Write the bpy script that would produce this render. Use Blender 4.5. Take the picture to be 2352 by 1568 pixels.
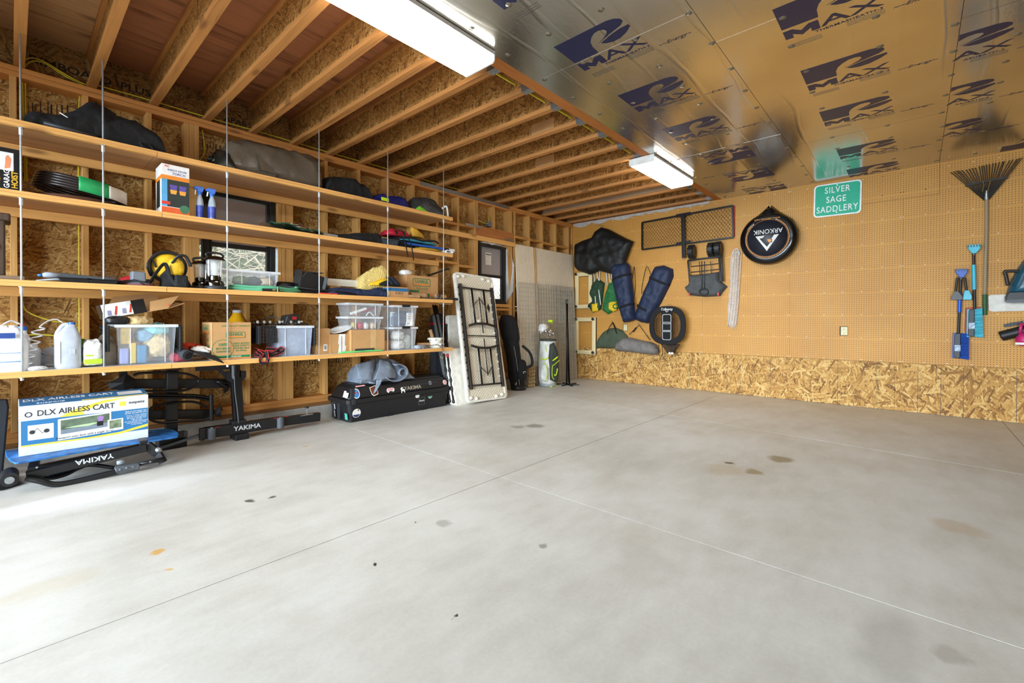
import bpy, bmesh, math, random
from mathutils import Vector, Matrix, noise, geometry
random.seed(7)
SC = bpy.context.scene
for o in list(bpy.data.objects): bpy.data.objects.remove(o, do_unlink=True)
COL = SC.collection
# ---------------------------------------------------------------- camera
FPX, U0, V0 = 1032.43, 1175.9, 743.59
YAW, PITCH, ROLL = 0.730974, -0.0075354, 0.0023535
CAM = Vector((5.068, -7.458, 1.1278))
_F = Vector((-math.sin(YAW)*math.cos(PITCH), math.cos(YAW)*math.cos(PITCH), math.sin(PITCH)))
_R0 = Vector((math.cos(YAW), math.sin(YAW), 0)); _U0 = _R0.cross(_F)
_R = math.cos(ROLL)*_R0 + math.sin(ROLL)*_U0; _U = -math.sin(ROLL)*_R0 + math.cos(ROLL)*_U0
cd = bpy.data.cameras.new('camera'); cam = bpy.data.objects.new('camera', cd); COL.objects.link(cam)
cd.sensor_width = 36; cd.lens = 36*FPX/2352; cd.shift_x = (1176-U0)/2352; cd.shift_y = (V0-784)/2352
cd.clip_start = 0.05; cd.clip_end = 100
cam.matrix_world = Matrix(((_R.x, _U.x, -_F.x, CAM.x), (_R.y, _U.y, -_F.y, CAM.y), (_R.z, _U.z, -_F.z, CAM.z), (0, 0, 0, 1)))
SC.camera = cam
# ---------------------------------------------------------------- light and exposure
SC.view_settings.view_transform = 'Standard'; SC.view_settings.look = 'None'
SC.view_settings.gamma = 1; SC.view_settings.use_curve_mapping = False
SC.view_settings.exposure = 0.12
W = bpy.data.worlds.new('overcast_sky'); SC.world = W; W.use_nodes = True
W.node_tree.nodes['Background'].inputs[0].default_value = (0.80, 0.90, 1.0, 1)
W.node_tree.nodes['Background'].inputs[1].default_value = 3.2
def area(name, loc, rot, sx, sy, power, col):
    l = bpy.data.lights.new(name, 'AREA'); l.shape = 'RECTANGLE'; l.size = sx; l.size_y = sy; l.energy = power; l.color = col
    o = bpy.data.objects.new(name, l); COL.objects.link(o); o.location = loc; o.rotation_euler = rot; return o
# daylight through the open garage doors behind the camera
area('door_daylight', (4.2, -19, 3.0), (math.radians(88), 0, 0), 15, 6.5, 7000, (0.74, 0.88, 1.0))
SC.cycles.max_bounces = 8; SC.cycles.diffuse_bounces = 5; SC.cycles.glossy_bounces = 4; SC.cycles.transmission_bounces = 6; SC.cycles.transparent_max_bounces = 16
SC.cycles.caustics_reflective = False; SC.cycles.caustics_refractive = False; SC.cycles.sample_clamp_indirect = 6
# ---------------------------------------------------------------- picking points on the room's own planes
def P(u, v, ax, c):
    d = _F + _R*((u-U0)/FPX) - _U*((v-V0)/FPX); i = 'xyz'.index(ax)
    return CAM + d*((c-CAM[i])/d[i])
def bw(u, v, d=0.0): return P(u, v, 'y', -d)           # on the pegboard wall, d proud of it
def lw(u, v, x=0.0): return P(u, v, 'x', x)            # on a plane parallel to the shelf wall
def hz(u, v, z=0.0): return P(u, v, 'z', z)            # on a level surface
# ---------------------------------------------------------------- materials
def srgb(h):
    if isinstance(h, str):
        h = h.lstrip('#'); c = [int(h[i:i+2], 16)/255 for i in (0, 2, 4)]
    else: c = h
    return tuple(x/12.92 if x <= .04045 else ((x+.055)/1.055)**2.4 for x in c)+(1,)
class NT:
    def __init__(s, name):
        s.m = bpy.data.materials.new(name); s.m.use_nodes = True; s.t = s.m.node_tree; s.n = s.t.nodes; s.b = s.n['Principled BSDF']
    def N(s, typ, **k):
        n = s.n.new(typ)
        for a, b in k.items():
            if a.startswith('_'): setattr(n, a[1:], b)
        return n
    def L(s, a, b): s.t.links.new(a, b)
    def math(s, op, a, b=0.0, c=None):
        n = s.n.new('ShaderNodeMath'); n.operation = op
        for i, x in enumerate((a, b, c)):
            if x is None: continue
            if hasattr(x, 'node'): s.L(x, n.inputs[i])
            else: n.inputs[i].default_value = x
        return n.outputs[0]
    def mix(s, f, a, b, mode='MIX'):
        n = s.n.new('ShaderNodeMix'); n.data_type = 'RGBA'; n.blend_type = mode
        for i, x in ((0, f), (6, a), (7, b)):
            if hasattr(x, 'node'): s.L(x, n.inputs[i])
            else: n.inputs[i].default_value = x
        return n.outputs[2]
    def ramp(s, f, stops):
        n = s.n.new('ShaderNodeValToRGB'); e = n.color_ramp.elements
        while len(e) < len(stops): e.new(.5)
        for k, (p, c) in enumerate(stops): e[k].position = p; e[k].color = c if len(c) == 4 else (*c, 1)
        s.L(f, n.inputs[0]); return n.outputs[0]
    def pos(s, scale=(1, 1, 1), rot=(0, 0, 0), loc=(0, 0, 0), src='world'):
        g = s.n.new('ShaderNodeNewGeometry').outputs['Position'] if src == 'world' else s.n.new('ShaderNodeTexCoord').outputs['Object']
        m = s.n.new('ShaderNodeMapping'); m.inputs['Scale'].default_value = scale; m.inputs['Rotation'].default_value = rot; m.inputs['Location'].default_value = loc
        s.L(g, m.inputs['Vector']); return m.outputs[0]
    def noise(s, vec, scale, detail=3, rough=.55, out=0):
        n = s.n.new('ShaderNodeTexNoise'); n.inputs['Scale'].default_value = scale; n.inputs['Detail'].default_value = detail; n.inputs['Roughness'].default_value = rough
        if vec is not None: s.L(vec, n.inputs['Vector'])
        return n.outputs[out]
    def bump(s, h, strength, dist):
        n = s.n.new('ShaderNodeBump'); n.inputs['Strength'].default_value = strength; n.inputs['Distance'].default_value = dist
        s.L(h, n.inputs['Height']); s.L(n.outputs[0], s.b.inputs['Normal']); return n
    def set(s, col=None, rough=None, metal=None, **k):
        for key, x in (('Base Color', col), ('Roughness', rough), ('Metallic', metal), *k.items()):
            if x is None: continue
            if hasattr(x, 'node'): s.L(x, s.b.inputs[key])
            else: s.b.inputs[key].default_value = x
        return s.m
MATS = {}
def mat(name, col, rough=.6, metal=0.0, var=.12, scale=14, bump=0.0, bscale=None, src='obj', **k):
    if name in MATS: return MATS[name]
    t = NT(name); c = srgb(col); v = t.pos(src=src)
    f = t.noise(v, scale, 4)
    a = tuple(x*(1-var) for x in c[:3])+(1,); b = tuple(min(1, x*(1+var)) for x in c[:3])+(1,)
    cc = t.mix(t.ramp(f, [(.3, (0, 0, 0)), (.7, (1, 1, 1))]), a, b)
    t.set(cc, rough, metal, **k)
    if bump: t.bump(t.noise(v, bscale or scale*6, 3), bump, .004)
    MATS[name] = t.m; return t.m
def fabric(name, col, rough=.85, wr=.5, sheen=.0, scale=9, **k):
    if name in MATS: return MATS[name]
    t = NT(name); c = srgb(col); v = t.pos(src='obj')
    f = t.noise(v, scale, 5, .6)
    cc = t.mix(t.ramp(f, [(.3, (0, 0, 0)), (.7, (1, 1, 1))]), tuple(x*.78 for x in c[:3])+(1,), tuple(min(1, x*1.2) for x in c[:3])+(1,))
    t.set(cc, rough, 0, **k); t.bump(t.math('SUBTRACT', t.noise(v, scale*2.2, 5, .65), t.math('ABSOLUTE', t.math('SUBTRACT', t.noise(v, scale*.9, 3, .6), .5))), min(1, wr*1.1), .02); MATS[name] = t.m; return t.m
def wood(name, c1, c2, axis, rough=.62, ring=1.0, knots=True, plane=None, kn=.085):
    if name in MATS: return MATS[name]
    t = NT(name); sc = {'x': (.9, 16, 16), 'y': (16, .9, 16), 'z': (16, 16, .9)}[axis]
    v = t.pos(sc); d = t.noise(t.pos((1.3, 1.3, 1.3)), 1.5, 2)
    g = t.noise(v, 2.2*ring, 6, .62); big = t.noise(t.pos(tuple(x*.25 for x in sc)), 1.3, 2)
    f = t.math('ADD', t.math('MULTIPLY', g, .75), t.math('MULTIPLY', big, .35))
    cc = t.ramp(f, [(.36, srgb(c2)), (.5, srgb(c1)), (.66, tuple(min(1, x*1.18) for x in srgb(c1)[:3]))])
    cc = t.mix(t.math('MULTIPLY', d, .35), cc, srgb(c2))
    if knots:
        pl = plane or {'x': 'xy', 'y': 'yz', 'z': 'yz'}[axis]; sp = t.N('ShaderNodeSeparateXYZ'); t.L(t.pos(tuple(.3 if c == axis else 1 for c in 'xyz')), sp.inputs[0])
        cb = t.N('ShaderNodeCombineXYZ'); t.L(sp.outputs['xyz'.index(pl[0])], cb.inputs[0]); t.L(sp.outputs['xyz'.index(pl[1])], cb.inputs[1])
        vo = t.N('ShaderNodeTexVoronoi', _voronoi_dimensions='2D'); vo.inputs['Scale'].default_value = 3.2; t.L(cb.outputs[0], vo.inputs['Vector'])
        k = t.ramp(vo.outputs['Distance'], [(kn*.35, (1, 1, 1)), (kn, (0, 0, 0))])
        cc = t.mix(t.math('MULTIPLY', k, .6), cc, srgb('#5a3416'))
    t.set(cc, rough); t.bump(g, .12, .003); MATS[name] = t.m; return t.m
def osb(name, normal, tint=(1, 1, 1), dark=1.0, along=0.0, k_=1.0):
    """strand board: three turned layers of stretched cells, the uppermost strand wins"""
    if name in MATS: return MATS[name]
    t = NT(name); best = None; bcol = None
    base = {'x': (0, math.radians(90), 0), 'y': (math.radians(90), 0, 0), 'z': (0, 0, 0)}[normal]
    flat = t.pos(rot=base)
    w = t.N('ShaderNodeTexNoise'); w.inputs['Scale'].default_value = 9; t.L(flat, w.inputs['Vector'])
    off = t.N('ShaderNodeVectorMath', _operation='MULTIPLY_ADD'); t.L(w.outputs['Color'], off.inputs[0]); off.inputs[1].default_value = (.008, .008, .008); t.L(flat, off.inputs[2])
    for k, (ang, sx, sy) in enumerate(((along+12, 9, 62), (along-38, 11, 70), (along+64, 10, 84), (along-80, 14, 100))):
        m = t.N('ShaderNodeMapping'); m.inputs['Rotation'].default_value = (0, 0, math.radians(ang)); t.L(off.outputs[0], m.inputs['Vector'])
        m2 = t.N('ShaderNodeMapping'); m2.inputs['Scale'].default_value = (sx*k_, sy*k_, 0); m2.inputs['Location'].default_value = (k*3.3, k*7.1, 0); t.L(m.outputs[0], m2.inputs['Vector'])
        vo = t.N('ShaderNodeTexVoronoi', _distance='CHEBYCHEV'); vo.inputs['Scale'].default_value = 1.0; t.L(m2.outputs[0], vo.inputs['Vector'])
        s = t.N('ShaderNodeSeparateColor'); t.L(vo.outputs['Color'], s.inputs[0])
        m3 = t.N('ShaderNodeMapping'); m3.inputs['Scale'].default_value = (5*k_, 130*k_, 1); t.L(m.outputs[0], m3.inputs['Vector']); gk = t.noise(m3.outputs[0], 1.0, 2, .6)
        cl = t.math('ADD', s.outputs[1], t.math('MULTIPLY', t.math('SUBTRACT', gk, .5), .7))
        if best is None: best, bcol = s.outputs[0], cl
        else:
            gt = t.math('GREATER_THAN', s.outputs[0], best)
            mx = t.N('ShaderNodeMix'); mx.data_type = 'FLOAT'; t.L(gt, mx.inputs[0]); t.L(bcol, mx.inputs[2]); t.L(cl, mx.inputs[3])
            best, bcol = t.math('MAXIMUM', s.outputs[0], best), mx.outputs[0]
    def c(h): x = srgb(h); return tuple(min(1, a*b*dark) for a, b in zip(x, tint))
    col = t.ramp(bcol, [(0, c('#6e4a1e')), (.14, c('#946a30')), (.42, c('#bd914b')), (.7, c('#d0a660')), (1, c('#e8ca88'))])
    grain = t.noise(t.pos((60, 60, 60), rot=base), 2.5, 4, .7)
    col = t.mix(t.ramp(grain, [(.38, (.55, .55, .55)), (.56, (0, 0, 0))]), col, tuple(x*dark for x in srgb('#7d5522')[:3])+(1,))
    t.set(col, .7); t.bump(best, .25, .003); MATS[name] = t.m; return t.m
def glass(name, col=(1, 1, 1), alpha=.25, rough=.05):
    if name in MATS: return MATS[name]
    t = NT(name); v = t.pos(src='obj'); f = t.noise(v, 30, 3)
    t.set(srgb(col), rough, 0, **{'Alpha': t.math('ADD', t.math('MULTIPLY', f, alpha*.5), alpha*.75)}); MATS[name] = t.m; return t.m
def emit(name, col, s):
    t = NT(name); t.set((.9, .9, .9, 1), .5, 0, **{'Emission Color': (*col, 1), 'Emission Strength': s}); return t.m
# ---------------------------------------------------------------- mesh helpers
ORDER = []
class G:
    """collects shapes and links them as ONE mesh object"""
    def __init__(s): s.v = []; s.f = []
    def add(s, v, f):
        n = len(s.v); s.v += [Vector(x) for x in v]; s.f += [tuple(i+n for i in q) for q in f]; return s
    def box(s, x0, x1, y0, y1, z0, z1):
        return s.add([(x, y, z) for z in (z0, z1) for y in (y0, y1) for x in (x0, x1)], [(0, 2, 3, 1), (4, 5, 7, 6), (0, 1, 5, 4), (2, 6, 7, 3), (0, 4, 6, 2), (1, 3, 7, 5)])
    def bar(s, p, q, w, h, up=(0, 0, 1)):
        """rectangular bar from p to q, w across, h along up"""
        p, q = Vector(p), Vector(q); d = (q-p).normalized(); up = Vector(up); r = d.cross(up)
        if r.length < 1e-4: r = d.cross(Vector((1, 0, 0)))
        r.normalize(); u = r.cross(d); vs = []
        for e in (p, q):
            for a, b in ((-1, -1), (1, -1), (1, 1), (-1, 1)): vs.append(e+r*(a*w/2)+u*(b*h/2))
        return s.add(vs, [(0, 1, 2, 3), (7, 6, 5, 4), (0, 4, 5, 1), (1, 5, 6, 2), (2, 6, 7, 3), (3, 7, 4, 0)])
    def tube(s, pts, r, n=8, closed=False, flat=None, up=None):
        pts = [Vector(p) for p in pts]; N = len(pts); vs = []; fs = []
        rr = r if isinstance(r, (list, tuple)) else [r]*N
        prev = None
        for i, p in enumerate(pts):
            d = (pts[(i+1) % N]-pts[i-1]) if closed else (pts[min(i+1, N-1)]-pts[max(i-1, 0)])
            if d.length < 1e-9: d = Vector((0, 0, 1))
            d.normalize()
            if prev is None:
                a = Vector(up) if up else Vector((0, 0, 1))
                if abs(d.dot(a)) > .95: a = Vector((1, 0, 0))
                prev = a
            x = prev - d*prev.dot(d)
            if x.length < 1e-6: x = d.orthogonal()
            x.normalize(); y = d.cross(x); prev = x
            for k in range(n):
                t = 2*math.pi*k/n; c, q = math.cos(t), math.sin(t)
                fa, fb = flat if flat else (1, 1)
                vs.append(p + x*(c*rr[i]*fa) + y*(q*rr[i]*fb))
        M = N if closed else N-1
        for i in range(M):
            for k in range(n):
                a = i*n+k; b = i*n+(k+1) % n; c = ((i+1) % N)*n+(k+1) % n; d = ((i+1) % N)*n+k
                fs.append((a, b, c, d))
        if not closed: fs += [tuple(range(n))[::-1], tuple((N-1)*n+k for k in range(n))]
        return s.add(vs, fs)
    def cyl(s, p, q, r, r2=None, n=16): return s.tube([p, q], [r, r if r2 is None else r2], n)
    def lathe(s, prof, c=(0, 0, 0), n=24, sx=1, sy=1, cap=True, M=None):
        vs = []; fs = []; c = Vector(c)
        for r, z in prof:
            for k in range(n):
                t = 2*math.pi*k/n; p = Vector((r*math.cos(t)*sx, r*math.sin(t)*sy, z))
                vs.append((M @ p if M else p)+c)
        for i in range(len(prof)-1):
            for k in range(n): fs.append((i*n+k, i*n+(k+1) % n, (i+1)*n+(k+1) % n, (i+1)*n+k))
        if cap: fs += [tuple(range(n))[::-1], tuple((len(prof)-1)*n+k for k in range(n))]
        return s.add(vs, fs)
    def prism(s, pts, d0, d1, plane='yz'):
        """outline extruded: plane 'yz' along x, 'xz' along y, 'xy' along z"""
        def m(a, b, d): return {'yz': (d, a, b), 'xz': (a, d, b), 'xy': (a, b, d)}[plane]
        n = len(pts); vs = [m(a, b, d0) for a, b in pts]+[m(a, b, d1) for a, b in pts]
        fs = [tuple(range(n))[::-1], tuple(range(n, 2*n))]+[(i, (i+1) % n, (i+1) % n+n, i+n) for i in range(n)]
        return s.add(vs, fs)
    def ring(s, outer, inner, d0, d1, plane='yz'):
        def m(a, b, d): return {'yz': (d, a, b), 'xz': (a, d, b), 'xy': (a, b, d)}[plane]
        n = len(outer); vs = [m(*p, d) for d in (d0, d1) for L in (outer, inner) for p in L]; fs = []
        for i in range(n):
            j = (i+1) % n
            fs += [(i, j, n+j, n+i), (2*n+i, 3*n+i, 3*n+j, 2*n+j), (i, 2*n+i, 2*n+j, j), (n+i, n+j, 3*n+j, 3*n+i)]
        return s.add(vs, fs)
    def blob(s, c, size, seed=0, amp=.1, freq=3, nu=32, nv=20, p=.8, flat=True, fn=None):
        """soft lump: superellipsoid with folds, flattened where it lies"""
        c = Vector(c); sx, sy, sz = size; vs = []; fs = []
        def sp(x): return math.copysign(abs(x)**p, x)
        for j in range(nv+1):
            ph = -math.pi/2+math.pi*j/nv
            for i in range(nu):
                t = 2*math.pi*i/nu
                q = Vector((sp(math.cos(ph))*sp(math.cos(t)), sp(math.cos(ph))*sp(math.sin(t)), sp(math.sin(ph))))
                w = 1+amp*(noise.noise(q*freq+Vector((seed*3.7, seed*1.3, 0)))+.5*noise.noise(q*freq*2.3+Vector((seed, 9, 0))))
                q = q*w
                if fn: q = fn(q)
                z = q.z*sz/2
                if flat: z = max(z, -sz/2*.86)
                vs.append(c+Vector((q.x*sx/2, q.y*sy/2, z)))
        for j in range(nv):
            for i in range(nu): fs.append((j*nu+i, j*nu+(i+1) % nu, (j+1)*nu+(i+1) % nu, (j+1)*nu+i))
        return s.add(vs, fs)
    def pillow(s, outline, T, r, m, step=.03, amp=.0, freq=9, seed=0, back=True, prof=None, sub=None):
        """puffed sheet with the given outline; m(a,b,w) places it, w is height off its back"""
        ol = [Vector(p[:2]) for p in outline]; pts = []
        n0 = len(ol)
        for i in range(n0):
            a, b = ol[i], ol[(i+1) % n0]; k = max(1, int((b-a).length/step))
            for j in range(k): pts.append(a+(b-a)*(j/k))
        nb = len(pts); xs = [p.x for p in ol]; ys = [p.y for p in ol]
        def dist(q):
            d = 9
            for i in range(n0):
                a, b = ol[i], ol[(i+1) % n0]; ab = b-a; t = max(0, min(1, (q-a).dot(ab)/max(ab.dot(ab), 1e-12))); d = min(d, (q-(a+ab*t)).length)
            return d
        def inside(q):
            c = False; j = n0-1
            for i in range(n0):
                if (ol[i].y > q.y) != (ol[j].y > q.y) and q.x < (ol[j].x-ol[i].x)*(q.y-ol[i].y)/(ol[j].y-ol[i].y)+ol[i].x: c = not c
                j = i
            return c
        y = min(ys)+step*.5; row = 0
        while y < max(ys):
            x = min(xs)+step*(.5 if row % 2 else .0)
            while x < max(xs):
                q = Vector((x, y))
                if inside(q) and dist(q) > step*.5: pts.append(q)
                x += step
            y += step*.87; row += 1
        res = geometry.delaunay_2d_cdt([Vector(q) for q in pts], [(i, (i+1) % nb) for i in range(nb)], [], 1, 1e-6)
        V2, F2 = res[0], res[2]; vs = []; H = []
        for q in V2:
            d = dist(q); k = min(1, d/r); h = T*(math.sqrt(max(0, 1-(1-k)**2)))
            if prof: h *= prof(q.x, q.y)
            if amp and d > 1e-4:
                h += amp*min(1, d/(r*.6))*(noise.noise(Vector((q.x*freq, q.y*freq, seed)))+.6*noise.noise(Vector((q.x*freq*2.1, q.y*freq*2.1, seed+5))))
            H.append(max(h, .0015))
        n = len(V2); vs = [m(q.x, q.y, H[i]) for i, q in enumerate(V2)]; fs = [tuple(f) for f in F2]
        if back:
            vs += [m(q.x, q.y, 0) for q in V2]; fs += [tuple(i+n for i in reversed(f)) for f in F2]
            ed = {}
            for f in F2:
                for i in range(len(f)):
                    e = (f[i], f[(i+1) % len(f)]); ed[e] = 1
            for a, b in list(ed):
                if (b, a) not in ed: fs.append((b, a, a+n, b+n))
        return s.add(vs, fs)
    def sheet(s, fn, nu, nv, closed=False):
        vs = [fn(i/nu, j/nv) for j in range(nv+1) for i in range(nu+(0 if closed else 1))]; w = nu+(0 if closed else 1); fs = []
        for j in range(nv):
            for i in range(nu): fs.append((j*w+i, j*w+(i+1) % w, (j+1)*w+(i+1) % w, (j+1)*w+i))
        return s.add(vs, fs)
    def o(s, name, m, parent=None, smooth=False, bev=0, world=False, label=None, thick=0, sub=0, ang=None, kind=None):
        me = bpy.data.meshes.new(name); sh = parent.location if (world and parent) else Vector((0, 0, 0))
        me.from_pydata([v-sh for v in s.v], [], s.f); me.update()
        b = bmesh.new(); b.from_mesh(me); bmesh.ops.recalc_face_normals(b, faces=b.faces); b.to_mesh(me); b.free()
        if smooth:
            for p in me.polygons: p.use_smooth = True
            if ang: me.set_sharp_from_angle(angle=math.radians(ang))
        me.materials.append(m)
        o = bpy.data.objects.new(name, me); COL.objects.link(o)
        if parent: o.parent = parent
        if thick: q = o.modifiers.new('s', 'SOLIDIFY'); q.thickness = thick; q.offset = 0
        if bev: q = o.modifiers.new('b', 'BEVEL'); q.width = bev; q.segments = 2; q.limit_method = 'ANGLE'; q.angle_limit = math.radians(40)
        if sub: q = o.modifiers.new('u', 'SUBSURF'); q.levels = sub; q.render_levels = sub
        if label: o['label'] = label
        if kind: o['kind'] = kind
        ORDER.append(o); return o
def thing(name, label, cat, loc=(0, 0, 0), rz=0.0, group=None, rot=None):
    o = bpy.data.objects.new(name, None); COL.objects.link(o); o.location = loc; o.rotation_euler = rot or (0, 0, rz)
    o.empty_display_size = .1; o['label'] = label; o['category'] = cat
    if group: o['group'] = group
    return o
def tag(o, label, cat, group=None):
    o['label'] = label; o['category'] = cat
    if group: o['group'] = group
    return o
def struct(name, label=None, loc=(0, 0, 0)):
    o = bpy.data.objects.new(name, None); COL.objects.link(o); o.location = loc; o['kind'] = 'structure'; o['label'] = label or name; return o
def cp(o, loc, parent=None):
    c = o.copy(); COL.objects.link(c); c.location = loc; c.parent = parent or o.parent; return c
def text(body, size, name, m, parent, M, bold=0.0, sx=1.0, shear=0.0, align='CENTER', ext=.0004, sp=1.0, label=None):
    """flat lettering in the local plane of M (x right, y up, z out)"""
    cu = bpy.data.curves.new('t', 'FONT'); cu.body = body; cu.size = size; cu.offset = bold*size; cu.align_x = align; cu.align_y = 'CENTER'; cu.shear = shear; cu.extrude = ext; cu.space_character = sp; cu.resolution_u = 3
    to = bpy.data.objects.new('t', cu); COL.objects.link(to)
    dg = bpy.context.evaluated_depsgraph_get(); me = bpy.data.meshes.new_from_object(to.evaluated_get(dg)); bpy.data.objects.remove(to, do_unlink=True); bpy.data.curves.remove(cu)
    me.transform(Matrix.Diagonal((sx, 1, 1, 1))); me.transform(M); me.materials.clear(); me.materials.append(m); me.name = name
    o = bpy.data.objects.new(name, me); COL.objects.link(o); o.parent = parent; ORDER.append(o)
    if label: o['label'] = label
    return o
def frame(o, x, y):
    """matrix whose local x,y run along the given vectors"""
    x = Vector(x).normalized(); y = Vector(y).normalized(); z = x.cross(y).normalized(); y = z.cross(x); o = Vector(o)
    return Matrix(((x.x, y.x, z.x, o.x), (x.y, y.y, z.y, o.y), (x.z, y.z, z.z, o.z), (0, 0, 0, 1)))
def rrect(w, h, r, n=5, cx=0, cy=0):
    out = []
    for sx, sy, a0 in ((1, 1, 0), (-1, 1, 90), (-1, -1, 180), (1, -1, 270)):
        for k in range(n+1):
            a = math.radians(a0+90*k/n); out.append((cx+sx*(w/2-r)+r*math.cos(a), cy+sy*(h/2-r)+r*math.sin(a)))
    return out
def spline(pts, n=8, closed=False):
    pts = [Vector(p) for p in pts]; N = len(pts); out = []
    for i in range(N if closed else N-1):
        p0, p1, p2, p3 = (pts[(i+k) % N] if closed else pts[max(0, min(N-1, i+k))] for k in (-1, 0, 1, 2))
        for j in range(n):
            t = j/n; out.append(.5*((2*p1)+(p2-p0)*t+(2*p0-5*p1+4*p2-p3)*t*t+(3*p1-p0-3*p2+p3)*t**3))
    if not closed: out.append(pts[-1])
    return out
# ================================================================= the garage itself
M_OSBL = osb('osb_wall_sheathing', 'x', dark=.84, along=20)
M_OSBB = osb('osb_back_wall', 'y', tint=(1.05, .97, .86), along=0, k_=.66)
M_OSBJ = osb('osb_joist_web', 'y', tint=(1.0, .82, .66), dark=.85, along=75)
M_STUD = wood('stud_lumber', '#cb9a58', '#a57638', 'z')
M_PLATE = wood('plate_lumber', '#c98a48', '#9c6228', 'y')
M_BLK = wood('block_lumber', '#d09850', '#a8702e', 'y')
M_JOIST = wood('joist_flange', '#b87e42', '#895626', 'x')
M_BEAM = wood('beam_lvl', '#b5702f', '#8a4e1c', 'y', ring=1.6, knots=False)
M_PLY = wood('plywood_subfloor', '#ac7049', '#7d492a', 'y', ring=.7, plane='xy', kn=.14)
M_PLYL = wood('plywood_pale', '#c09465', '#9a6c40', 'y', ring=.7, plane='xy', kn=.14)
M_SHELF = wood('shelf_edge', '#e2ab62', '#c08540', 'y')
M_DECK = wood('shelf_deck', '#bb8b5c', '#94653a', 'y', ring=.6, knots=False)
M_DECKTOP = mat('shelf_paint', '#dcdcd8', .6, src='world', var=.06)
M_TREAT = wood('treated_sill', '#8a5c30', '#5f3c1c', 'y')
M_STEEL = mat('galvanised', '#a9b0b4', .35, .9, var=.2, scale=40)
M_ROD = mat('rod_zinc', '#c3c9cd', .4, .35, var=.1, scale=40)
M_CURB = mat('curb_concrete', '#a7a29a', .9, var=.18, scale=9, bump=.4, bscale=60, src='world')
M_WHITE = mat('white_plastic', '#e9e9e6', .45)
M_BLACK = mat('black_plastic', '#17181a', .45)
M_BLKM = mat('black_metal', '#141416', .38, .3)
M_DGREY = mat('dark_grey', '#33363a', .5)
M_INK = mat('blue_black_ink', '#0f1a48', .4, var=.03)
M_YEL = mat('yellow_cable', '#d5c52e', .5)
M_CARD = mat('cardboard', '#c1935f', .85, var=.07, scale=8, bump=.08, bscale=90)
M_CHROME = mat('chrome', '#d8dadc', .12, 1.0, var=.04)
# ---- concrete floor
def concrete():
    t = NT('concrete_floor'); v = t.pos()
    a = t.noise(v, 1.1, 5, .6); b = t.noise(t.pos((3, 1.2, 1)), 2.4, 6, .65); c = t.noise(v, 60, 3, .6)
    f = t.math('ADD', t.math('MULTIPLY', a, .55), t.math('ADD', t.math('MULTIPLY', b, .35), t.math('MULTIPLY', c, .14)))
    col = t.ramp(f, [(.3, srgb('#b5afa3')), (.48, srgb('#cbc7bd')), (.6, srgb('#d7d4cc')), (.75, srgb('#e0ded8'))])
    w = t.N('ShaderNodeTexNoise'); w.inputs['Scale'].default_value = 7; w.inputs['Detail'].default_value = 4; t.L(v, w.inputs['Vector'])
    ad = t.N('ShaderNodeVectorMath', _operation='MULTIPLY_ADD'); t.L(w.outputs['Color'], ad.inputs[0]); ad.inputs[1].default_value = (.16, .16, 0); t.L(v, ad.inputs[2])
    spots = [((125, 1155), .16, '#f2f2f0', .75, .45), ((300, 1130), .2, '#ecebe8', .5, .4), ((1230, 978), .10, '#7b7264', .7, 1), ((1190, 980), .08, '#857b6b', .6, 1),
             ((1795, 1055), .10, '#8a7a5a', .8, 1), ((1665, 1078), .16, '#b8a47c', .4, 1), ((1730, 1083), .06, '#8d7748', .7, 1), ((1680, 1064), .03, '#4c3c20', .9, 1), ((578, 1150), .035, '#4f4d4a', .9, 1),
             ((628, 1140), .03, '#55524d', .9, 1), ((366, 1268), .035, '#cf9d4e', .9, 1), ((390, 1306), .02, '#d2a765', .8, 1), ((1485, 1290), .12, '#b4b0a5', .4, 1),
             ((1020, 1200), .05, '#96938a', .6, 1), ((855, 1291), .012, '#33312e', 1, 1), ((1043, 1416), .01, '#3a3835', 1, 1), ((2040, 1480), .10, '#9c9892', .3, .4), ((2180, 1505), .05, '#8c8478', .4, 1),
             ((2200, 1210), .12, '#b59a70', .4, 1), ((1250, 1250), .03, '#6a675f', .6, 1), ((100, 1350), .10, '#c9b48c', .25, .5), ((700, 1025), .03, '#c7a468', .6, 1), ((960, 1197), .008, '#222222', 1, 1)]
    for (u, vv), r, cc, st, asp in spots:
        p = hz(u, vv); mp = t.N('ShaderNodeVectorMath', _operation='SUBTRACT'); t.L(ad.outputs[0], mp.inputs[0]); mp.inputs[1].default_value = (p.x+.08, p.y+.08, 0)
        sc = t.N('ShaderNodeVectorMath', _operation='MULTIPLY'); t.L(mp.outputs[0], sc.inputs[0]); sc.inputs[1].default_value = (1, asp, 0)
        ln = t.N('ShaderNodeVectorMath', _operation='LENGTH'); t.L(sc.outputs[0], ln.inputs[0])
        k = t.ramp(t.math('DIVIDE', ln.outputs['Value'], r*2), [(.3, (st, st, st)), (.55, (0, 0, 0))])
        col = t.mix(k, col, srgb(cc))
    t.set(col, t.math('ADD', t.math('MULTIPLY', a, .25), .38)); t.bump(t.math('ADD', b, t.math('MULTIPLY', c, .5)), .1, .004); return t.m
M_FLOOR = concrete()
fl = struct('floor', 'pale concrete garage floor with saw-cut joints')
G().box(-.3, 7.6, -9.3, .3, -.12, -.012).o('joint_bed', mat('joint_grey', '#57534c', .9), fl)
def yj(y0, y1, x): return y0+(y1-y0)*(x/5.7)
XJ = [-.2, 2.845, 5.81, 7.5]; YJ = [(-9.25, -9.25), (-5.08, -5.135), (-1.90, -2.48), (.02, .02)]
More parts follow.
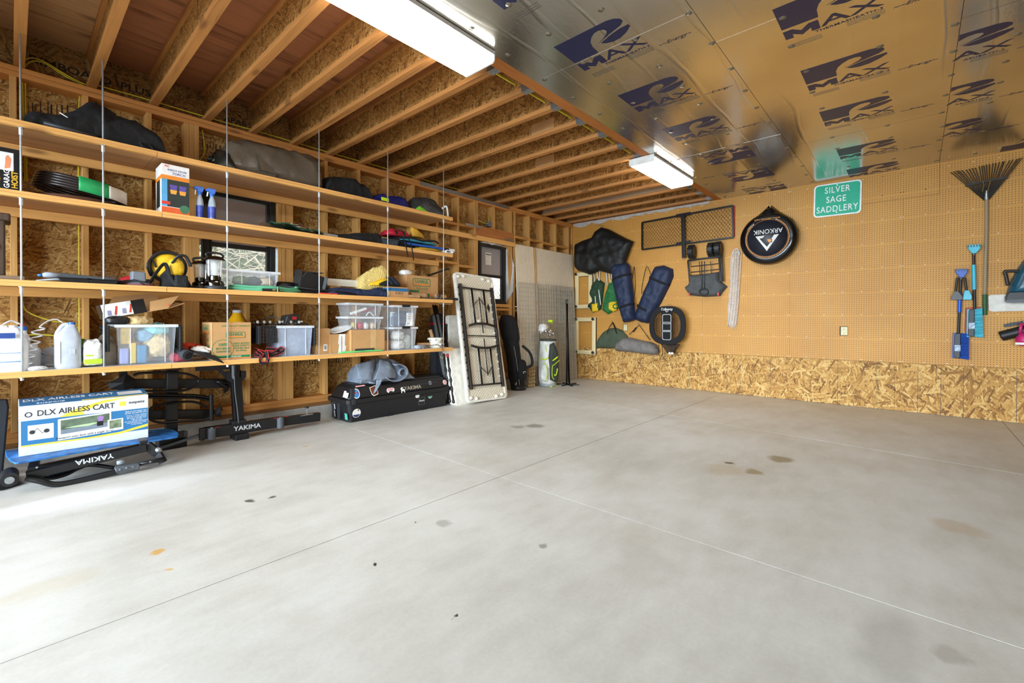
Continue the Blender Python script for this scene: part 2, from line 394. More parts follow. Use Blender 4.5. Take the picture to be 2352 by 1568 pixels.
for i in range(3):
    for j in range(3):
        g = .0028; a, b = XJ[i]+g, XJ[i+1]-g
        q = [(a, yj(*YJ[j], a)+g), (b, yj(*YJ[j], b)+g), (b, yj(*YJ[j+1], b)-g), (a, yj(*YJ[j+1], a)-g)]
        G().prism(q, -.1, 0, 'xy').o('floor_slab', M_FLOOR, fl)
# ---- left wall: curb, plates, studs, sheathing
wl = struct('wall_left', 'open stud wall of pale lumber with strand board sheathing')
ST = [-7.84, -7.44, -7.043, -6.632, -5.02, -4.61, -4.206, -3.805, -3.40, -3.005, -1.35, -.97, -.555, -.137, -.019]
ST += [-6.355, -6.316, -6.277, -5.53, -5.49, -5.45, -5.411, -2.66, -2.62, -1.86, -1.82, -1.74]
for y in (-8.245, -8.65, -9.05): ST.append(y)
SM = None
for y in ST:
    if SM is None: SM = G().box(-.14, 0, -.019, .019, .268, 2.962).o('stud', M_STUD, wl, bev=.002); SM.location = (0, y, 0)
    else: cp(SM, (random.uniform(-.003, .002), y, 0))
for (z0, z1, m, n) in ((2.962, 3.0, M_PLATE, 'top_plate'), (3.002, 3.04, M_PLATE, 'top_plate'), (.228, .266, M_PLATE, 'bottom_plate'), (.19, .227, M_PLATE, 'bottom_plate'), (.152, .189, M_TREAT, 'sill_plate')):
    G().box(-.14, 0, -9.2, 0, z0, z1).o(n, m, wl, bev=.002)
G().box(-.25, .005, -9.2, 0, -.1, .151).o('curb', M_CURB, wl, bev=.006)
W1 = (-6.215, -5.555, 1.36, 2.395); W2 = (-2.53, -1.90, 1.40, 2.35)
def sheath(y0, y1, z0, z1): G().box(-.152, -.14, y0+.0015, y1-.0015, z0+.0015, z1-.0015).o('sheathing_panel', M_OSBL, wl)
ye = [-9.2, -7.86, -6.64, W1[0]-.02, W1[1]+.02, -4.2, -2.98, W2[0]-.02, W2[1]+.02, -.54, .0]
for k in range(len(ye)-1):
    a, b = ye[k], ye[k+1]
    if k in (3, 7):
        w = W1 if k == 3 else W2
        sheath(a, b, .152, w[2]-.02); sheath(a, b, w[3]+.02, 3.04)
    else:
        sheath(a, b, .152, 1.37); sheath(a, b, 1.37, 2.6); sheath(a, b, 2.6, 3.04)
for z0, z1 in ((.268, 1.3), (2.46, 2.961)): G().box(-.14, -.001, -5.86, -5.822, z0, z1).o('cripple_stud', M_STUD, wl, bev=.002)
# blocking, headers, cripples and straps
def blk(y0, y1, z, h=.038, m=M_BLK, x0=-.14, name='blocking'): return G().box(x0, 0, y0, y1, z-h/2, z+h/2).o(name, m, wl, bev=.002)
for y0, y1 in ((-3.38, -3.024), (-2.986, -2.679), (-1.72, -1.37), (-1.33, -.99), (-.95, -.575), (-.535, -.157)): blk(y0, y1, 2.555+random.uniform(-.008, .01), name='blocking')
for y0, y1, z in ((-3.38, -3.024, 1.975), (-2.986, -2.679, 1.945), (-1.72, -1.37, 1.72), (-1.72, -1.37, 1.3), (-2.6, -1.88, 1.31)): blk(y0, y1, z)
for y in (-2.24,):
    for z0, z1 in ((2.606, 2.961), (.268, 1.29)): G().box(-.14, -.001, y-.019, y+.019, z0, z1).o('cripple_stud', M_STUD, wl, bev=.002)
G().box(-.03, .002, -2.64, -1.77, 2.44, 2.605).o('header', wood('header_lumber', '#b9763e', '#8f5527', 'y'), wl, bev=.003)
G().box(-.14, .002, -2.64, -1.88, 2.395, 2.438).o('header', M_BLK, wl, bev=.002)
for y0, y1, z in ((-6.257, -5.55, 2.43), (-6.257, -5.55, 1.33)): G().box(-.14, .0, y0, y1, z-.03, z+.03).o('header', M_BLK, wl, bev=.002)
G().box(0, .0025, -3.70, -1.88, 2.985, 3.036).o('steel_strap', M_STEEL, wl)
for y0, y1, z in ((-2.86, -2.52, 2.585), (-2.0, -1.77, 2.47)): G().box(.002, .005, y0, y1, z-.016, z+.016).o('steel_strap', M_STEEL, wl)
# rim board
G().box(-.14, -.108, -9.2, 0, 3.042, 3.345).o('rim_board', osb('osb_rim', 'x', tint=(1, .85, .7), dark=.5, along=0), wl)
text('RIMBOARD  PLUS', .085, 'printed_lettering', M_BLACK, wl, frame((-.1075, -6.98, 3.17), (0, 1, 0), (0, 0, 1)), bold=.015, sx=1.15)
text('APAE', .075, 'printed_lettering', M_BLACK, wl, frame((-.1075, -5.92, 3.15), (0, 1, 0), (0, 0, 1)), bold=.015, sx=1.15)
# mill stamps on the sheathing (unreadable print)
random.seed(3)
def stamp(y0, y1, z0, z1):
    g = G(); y = y0
    while y < y1:
        w = random.choice((.006, .012, .02)); h = random.uniform(.4, 1)*(z1-z0)
        zb = z0+random.random()*(z1-z0-h); g.box(-.1398, -.1394, y, y+w*.5, zb, zb+h); y += w+random.uniform(.004, .016)
    g.o('mill_stamp', mat('stamp_ink', '#2a2013', .8), wl, kind='stuff')
for a in ((-7.36, -7.1, 2.62, 2.9), (-6.98, -6.72, 2.78, 2.9), (-6.2, -5.75, 2.78, 2.9), (-5.35, -5.06, 1.60, 1.66), (-4.97, -4.66, 1.60, 1.66), (-5.36, -5.06, .60, .68), (-4.97, -4.65, .60, .68), (-4.56, -4.25, 1.58, 1.63), (-4.15, -3.85, 2.6, 2.72), (-3.75, -3.45, 2.6, 2.74), (-1.3, -1.0, 2.62, 2.75)): stamp(*a)
# yellow house wiring stapled along the framing
def wire(pts, r=.0055): return G().tube(spline(pts, 6), r, 6).o('yellow_wire', M_YEL, wl, smooth=True)
wire([(-.09, -7.38, 2.2), (-.09, -7.39, 2.95), (-.08, -7.385, 3.12), (-.07, -7.3, 3.17), (-.07, -7.15, 3.11), (-.06, -7.05, 3.075), (-.05, -7.0, 3.08)])
wire([(-.09, -7.37, 2.2), (-.09, -7.375, 2.95), (-.08, -7.37, 3.10), (-.07, -7.29, 3.155), (-.07, -7.15, 3.095), (-.06, -7.05, 3.06), (-.05, -7.02, 3.02), (-.06, -7.075, 2.9), (-.06, -7.08, 1.5), (-.06, -7.08, .9)])
wire([(-.05, -7.03, 3.09), (-.04, -6.6, 3.09), (-.04, -6.2, 3.085), (-.04, -5.6, 3.09), (-.04, -5.0, 3.085), (-.04, -4.2, 3.09), (-.04, -3.4, 3.085), (-.04, -2.9, 3.09)])
wire([(-.06, -7.40, 1.35), (-.05, -7.38, 1.2), (-.04, -7.25, 1.12), (-.04, -7.16, 1.1), (-.04, -7.13, 1.04), (-.04, -7.2, 1.0), (-.05, -7.38, 1.0), (-.05, -7.4, .85)])
wire([(-.05, -6.22, 2.95), (-.05, -6.2, 2.75), (-.06, -6.24, 2.65), (-.06, -6.2, 2.55), (-.06, -5.95, 2.52)])
wire([(-.06, -2.61, 2.72), (-.05, -2.45, 2.68), (-.05, -2.33, 2.69), (-.06, -2.3, 2.8)])
G().box(-.13, -.04, -2.33, -2.2, 2.64, 2.72).o('junction_box', mat('junction_grey', '#6f7478', .5), wl, bev=.006)
# ---- windows
def branchy(name):
    t = NT(name); t.set(srgb('#b9ad98'), .9); return t.m
def window(n, w, rail):
    y0, y1, z0, z1 = w; r = struct('window_%d' % n, 'black framed single-hung window in the stud wall'); m = mat('window_black', '#1c1b1a', .5); f = .05
    def bx(nm, a, b, c, d, x0, x1, mm=m): return G().box(x0, x1, a, b, c, d).o(nm, mm, r, bev=.003)
    for nm, a, b, c, d in (('frame_jamb', y0, y0+f, z0, z1), ('frame_jamb', y1-f, y1, z0, z1), ('frame_head', y0+f, y1-f, z1-f, z1), ('frame_sill', y0+f, y1-f, z0, z0+f)): bx(nm, a, b, c, d, -.13, -.055)
    for nm, a, b, c, d, x in (('sash_rail', y0+f, y1-f, rail-.022, rail+.022, -.085), ('sash_stile', y0+f, y0+f+.03, z0+f, z1-f, -.09), ('sash_stile', y1-f-.03, y1-f, z0+f, z1-f, -.09), ('sash_rail', y0+f+.03, y1-f-.03, z0+f, z0+f+.035, -.085)): bx(nm, a, b, c, d, x-.03, x+.015)
    gl = glass('window_glass', (.9, .95, 1), .12, .03)
    for c, d in ((z0+f+.03, rail-.02), (rail+.02, z1-f)): G().box(-.112, -.108, y0+f+.03, y1-f-.03, c, d).o('pane', gl, r)
    return r
w1 = window(1, W1, 1.873); w2 = window(2, W2, 1.85)
# loose white house-wrap at the jambs
M_WRAP = mat('house_wrap', '#c9ced2', .7)
G().add([(-.05, -5.56, 1.4), (0.0, -5.545, 1.42), (0.0, -5.545, 1.86), (-.05, -5.555, 1.9)], [(0, 1, 2, 3)]).o('wrap_flap', M_WRAP, w1, thick=.002)
G().add([(-.06, -1.9, 1.42), (.0, -1.885, 1.5), (.004, -1.78, 1.62), (.004, -1.76, 2.06), (0, -1.86, 2.28), (-.06, -1.895, 2.33)], [(0, 1, 2, 3, 4, 5)]).o('wrap_flap', M_WRAP, w2, thick=.002)
G().add([(-.05, -2.5, 2.36), (.0, -2.45, 2.385), (.003, -2.3, 2.34), (.0, -2.16, 2.375), (.0, -1.98, 2.35), (-.05, -1.93, 2.36)], [(0, 1, 2, 3, 4, 5)]).o('wrap_flap', M_WRAP, w2, thick=.002)
G().add([(-.05, -6.1, 2.385), (.0, -6.05, 2.41), (.0, -5.75, 2.40), (.0, -5.62, 2.37), (-.05, -5.6, 2.38)], [(0, 1, 2, 3, 4)]).o('wrap_flap', M_WRAP, w1, thick=.002)
G().box(-.1065, -.1055, -2.33, -2.2, 2.03, 2.23).o('glass_label', mat('paper', '#dcd6c8', .8), w2)
G().box(-.1055, -.1052, -2.32, -2.21, 2.19, 2.205).o('label_print', M_DGREY, w2)
for z in (1.36, 1.385): G().box(-.1, .012, -2.5, -1.83, z-.011, z+.011).o('sill_board', M_SHELF, w2, bev=.002)
# ---- joists, beam, subfloor over the left half
ce = struct('ceiling', 'open joist ceiling beside foil faced insulation boards')
JY = [-7.0+.4064*k for k in range(-5, 18)]
def joist_parts():
    a = G().box(-.1, 2.688, -.03, .03, 3.045, 3.083).o('joist_bottom_flange', M_JOIST, ce, bev=.002)
    b = G().box(-.1, 2.688, -.03, .03, 3.307, 3.345).o('joist_top_flange', M_JOIST, ce)
    c = G().box(-.1, 2.688, -.005, .005, 3.083, 3.307).o('joist_web', M_OSBJ, ce)
    g = G().box(2.60, 2.692, -.034, -.0305, 3.043, 3.11).box(2.60, 2.692, .0305, .034, 3.043, 3.11).box(2.60, 2.692, -.034, .034, 3.0405, 3.0442).box(2.688, 2.692, -.07, .07, 3.06, 3.15)
    d = g.o('joist_hanger', M_STEEL, ce)
    return a, b, c, d
JP = joist_parts()
for y in JY:
    for p in JP:
        if y == JY[0]: p.location = (0, y, 0)
        else: cp(p, (0, y, 0), ce)
# squash blocks between joists, and a pale sistered board near the corner
for y, x0 in ((-3.0, 1.42), (-3.81, 2.02)):
    G().box(x0, x0+.3, y+.05, y+.09, 3.06, 3.2).o('squash_block', wood('block_pale', '#cfa06c', '#b3834e', 'x'), ce, bev=.002)
G().box(-.02, 2.6, -.935, -.915, 3.085, 3.3).o('sister_board', wood('sister_pale', '#bba283', '#a08766', 'x', knots=False), ce)
for k in range(9): G().box(2.59, 2.6, JY[5]+.4064*(k+5)+.06, JY[5]+.4064*(k+5)+.30, 3.07, 3.082).o('yellow_wire', M_YEL, ce)
G().box(2.69, 2.80, -9.2, 0, 3.036, 3.345).o('beam', M_BEAM, ce, bev=.003)
for i, (x0, x1) in enumerate(((-.14, .905), (.905, 2.12), (2.12, 2.76))):
    ys = [-9.2, -6.9-.6*(i % 2), -4.6-.3*i, -2.4+.5*(i % 2), 0]
    for j in range(4):
        G().box(x0+.0015, x1-.0015, ys[j]+.0015, ys[j+1]-.0015, 3.347, 3.366).o('subfloor_panel', M_PLYL if (i+j) % 3 == 0 else M_PLY, ce)
# ---- foil faced boards over the right half
def foil():
    t = NT('foil_facing'); v = t.pos()
    a = t.noise(t.pos((1.0, .4, 1)), 26, 4, .62); b = t.noise(t.pos((1.6, .7, 1)), 55, 4, .6); c = t.noise(v, 1.2, 2)
    wv = t.N('ShaderNodeTexWave'); wv.bands_direction = 'X'; wv.inputs['Scale'].default_value = 1.3; wv.inputs['Distortion'].default_value = 6; wv.inputs['Detail'].default_value = 3; t.L(t.pos((1, .25, 1)), wv.inputs['Vector'])
    ridge = t.ramp(wv.outputs['Fac'], [(.93, (0, 0, 0)), (1, (1, 1, 1))])
    h = t.math('ADD', t.math('ADD', t.math('MULTIPLY', a, .5), t.math('MULTIPLY', b, .16)), t.math('MULTIPLY', ridge, .7))
    t.set(t.ramp(c, [(.3, srgb('#b9b6ae')), (.7, srgb('#cfcdc6'))]), t.math('ADD', t.math('MULTIPLY', b, .06), .16), 1.0)
    t.bump(h, .2, .006); return t.m
M_FOIL = foil()
def board(x0, x1, y0, y1): return G().box(x0+.0015, x1-.0015, y0+.0015, y1-.0015, 3.033, 3.058).o('foil_board', M_FOIL, ce)
for x0, x1, ys in ((2.80, 4.04, (-9.2, -7.09, -4.65, -2.21, 0)), (4.04, 5.272, (-9.2, -6.67, -4.23, -1.77, 0)), (5.272, 6.5, (-9.2, -5.9, -3.456, -.97, 0)), (6.5, 7.45, (-9.2, -6.67, -4.23, -1.79, 0))):
    for j in range(4): board(x0, x1, ys[j], ys[j+1])
G().box(2.8, 7.45, -9.2, 0, 3.06, 3.1).o('ceiling_backing', M_PLY, ce)
# taped seams
for a in ((2.80, 4.04, -4.652, -4.648), (2.80, 4.04, -2.212, -2.208), (4.04, 5.27, -4.232, -4.228)): G().box(*a, 3.0322, 3.033).o('seam_tape', M_CHROME, ce)
# printed maker's mark
RO = [(0, 0), (.41, 0), (.455, .012), (.488, .04), (.492, .07), (.462, .098), (.40, .118), (.33, .142), (.255, .172), (.30, .15), (.345, .118), (.365, .09), (.358, .064), (.33, .05), (.29, .055), (.25, .085), (.22, .125), (.203, .18), (.2, .262), (0, .262)]
RL = [(.27, .18), (.36, .145), (.44, .125), (.50, .122), (.505, .145), (.46, .185), (.40, .215), (.345, .22), (.30, .205)]
def clip(poly, ax, lim, keep):
    out = []; n = len(poly)
    for i in range(n):
        a, b = poly[i], poly[(i+1) % n]; ia = (a[ax]-lim)*keep >= 0; ib = (b[ax]-lim)*keep >= 0
        if ia: out.append(a)
        if ia != ib:
            t = (lim-a[ax])/(b[ax]-a[ax]); out.append((a[0]+(b[0]-a[0])*t, a[1]+(b[1]-a[1])*t))
    return out
MT = None
def logo(x0, y0, s=1, xmin=None, ymax=None, ymin=None, txt=True):
    """s=1 reads from the camera side, s=-1 turned round"""
    g = G()
    for pl in (RO, RL):
        q = [(x0+s*a, y0+s*b) for a, b in pl]
        if xmin is not None: q = clip(q, 0, xmin, 1)
        if ymax is not None: q = clip(q, 1, ymax, -1)
        if ymin is not None: q = clip(q, 1, ymin, 1)
        if len(q) > 2: g.prism(q, 3.0318, 3.0328, 'xy')
    if g.v: g.o('printed_mark', M_INK, ce)
    def M(a, b): return frame((x0+s*a, y0+s*b, 3.0325), (s, 0, 0), (0, -s, 0))
    if not txt: return
    if xmin is None:
        G().prism([(x0+s*a, y0+s*(.293+b)) for a, b in ((0, .105), (0, 0), (.052, 0), (.097, .05), (.142, 0), (.194, 0), (.194, .105), (.148, .105), (.148, .058), (.097, .105), (.046, .058), (.046, .105))], 3.0318, 3.0328, 'xy').o('printed_lettering', M_INK, ce)
        text('AX', .15, 'printed_lettering', M_INK, ce, M(.355, .345), bold=.009, sx=1.5)
        text('THERMASHEATH-3', .036, 'printed_lettering', M_INK, ce, M(.335, .425), bold=.006, sx=1.15)
    else:
        text('AX', .15, 'printed_lettering', M_INK, ce, M(.375, .345), bold=.009, sx=1.4)
        text('ASHEATH-3', .036, 'printed_lettering', M_INK, ce, M(.39, .425), bold=.006, sx=1.1)
    text('\n'.join(['lllnlnlmnnlnlmlnlnlmnlnl']*3), .02, 'printed_fine_print', mat('grey_ink', '#6a655d', .6), ce, M(.42, .47), sx=1.0)
    if xmin is None: text('\n'.join(['lnlmnlnlnmlnlmnlnlmln']*3), .02, 'printed_fine_print', mat('grey_ink', '#6a655d', .6), ce, M(.10, .50), sx=1.0)
    text('~~Energy~', .05, 'printed_fine_print', M_INK, ce, M(.66, .47), shear=.4)
for y in (-6.73, -5.826, -4.923, -4.02, -3.118): logo(3.18, y)
for y in (-1.71, -.80): logo(3.695, y, -1)
logo(3.695, .1, -1, ymax=-.004)
for y in (-6.14, -5.24, -4.336, -3.431, -2.527, -1.322): logo(4.404, y)
logo(4.41, -.43)
for y in (-5.05, -4.14, -3.235, -2.33, -1.42): logo(5.03, y, xmin=5.275)
# sideways mark on the last board
q = [(5.75+.275-b, -.03-a) for a, b in RO]; q = clip(clip(q, 1, -.004, -1), 0, 5.28, 1); G().prism(q, 3.0318, 3.0328, 'xy').o('printed_mark', M_INK, ce)
# plate washers
wm = G().lathe([(.0, 3.027), (.007, 3.0275), (.01, 3.030), (.021, 3.0315), (.022, 3.033)], n=14).o('plate_washer', mat('washer_metal', '#8b8678', .35, .8), ce, smooth=True); first = True
for x in (2.885, 3.232, 3.635, 4.012, 4.43, 4.86, 5.25, 5.55, 5.95):
    for k in range(14):
        p = (x+random.uniform(-.015, .015), -5.46+.41*k+random.uniform(-.02, .02), 0)
        if first: wm.location = p; first = False
        else: cp(wm, p)
# torn paper strip where joists meet the pegboard
def torn(a, b):
    x = .02+a*2.6; h = .03+.11*abs(noise.noise(Vector((x*2.3, 1, 0))))+.03*abs(noise.noise(Vector((x*14, 2, 0))))
    return (x, -.006-.012*b+.004*noise.noise(Vector((x*20, b*3, 1))), 3.04-h*b)
G().sheet(torn, 120, 4).o('torn_paper', mat('torn_paper', '#b9b6b0', .8), ce, thick=.001)
# ---- back wall: pegboard over strand board
wb = struct('wall_back', 'tan pegboard wall above a strand board skirting')
def pegboard():
    t = NT('pegboard'); v = t.pos()
    s = t.N('ShaderNodeSeparateXYZ'); t.L(v, s.inputs[0])
    def cell(o, off): return t.math('SUBTRACT', t.math('FRACT', t.math('DIVIDE', t.math('ADD', o, off), .0254)), .5)
    fx, fz = cell(s.outputs[0], 10.1), cell(s.outputs[2], 9.99)
    d = t.math('SQRT', t.math('ADD', t.math('POWER', fx, 2), t.math('POWER', fz, 2)))
    hole = t.math('LESS_THAN', d, .17)
    row = t.math('FRACT', t.math('DIVIDE', t.math('ADD', s.outputs[2], 9.99+.0254*4), .3048))
    faint = t.math('GREATER_THAN', row, .1)
    hf = t.math('MULTIPLY', hole, t.math('ADD', t.math('MULTIPLY', faint, .85), .12))
    n = t.noise(v, 1.4, 4); g = t.noise(v, 55, 3)
    c = t.ramp(t.math('ADD', t.math('MULTIPLY', n, .7), t.math('MULTIPLY', g, .3)), [(.3, srgb('#bf8536')), (.7, srgb('#d39b46'))])
    t.set(t.mix(hf, c, srgb('#2c1b0a')), .55); return t.m
M_PEG = pegboard(); xs = [0, 1.291, 2.511, 3.73, 4.949, 6.168, 7.387]
for a, b in zip(xs[:-1], xs[1:]): G().box(a+.0008, b-.0008, 0, .006, .603, 3.04).o('pegboard_panel', M_PEG, wb)
G().box(4.55, 5.275, -.002, .0, 2.66, 3.033).o('pegboard_patch', M_PEG, wb)
for a in ((4.55, 5.275, 2.659, 2.662), (5.2735, 5.2765, 2.66, 3.033)): G().box(a[0], a[1], -.0028, -.0001, a[2], a[3]).o('patch_seam', mat('seam_brown', '#6b4718', .8), wb)
for a, b in ((0, 2.44), (2.44, 4.88), (4.88, 7.39)): G().box(a+.001, b-.001, .0, .011, .004, .606).o('skirting_panel', M_OSBB, wb)
G().box(-.2, 7.5, .02, .12, -.1, 3.4).o('wall_core', M_PLY, wb)
def sline(u, v0, v1, m):
    a = bw(u, (v0+v1)/2); G().box(a.x-.002, a.x+.002, -.0006, 0, max(.006, bw(u, v1).z), bw(u, v0).z).o('printed_line', m, wb)
for u in (1344, 1366, 1385, 1429, 1478, 1501, 1527, 1639, 1670, 1700, 1769, 1924, 2108, 2161, 2213, 2335): sline(u, 815+(u-1527)*.045, 880+(u-1344)*.0925, M_DGREY)
for u in (1581, 2012): sline(u, 817+(u-1581)*.04, 893+(u-1581)*.1, mat('green_chalk', '#6d8a62', .8))
g = G()
for x in [k*.2032-.13 for k in range(1, 34)]+[4.924, 3.705, 2.486, 1.266]:
    for z in (.625, .91, 1.215, 1.52, 1.825, 2.13, 2.435, 2.74, 2.98):
        if .02 < x < 6.6: g.box(x-.0042, x+.0042, -.002, 0, z-.0042, z+.0042)
g.o('staple', mat('staple_white', '#efefea', .4), wb, kind='stuff')
G().box(-.01, 7.4, -.0016, 0, .0, .004).o('floor_seam', M_DGREY, wb)
# ---- right and rear walls (the rear one with two open garage doorways)
wr = struct('wall_right', 'strand board side wall')
G().box(7.4, 7.5, -9.2, .1, 0, 3.1).o('wall_panel', M_OSBB, wr)
wf = struct('wall_front', 'front wall with two garage doorways')
mw = mat('front_wall_board', '#c3a57c', .8)
for a in ((-.2, .2, 0, 3.4), (4.5, 5.5, 0, 3.4), (7.2, 7.5, 0, 3.4), (.2, 4.5, 2.55, 3.4), (5.5, 7.2, 2.55, 3.4)): G().box(a[0], a[1], -9.3, -9.2, a[2], a[3]).o('wall_panel', mw, wf)
ro = struct('roof', 'upper floor above the garage'); G().box(-.2, 7.5, -9.3, .12, 3.37, 3.45).o('floor_deck', M_PLY, ro)
# ---- light fittings
M_LAMP = emit('lamp_diffuser', (1.0, .96, .9), 24)
def fixture(y0, y1, lab):
    t = thing('ceiling_light', lab, 'light', (2.69, (y0+y1)/2, 3.03)); L = (y1-y0)/2
    G().box(-.155, .155, -L, L, -.028, 0).o('housing', M_WHITE, t)
    G().prism([(-.152, -.028), (.152, -.028), (.152, -.062), (.138, -.078), (-.138, -.078), (-.152, -.062)], -L+.006, L-.006, 'xz').o('diffuser', M_LAMP, t)
    for s in (-1, 1): G().prism([(-.156, 0), (.156, 0), (.156, -.064), (.14, -.081), (-.14, -.081), (-.156, -.064)], s*L-.005, s*L+.005, 'xz').o('end_cap', M_WHITE, t)
fixture(-6.39, -5.17, 'glowing white strip light under the joists above the shelf rows')
fixture(-2.56, -1.36, 'glowing white strip light near the pegboard wall end of the beam')
# ---- outside the windows: eave, ground and dry brush
ou = struct('outside', 'yard beyond the windows')
G().box(-30, -.3, -30, 20, -.3, -.05).o('yard_ground', mat('yard_ground', '#8f8778', .95, src='world'), ou)
G().box(-14, 22, -40, -9.3, -.12, -.02).o('driveway', mat('driveway', '#b7b3ac', .95, src='world'), ou)
G().prism([(-.16, 2.62), (-2.2, 2.15), (-2.2, 2.25), (-.16, 2.72)], -9, 0.5, 'xz').o('eave', mat('eave_brown', '#6d4a33', .8, src='world'), ou)
random.seed(11); g = G()
for k in range(2600):
    y = random.uniform(-10, 4); x = random.uniform(-7, -3); z = random.uniform(-.2, 2.6); a = Vector((x, y, z)); d = Vector((random.uniform(-.5, .5), random.uniform(-1, 1), random.uniform(-.4, 1))).normalized()
    g.tube([a, a+d*random.uniform(.3, 1.3)], [random.uniform(.006, .02), .003], 3)
g.o('dry_brush', mat('dry_brush', '#b5a78e', .9), ou, kind='stuff')
G().box(-12, -11.9, -14, 8, -.2, 4).o('far_hedge', mat('far_hedge', '#585c45', .95, scale=3, var=.5), ou)
# ================================================================= hanging shelves
ZS = (2.46, 1.988, 1.392, .777)
for k, (z, lab) in enumerate(zip(ZS, ('topmost long wooden shelf hung on steel rods', 'second long wooden shelf counted down from the joists', 'third long wooden shelf counted down from the joists', 'lowest long wooden shelf with a white top face'))):
    t = thing('hanging_shelf', lab, 'shelf', (0, -6, z), group='rod-hung shelves on the stud wall')
    ys = -.68+.03*k
    for a, b in ((-2.6, ys), (ys, 1.0), (1.0, 2.375)):
        G().box(.002, .598, a+.001, b-.001, -.018, 0 if k < 3 else -.002).o('deck_board', M_DECK, t)
        if k == 3: G().box(.002, .598, a+.001, b-.001, -.002, 0).o('white_facing', M_DECKTOP, t)
        G().box(.598, .603, a+.001, b-.001, -.018, 0).o('edge_band', M_SHELF, t)
        G().box(.56, .602, a+.0015, b-.0015, -.042, -.0185).o('front_rail', M_SHELF, t, bev=.0015)
    G().box(0.001, .039, -2.6, 4.24 if k == 0 else (2.6 if k < 3 else 2.4), -.09, -.02).o('ledger', M_SHELF, t, bev=.002)
for y, lb in ((-7.408, 'thin galvanised rod through the shelves beside the GARAGE HOIST box'), (-6.996, 'thin galvanised rod through the shelves in front of the edging coil'), (-6.189, 'thin galvanised rod through the shelves before the window and large moving carton'), (-5.374, 'thin galvanised rod through the shelves at the duffel end of the tarpaulin'), (-4.58, 'thin galvanised rod through the shelves in front of the yellow foam'), (-3.765, 'thin galvanised rod through the shelves by the fibre pots')):
    t = thing('threaded_rod', lb, 'rod', (.58, y, 3.045), group='threaded rods carrying the shelves')
    G().cyl((0, 0, 0), (0, 0, -2.325), .0055, n=8).o('rod', M_ROD, t, smooth=True)
    for z in ZS:
        G().cyl((0, 0, z-3.045-.0425), (0, 0, z-3.045-.046), .017, n=12).o('washer', M_STEEL, t)
        G().cyl((0, 0, z-3.045-.046), (0, 0, z-3.045-(.092 if z > 1 else .062)), .0105, n=6).o('coupling_nut', M_ROD, t)
# ------------------------------------------------------------- soft-shape helpers
def ridge(prof, xc, dep, zb, amp=.03, seed=0, freq=5, nv=26, p=.7, step=.02, fine=.35):
    """soft bundle lying along y: prof = [(y, height, depth factor)]"""
    pts = spline([Vector((a[0], a[1], a[2] if len(a) > 2 else 1)) for a in prof], 14); vs = []; fs = []
    y0, y1 = pts[0].x, pts[-1].x
    for i, q in enumerate(pts):
        for j in range(nv+1):
            t = math.pi*j/nv; c, s = math.cos(t), math.sin(t)
            n = Vector((q.x*freq, c*1.3*freq*.3, s*1.3*freq*.3+seed))
            w = 1+amp*5*noise.noise(n)-amp*4*fine*abs(noise.noise(n*2.3+Vector((1, 5, 2))))*2+amp*3*fine*noise.noise(n*5.1)
            x = xc+math.copysign(abs(c)**p, c)*dep/2*max(q.z, .02)*w
            z = zb+(abs(s)**p)*max(q.y, .004)*w if s > 1e-6 else zb+.001
            vs.append((x, q.x+amp*.5*noise.noise(n*1.7+Vector((4, 0, 0))), z))
    W_ = nv+1
    for i in range(len(pts)-1):
        for j in range(nv): fs.append((i*W_+j, i*W_+j+1, (i+1)*W_+j+1, (i+1)*W_+j))
        fs.append((i*W_+nv, i*W_, (i+1)*W_, (i+1)*W_+nv))
    fs += [tuple(range(W_)), tuple((len(pts)-1)*W_+j for j in range(W_))[::-1]]
    return G().add(vs, fs)
def prof(pxs, X, zb, dscale=None):
    out = []
    for k, (u, v) in enumerate(pxs):
        a = lw(u, v, X); out.append((a.y, max(.006, a.z-zb), (dscale[k] if dscale else 1)))
    return out
F_BLK = fabric('black_nylon', '#0b0b0d', .8, .5); F_BLK2 = fabric('black_canvas', '#121214', .9, .4)
F_NAVY = fabric('navy_nylon', '#1d2b4a', .6, .5); F_GREY = fabric('grey_canvas', '#75706c', .8, .5)
F_TARP = fabric('brown_grey_tarp', '#5c5346', .33, .3, scale=4); F_DRY = fabric('dry_bag_vinyl', '#3c3f40', .3, .3)
# ------------------------------------------------------------- top shelf
Z = ZS[0]
t = thing('black_bundle', 'heap of black folded fabric and poles on the topmost shelf', 'bag', (.36, -6.95, Z))
ridge(prof([(55, 270), (75, 258), (110, 262), (150, 258), (185, 240), (205, 231), (235, 243), (262, 262)], .42, Z), .36, .34, Z, .03, 1).o('folded_cover', F_BLK, t, smooth=True, world=True)
ridge(prof([(215, 290), (240, 272), (275, 270), (310, 278), (335, 295), (362, 312), (372, 330)], .45, Z), .40, .32, Z, .03, 2).o('lower_fold', F_BLK2, t, smooth=True, world=True)
a, b = lw(100, 278, .56), lw(225, 310, .56); G().tube([(.56, a.y, Z+.03), (.55, b.y, Z+.018)], .016, 8).o('pole', M_DGREY, t, smooth=True, world=True)
a = lw(145, 268, .5); G().tube(spline([(.56, a.y-.02, a.z+.005), (.57, a.y, a.z-.01), (.565, a.y+.02, a.z-.018)], 5), .004, 6).o('drawcord', M_WHITE, t, smooth=True, world=True)
for du in (322, 345): a = lw(du, 316, .6); G().tube(spline([(.56, a.y, Z+.05), (.59, a.y+.01, Z+.02), (.6, a.y+.015, Z+.006)], 5), .008, 6, flat=(1, .3)).o('strap', F_BLK2, t, smooth=True, world=True)
t = thing('tarp_roll', 'thick rolled brown-grey tarpaulin on the topmost shelf', 'tarp', (.32, -5.8, Z))
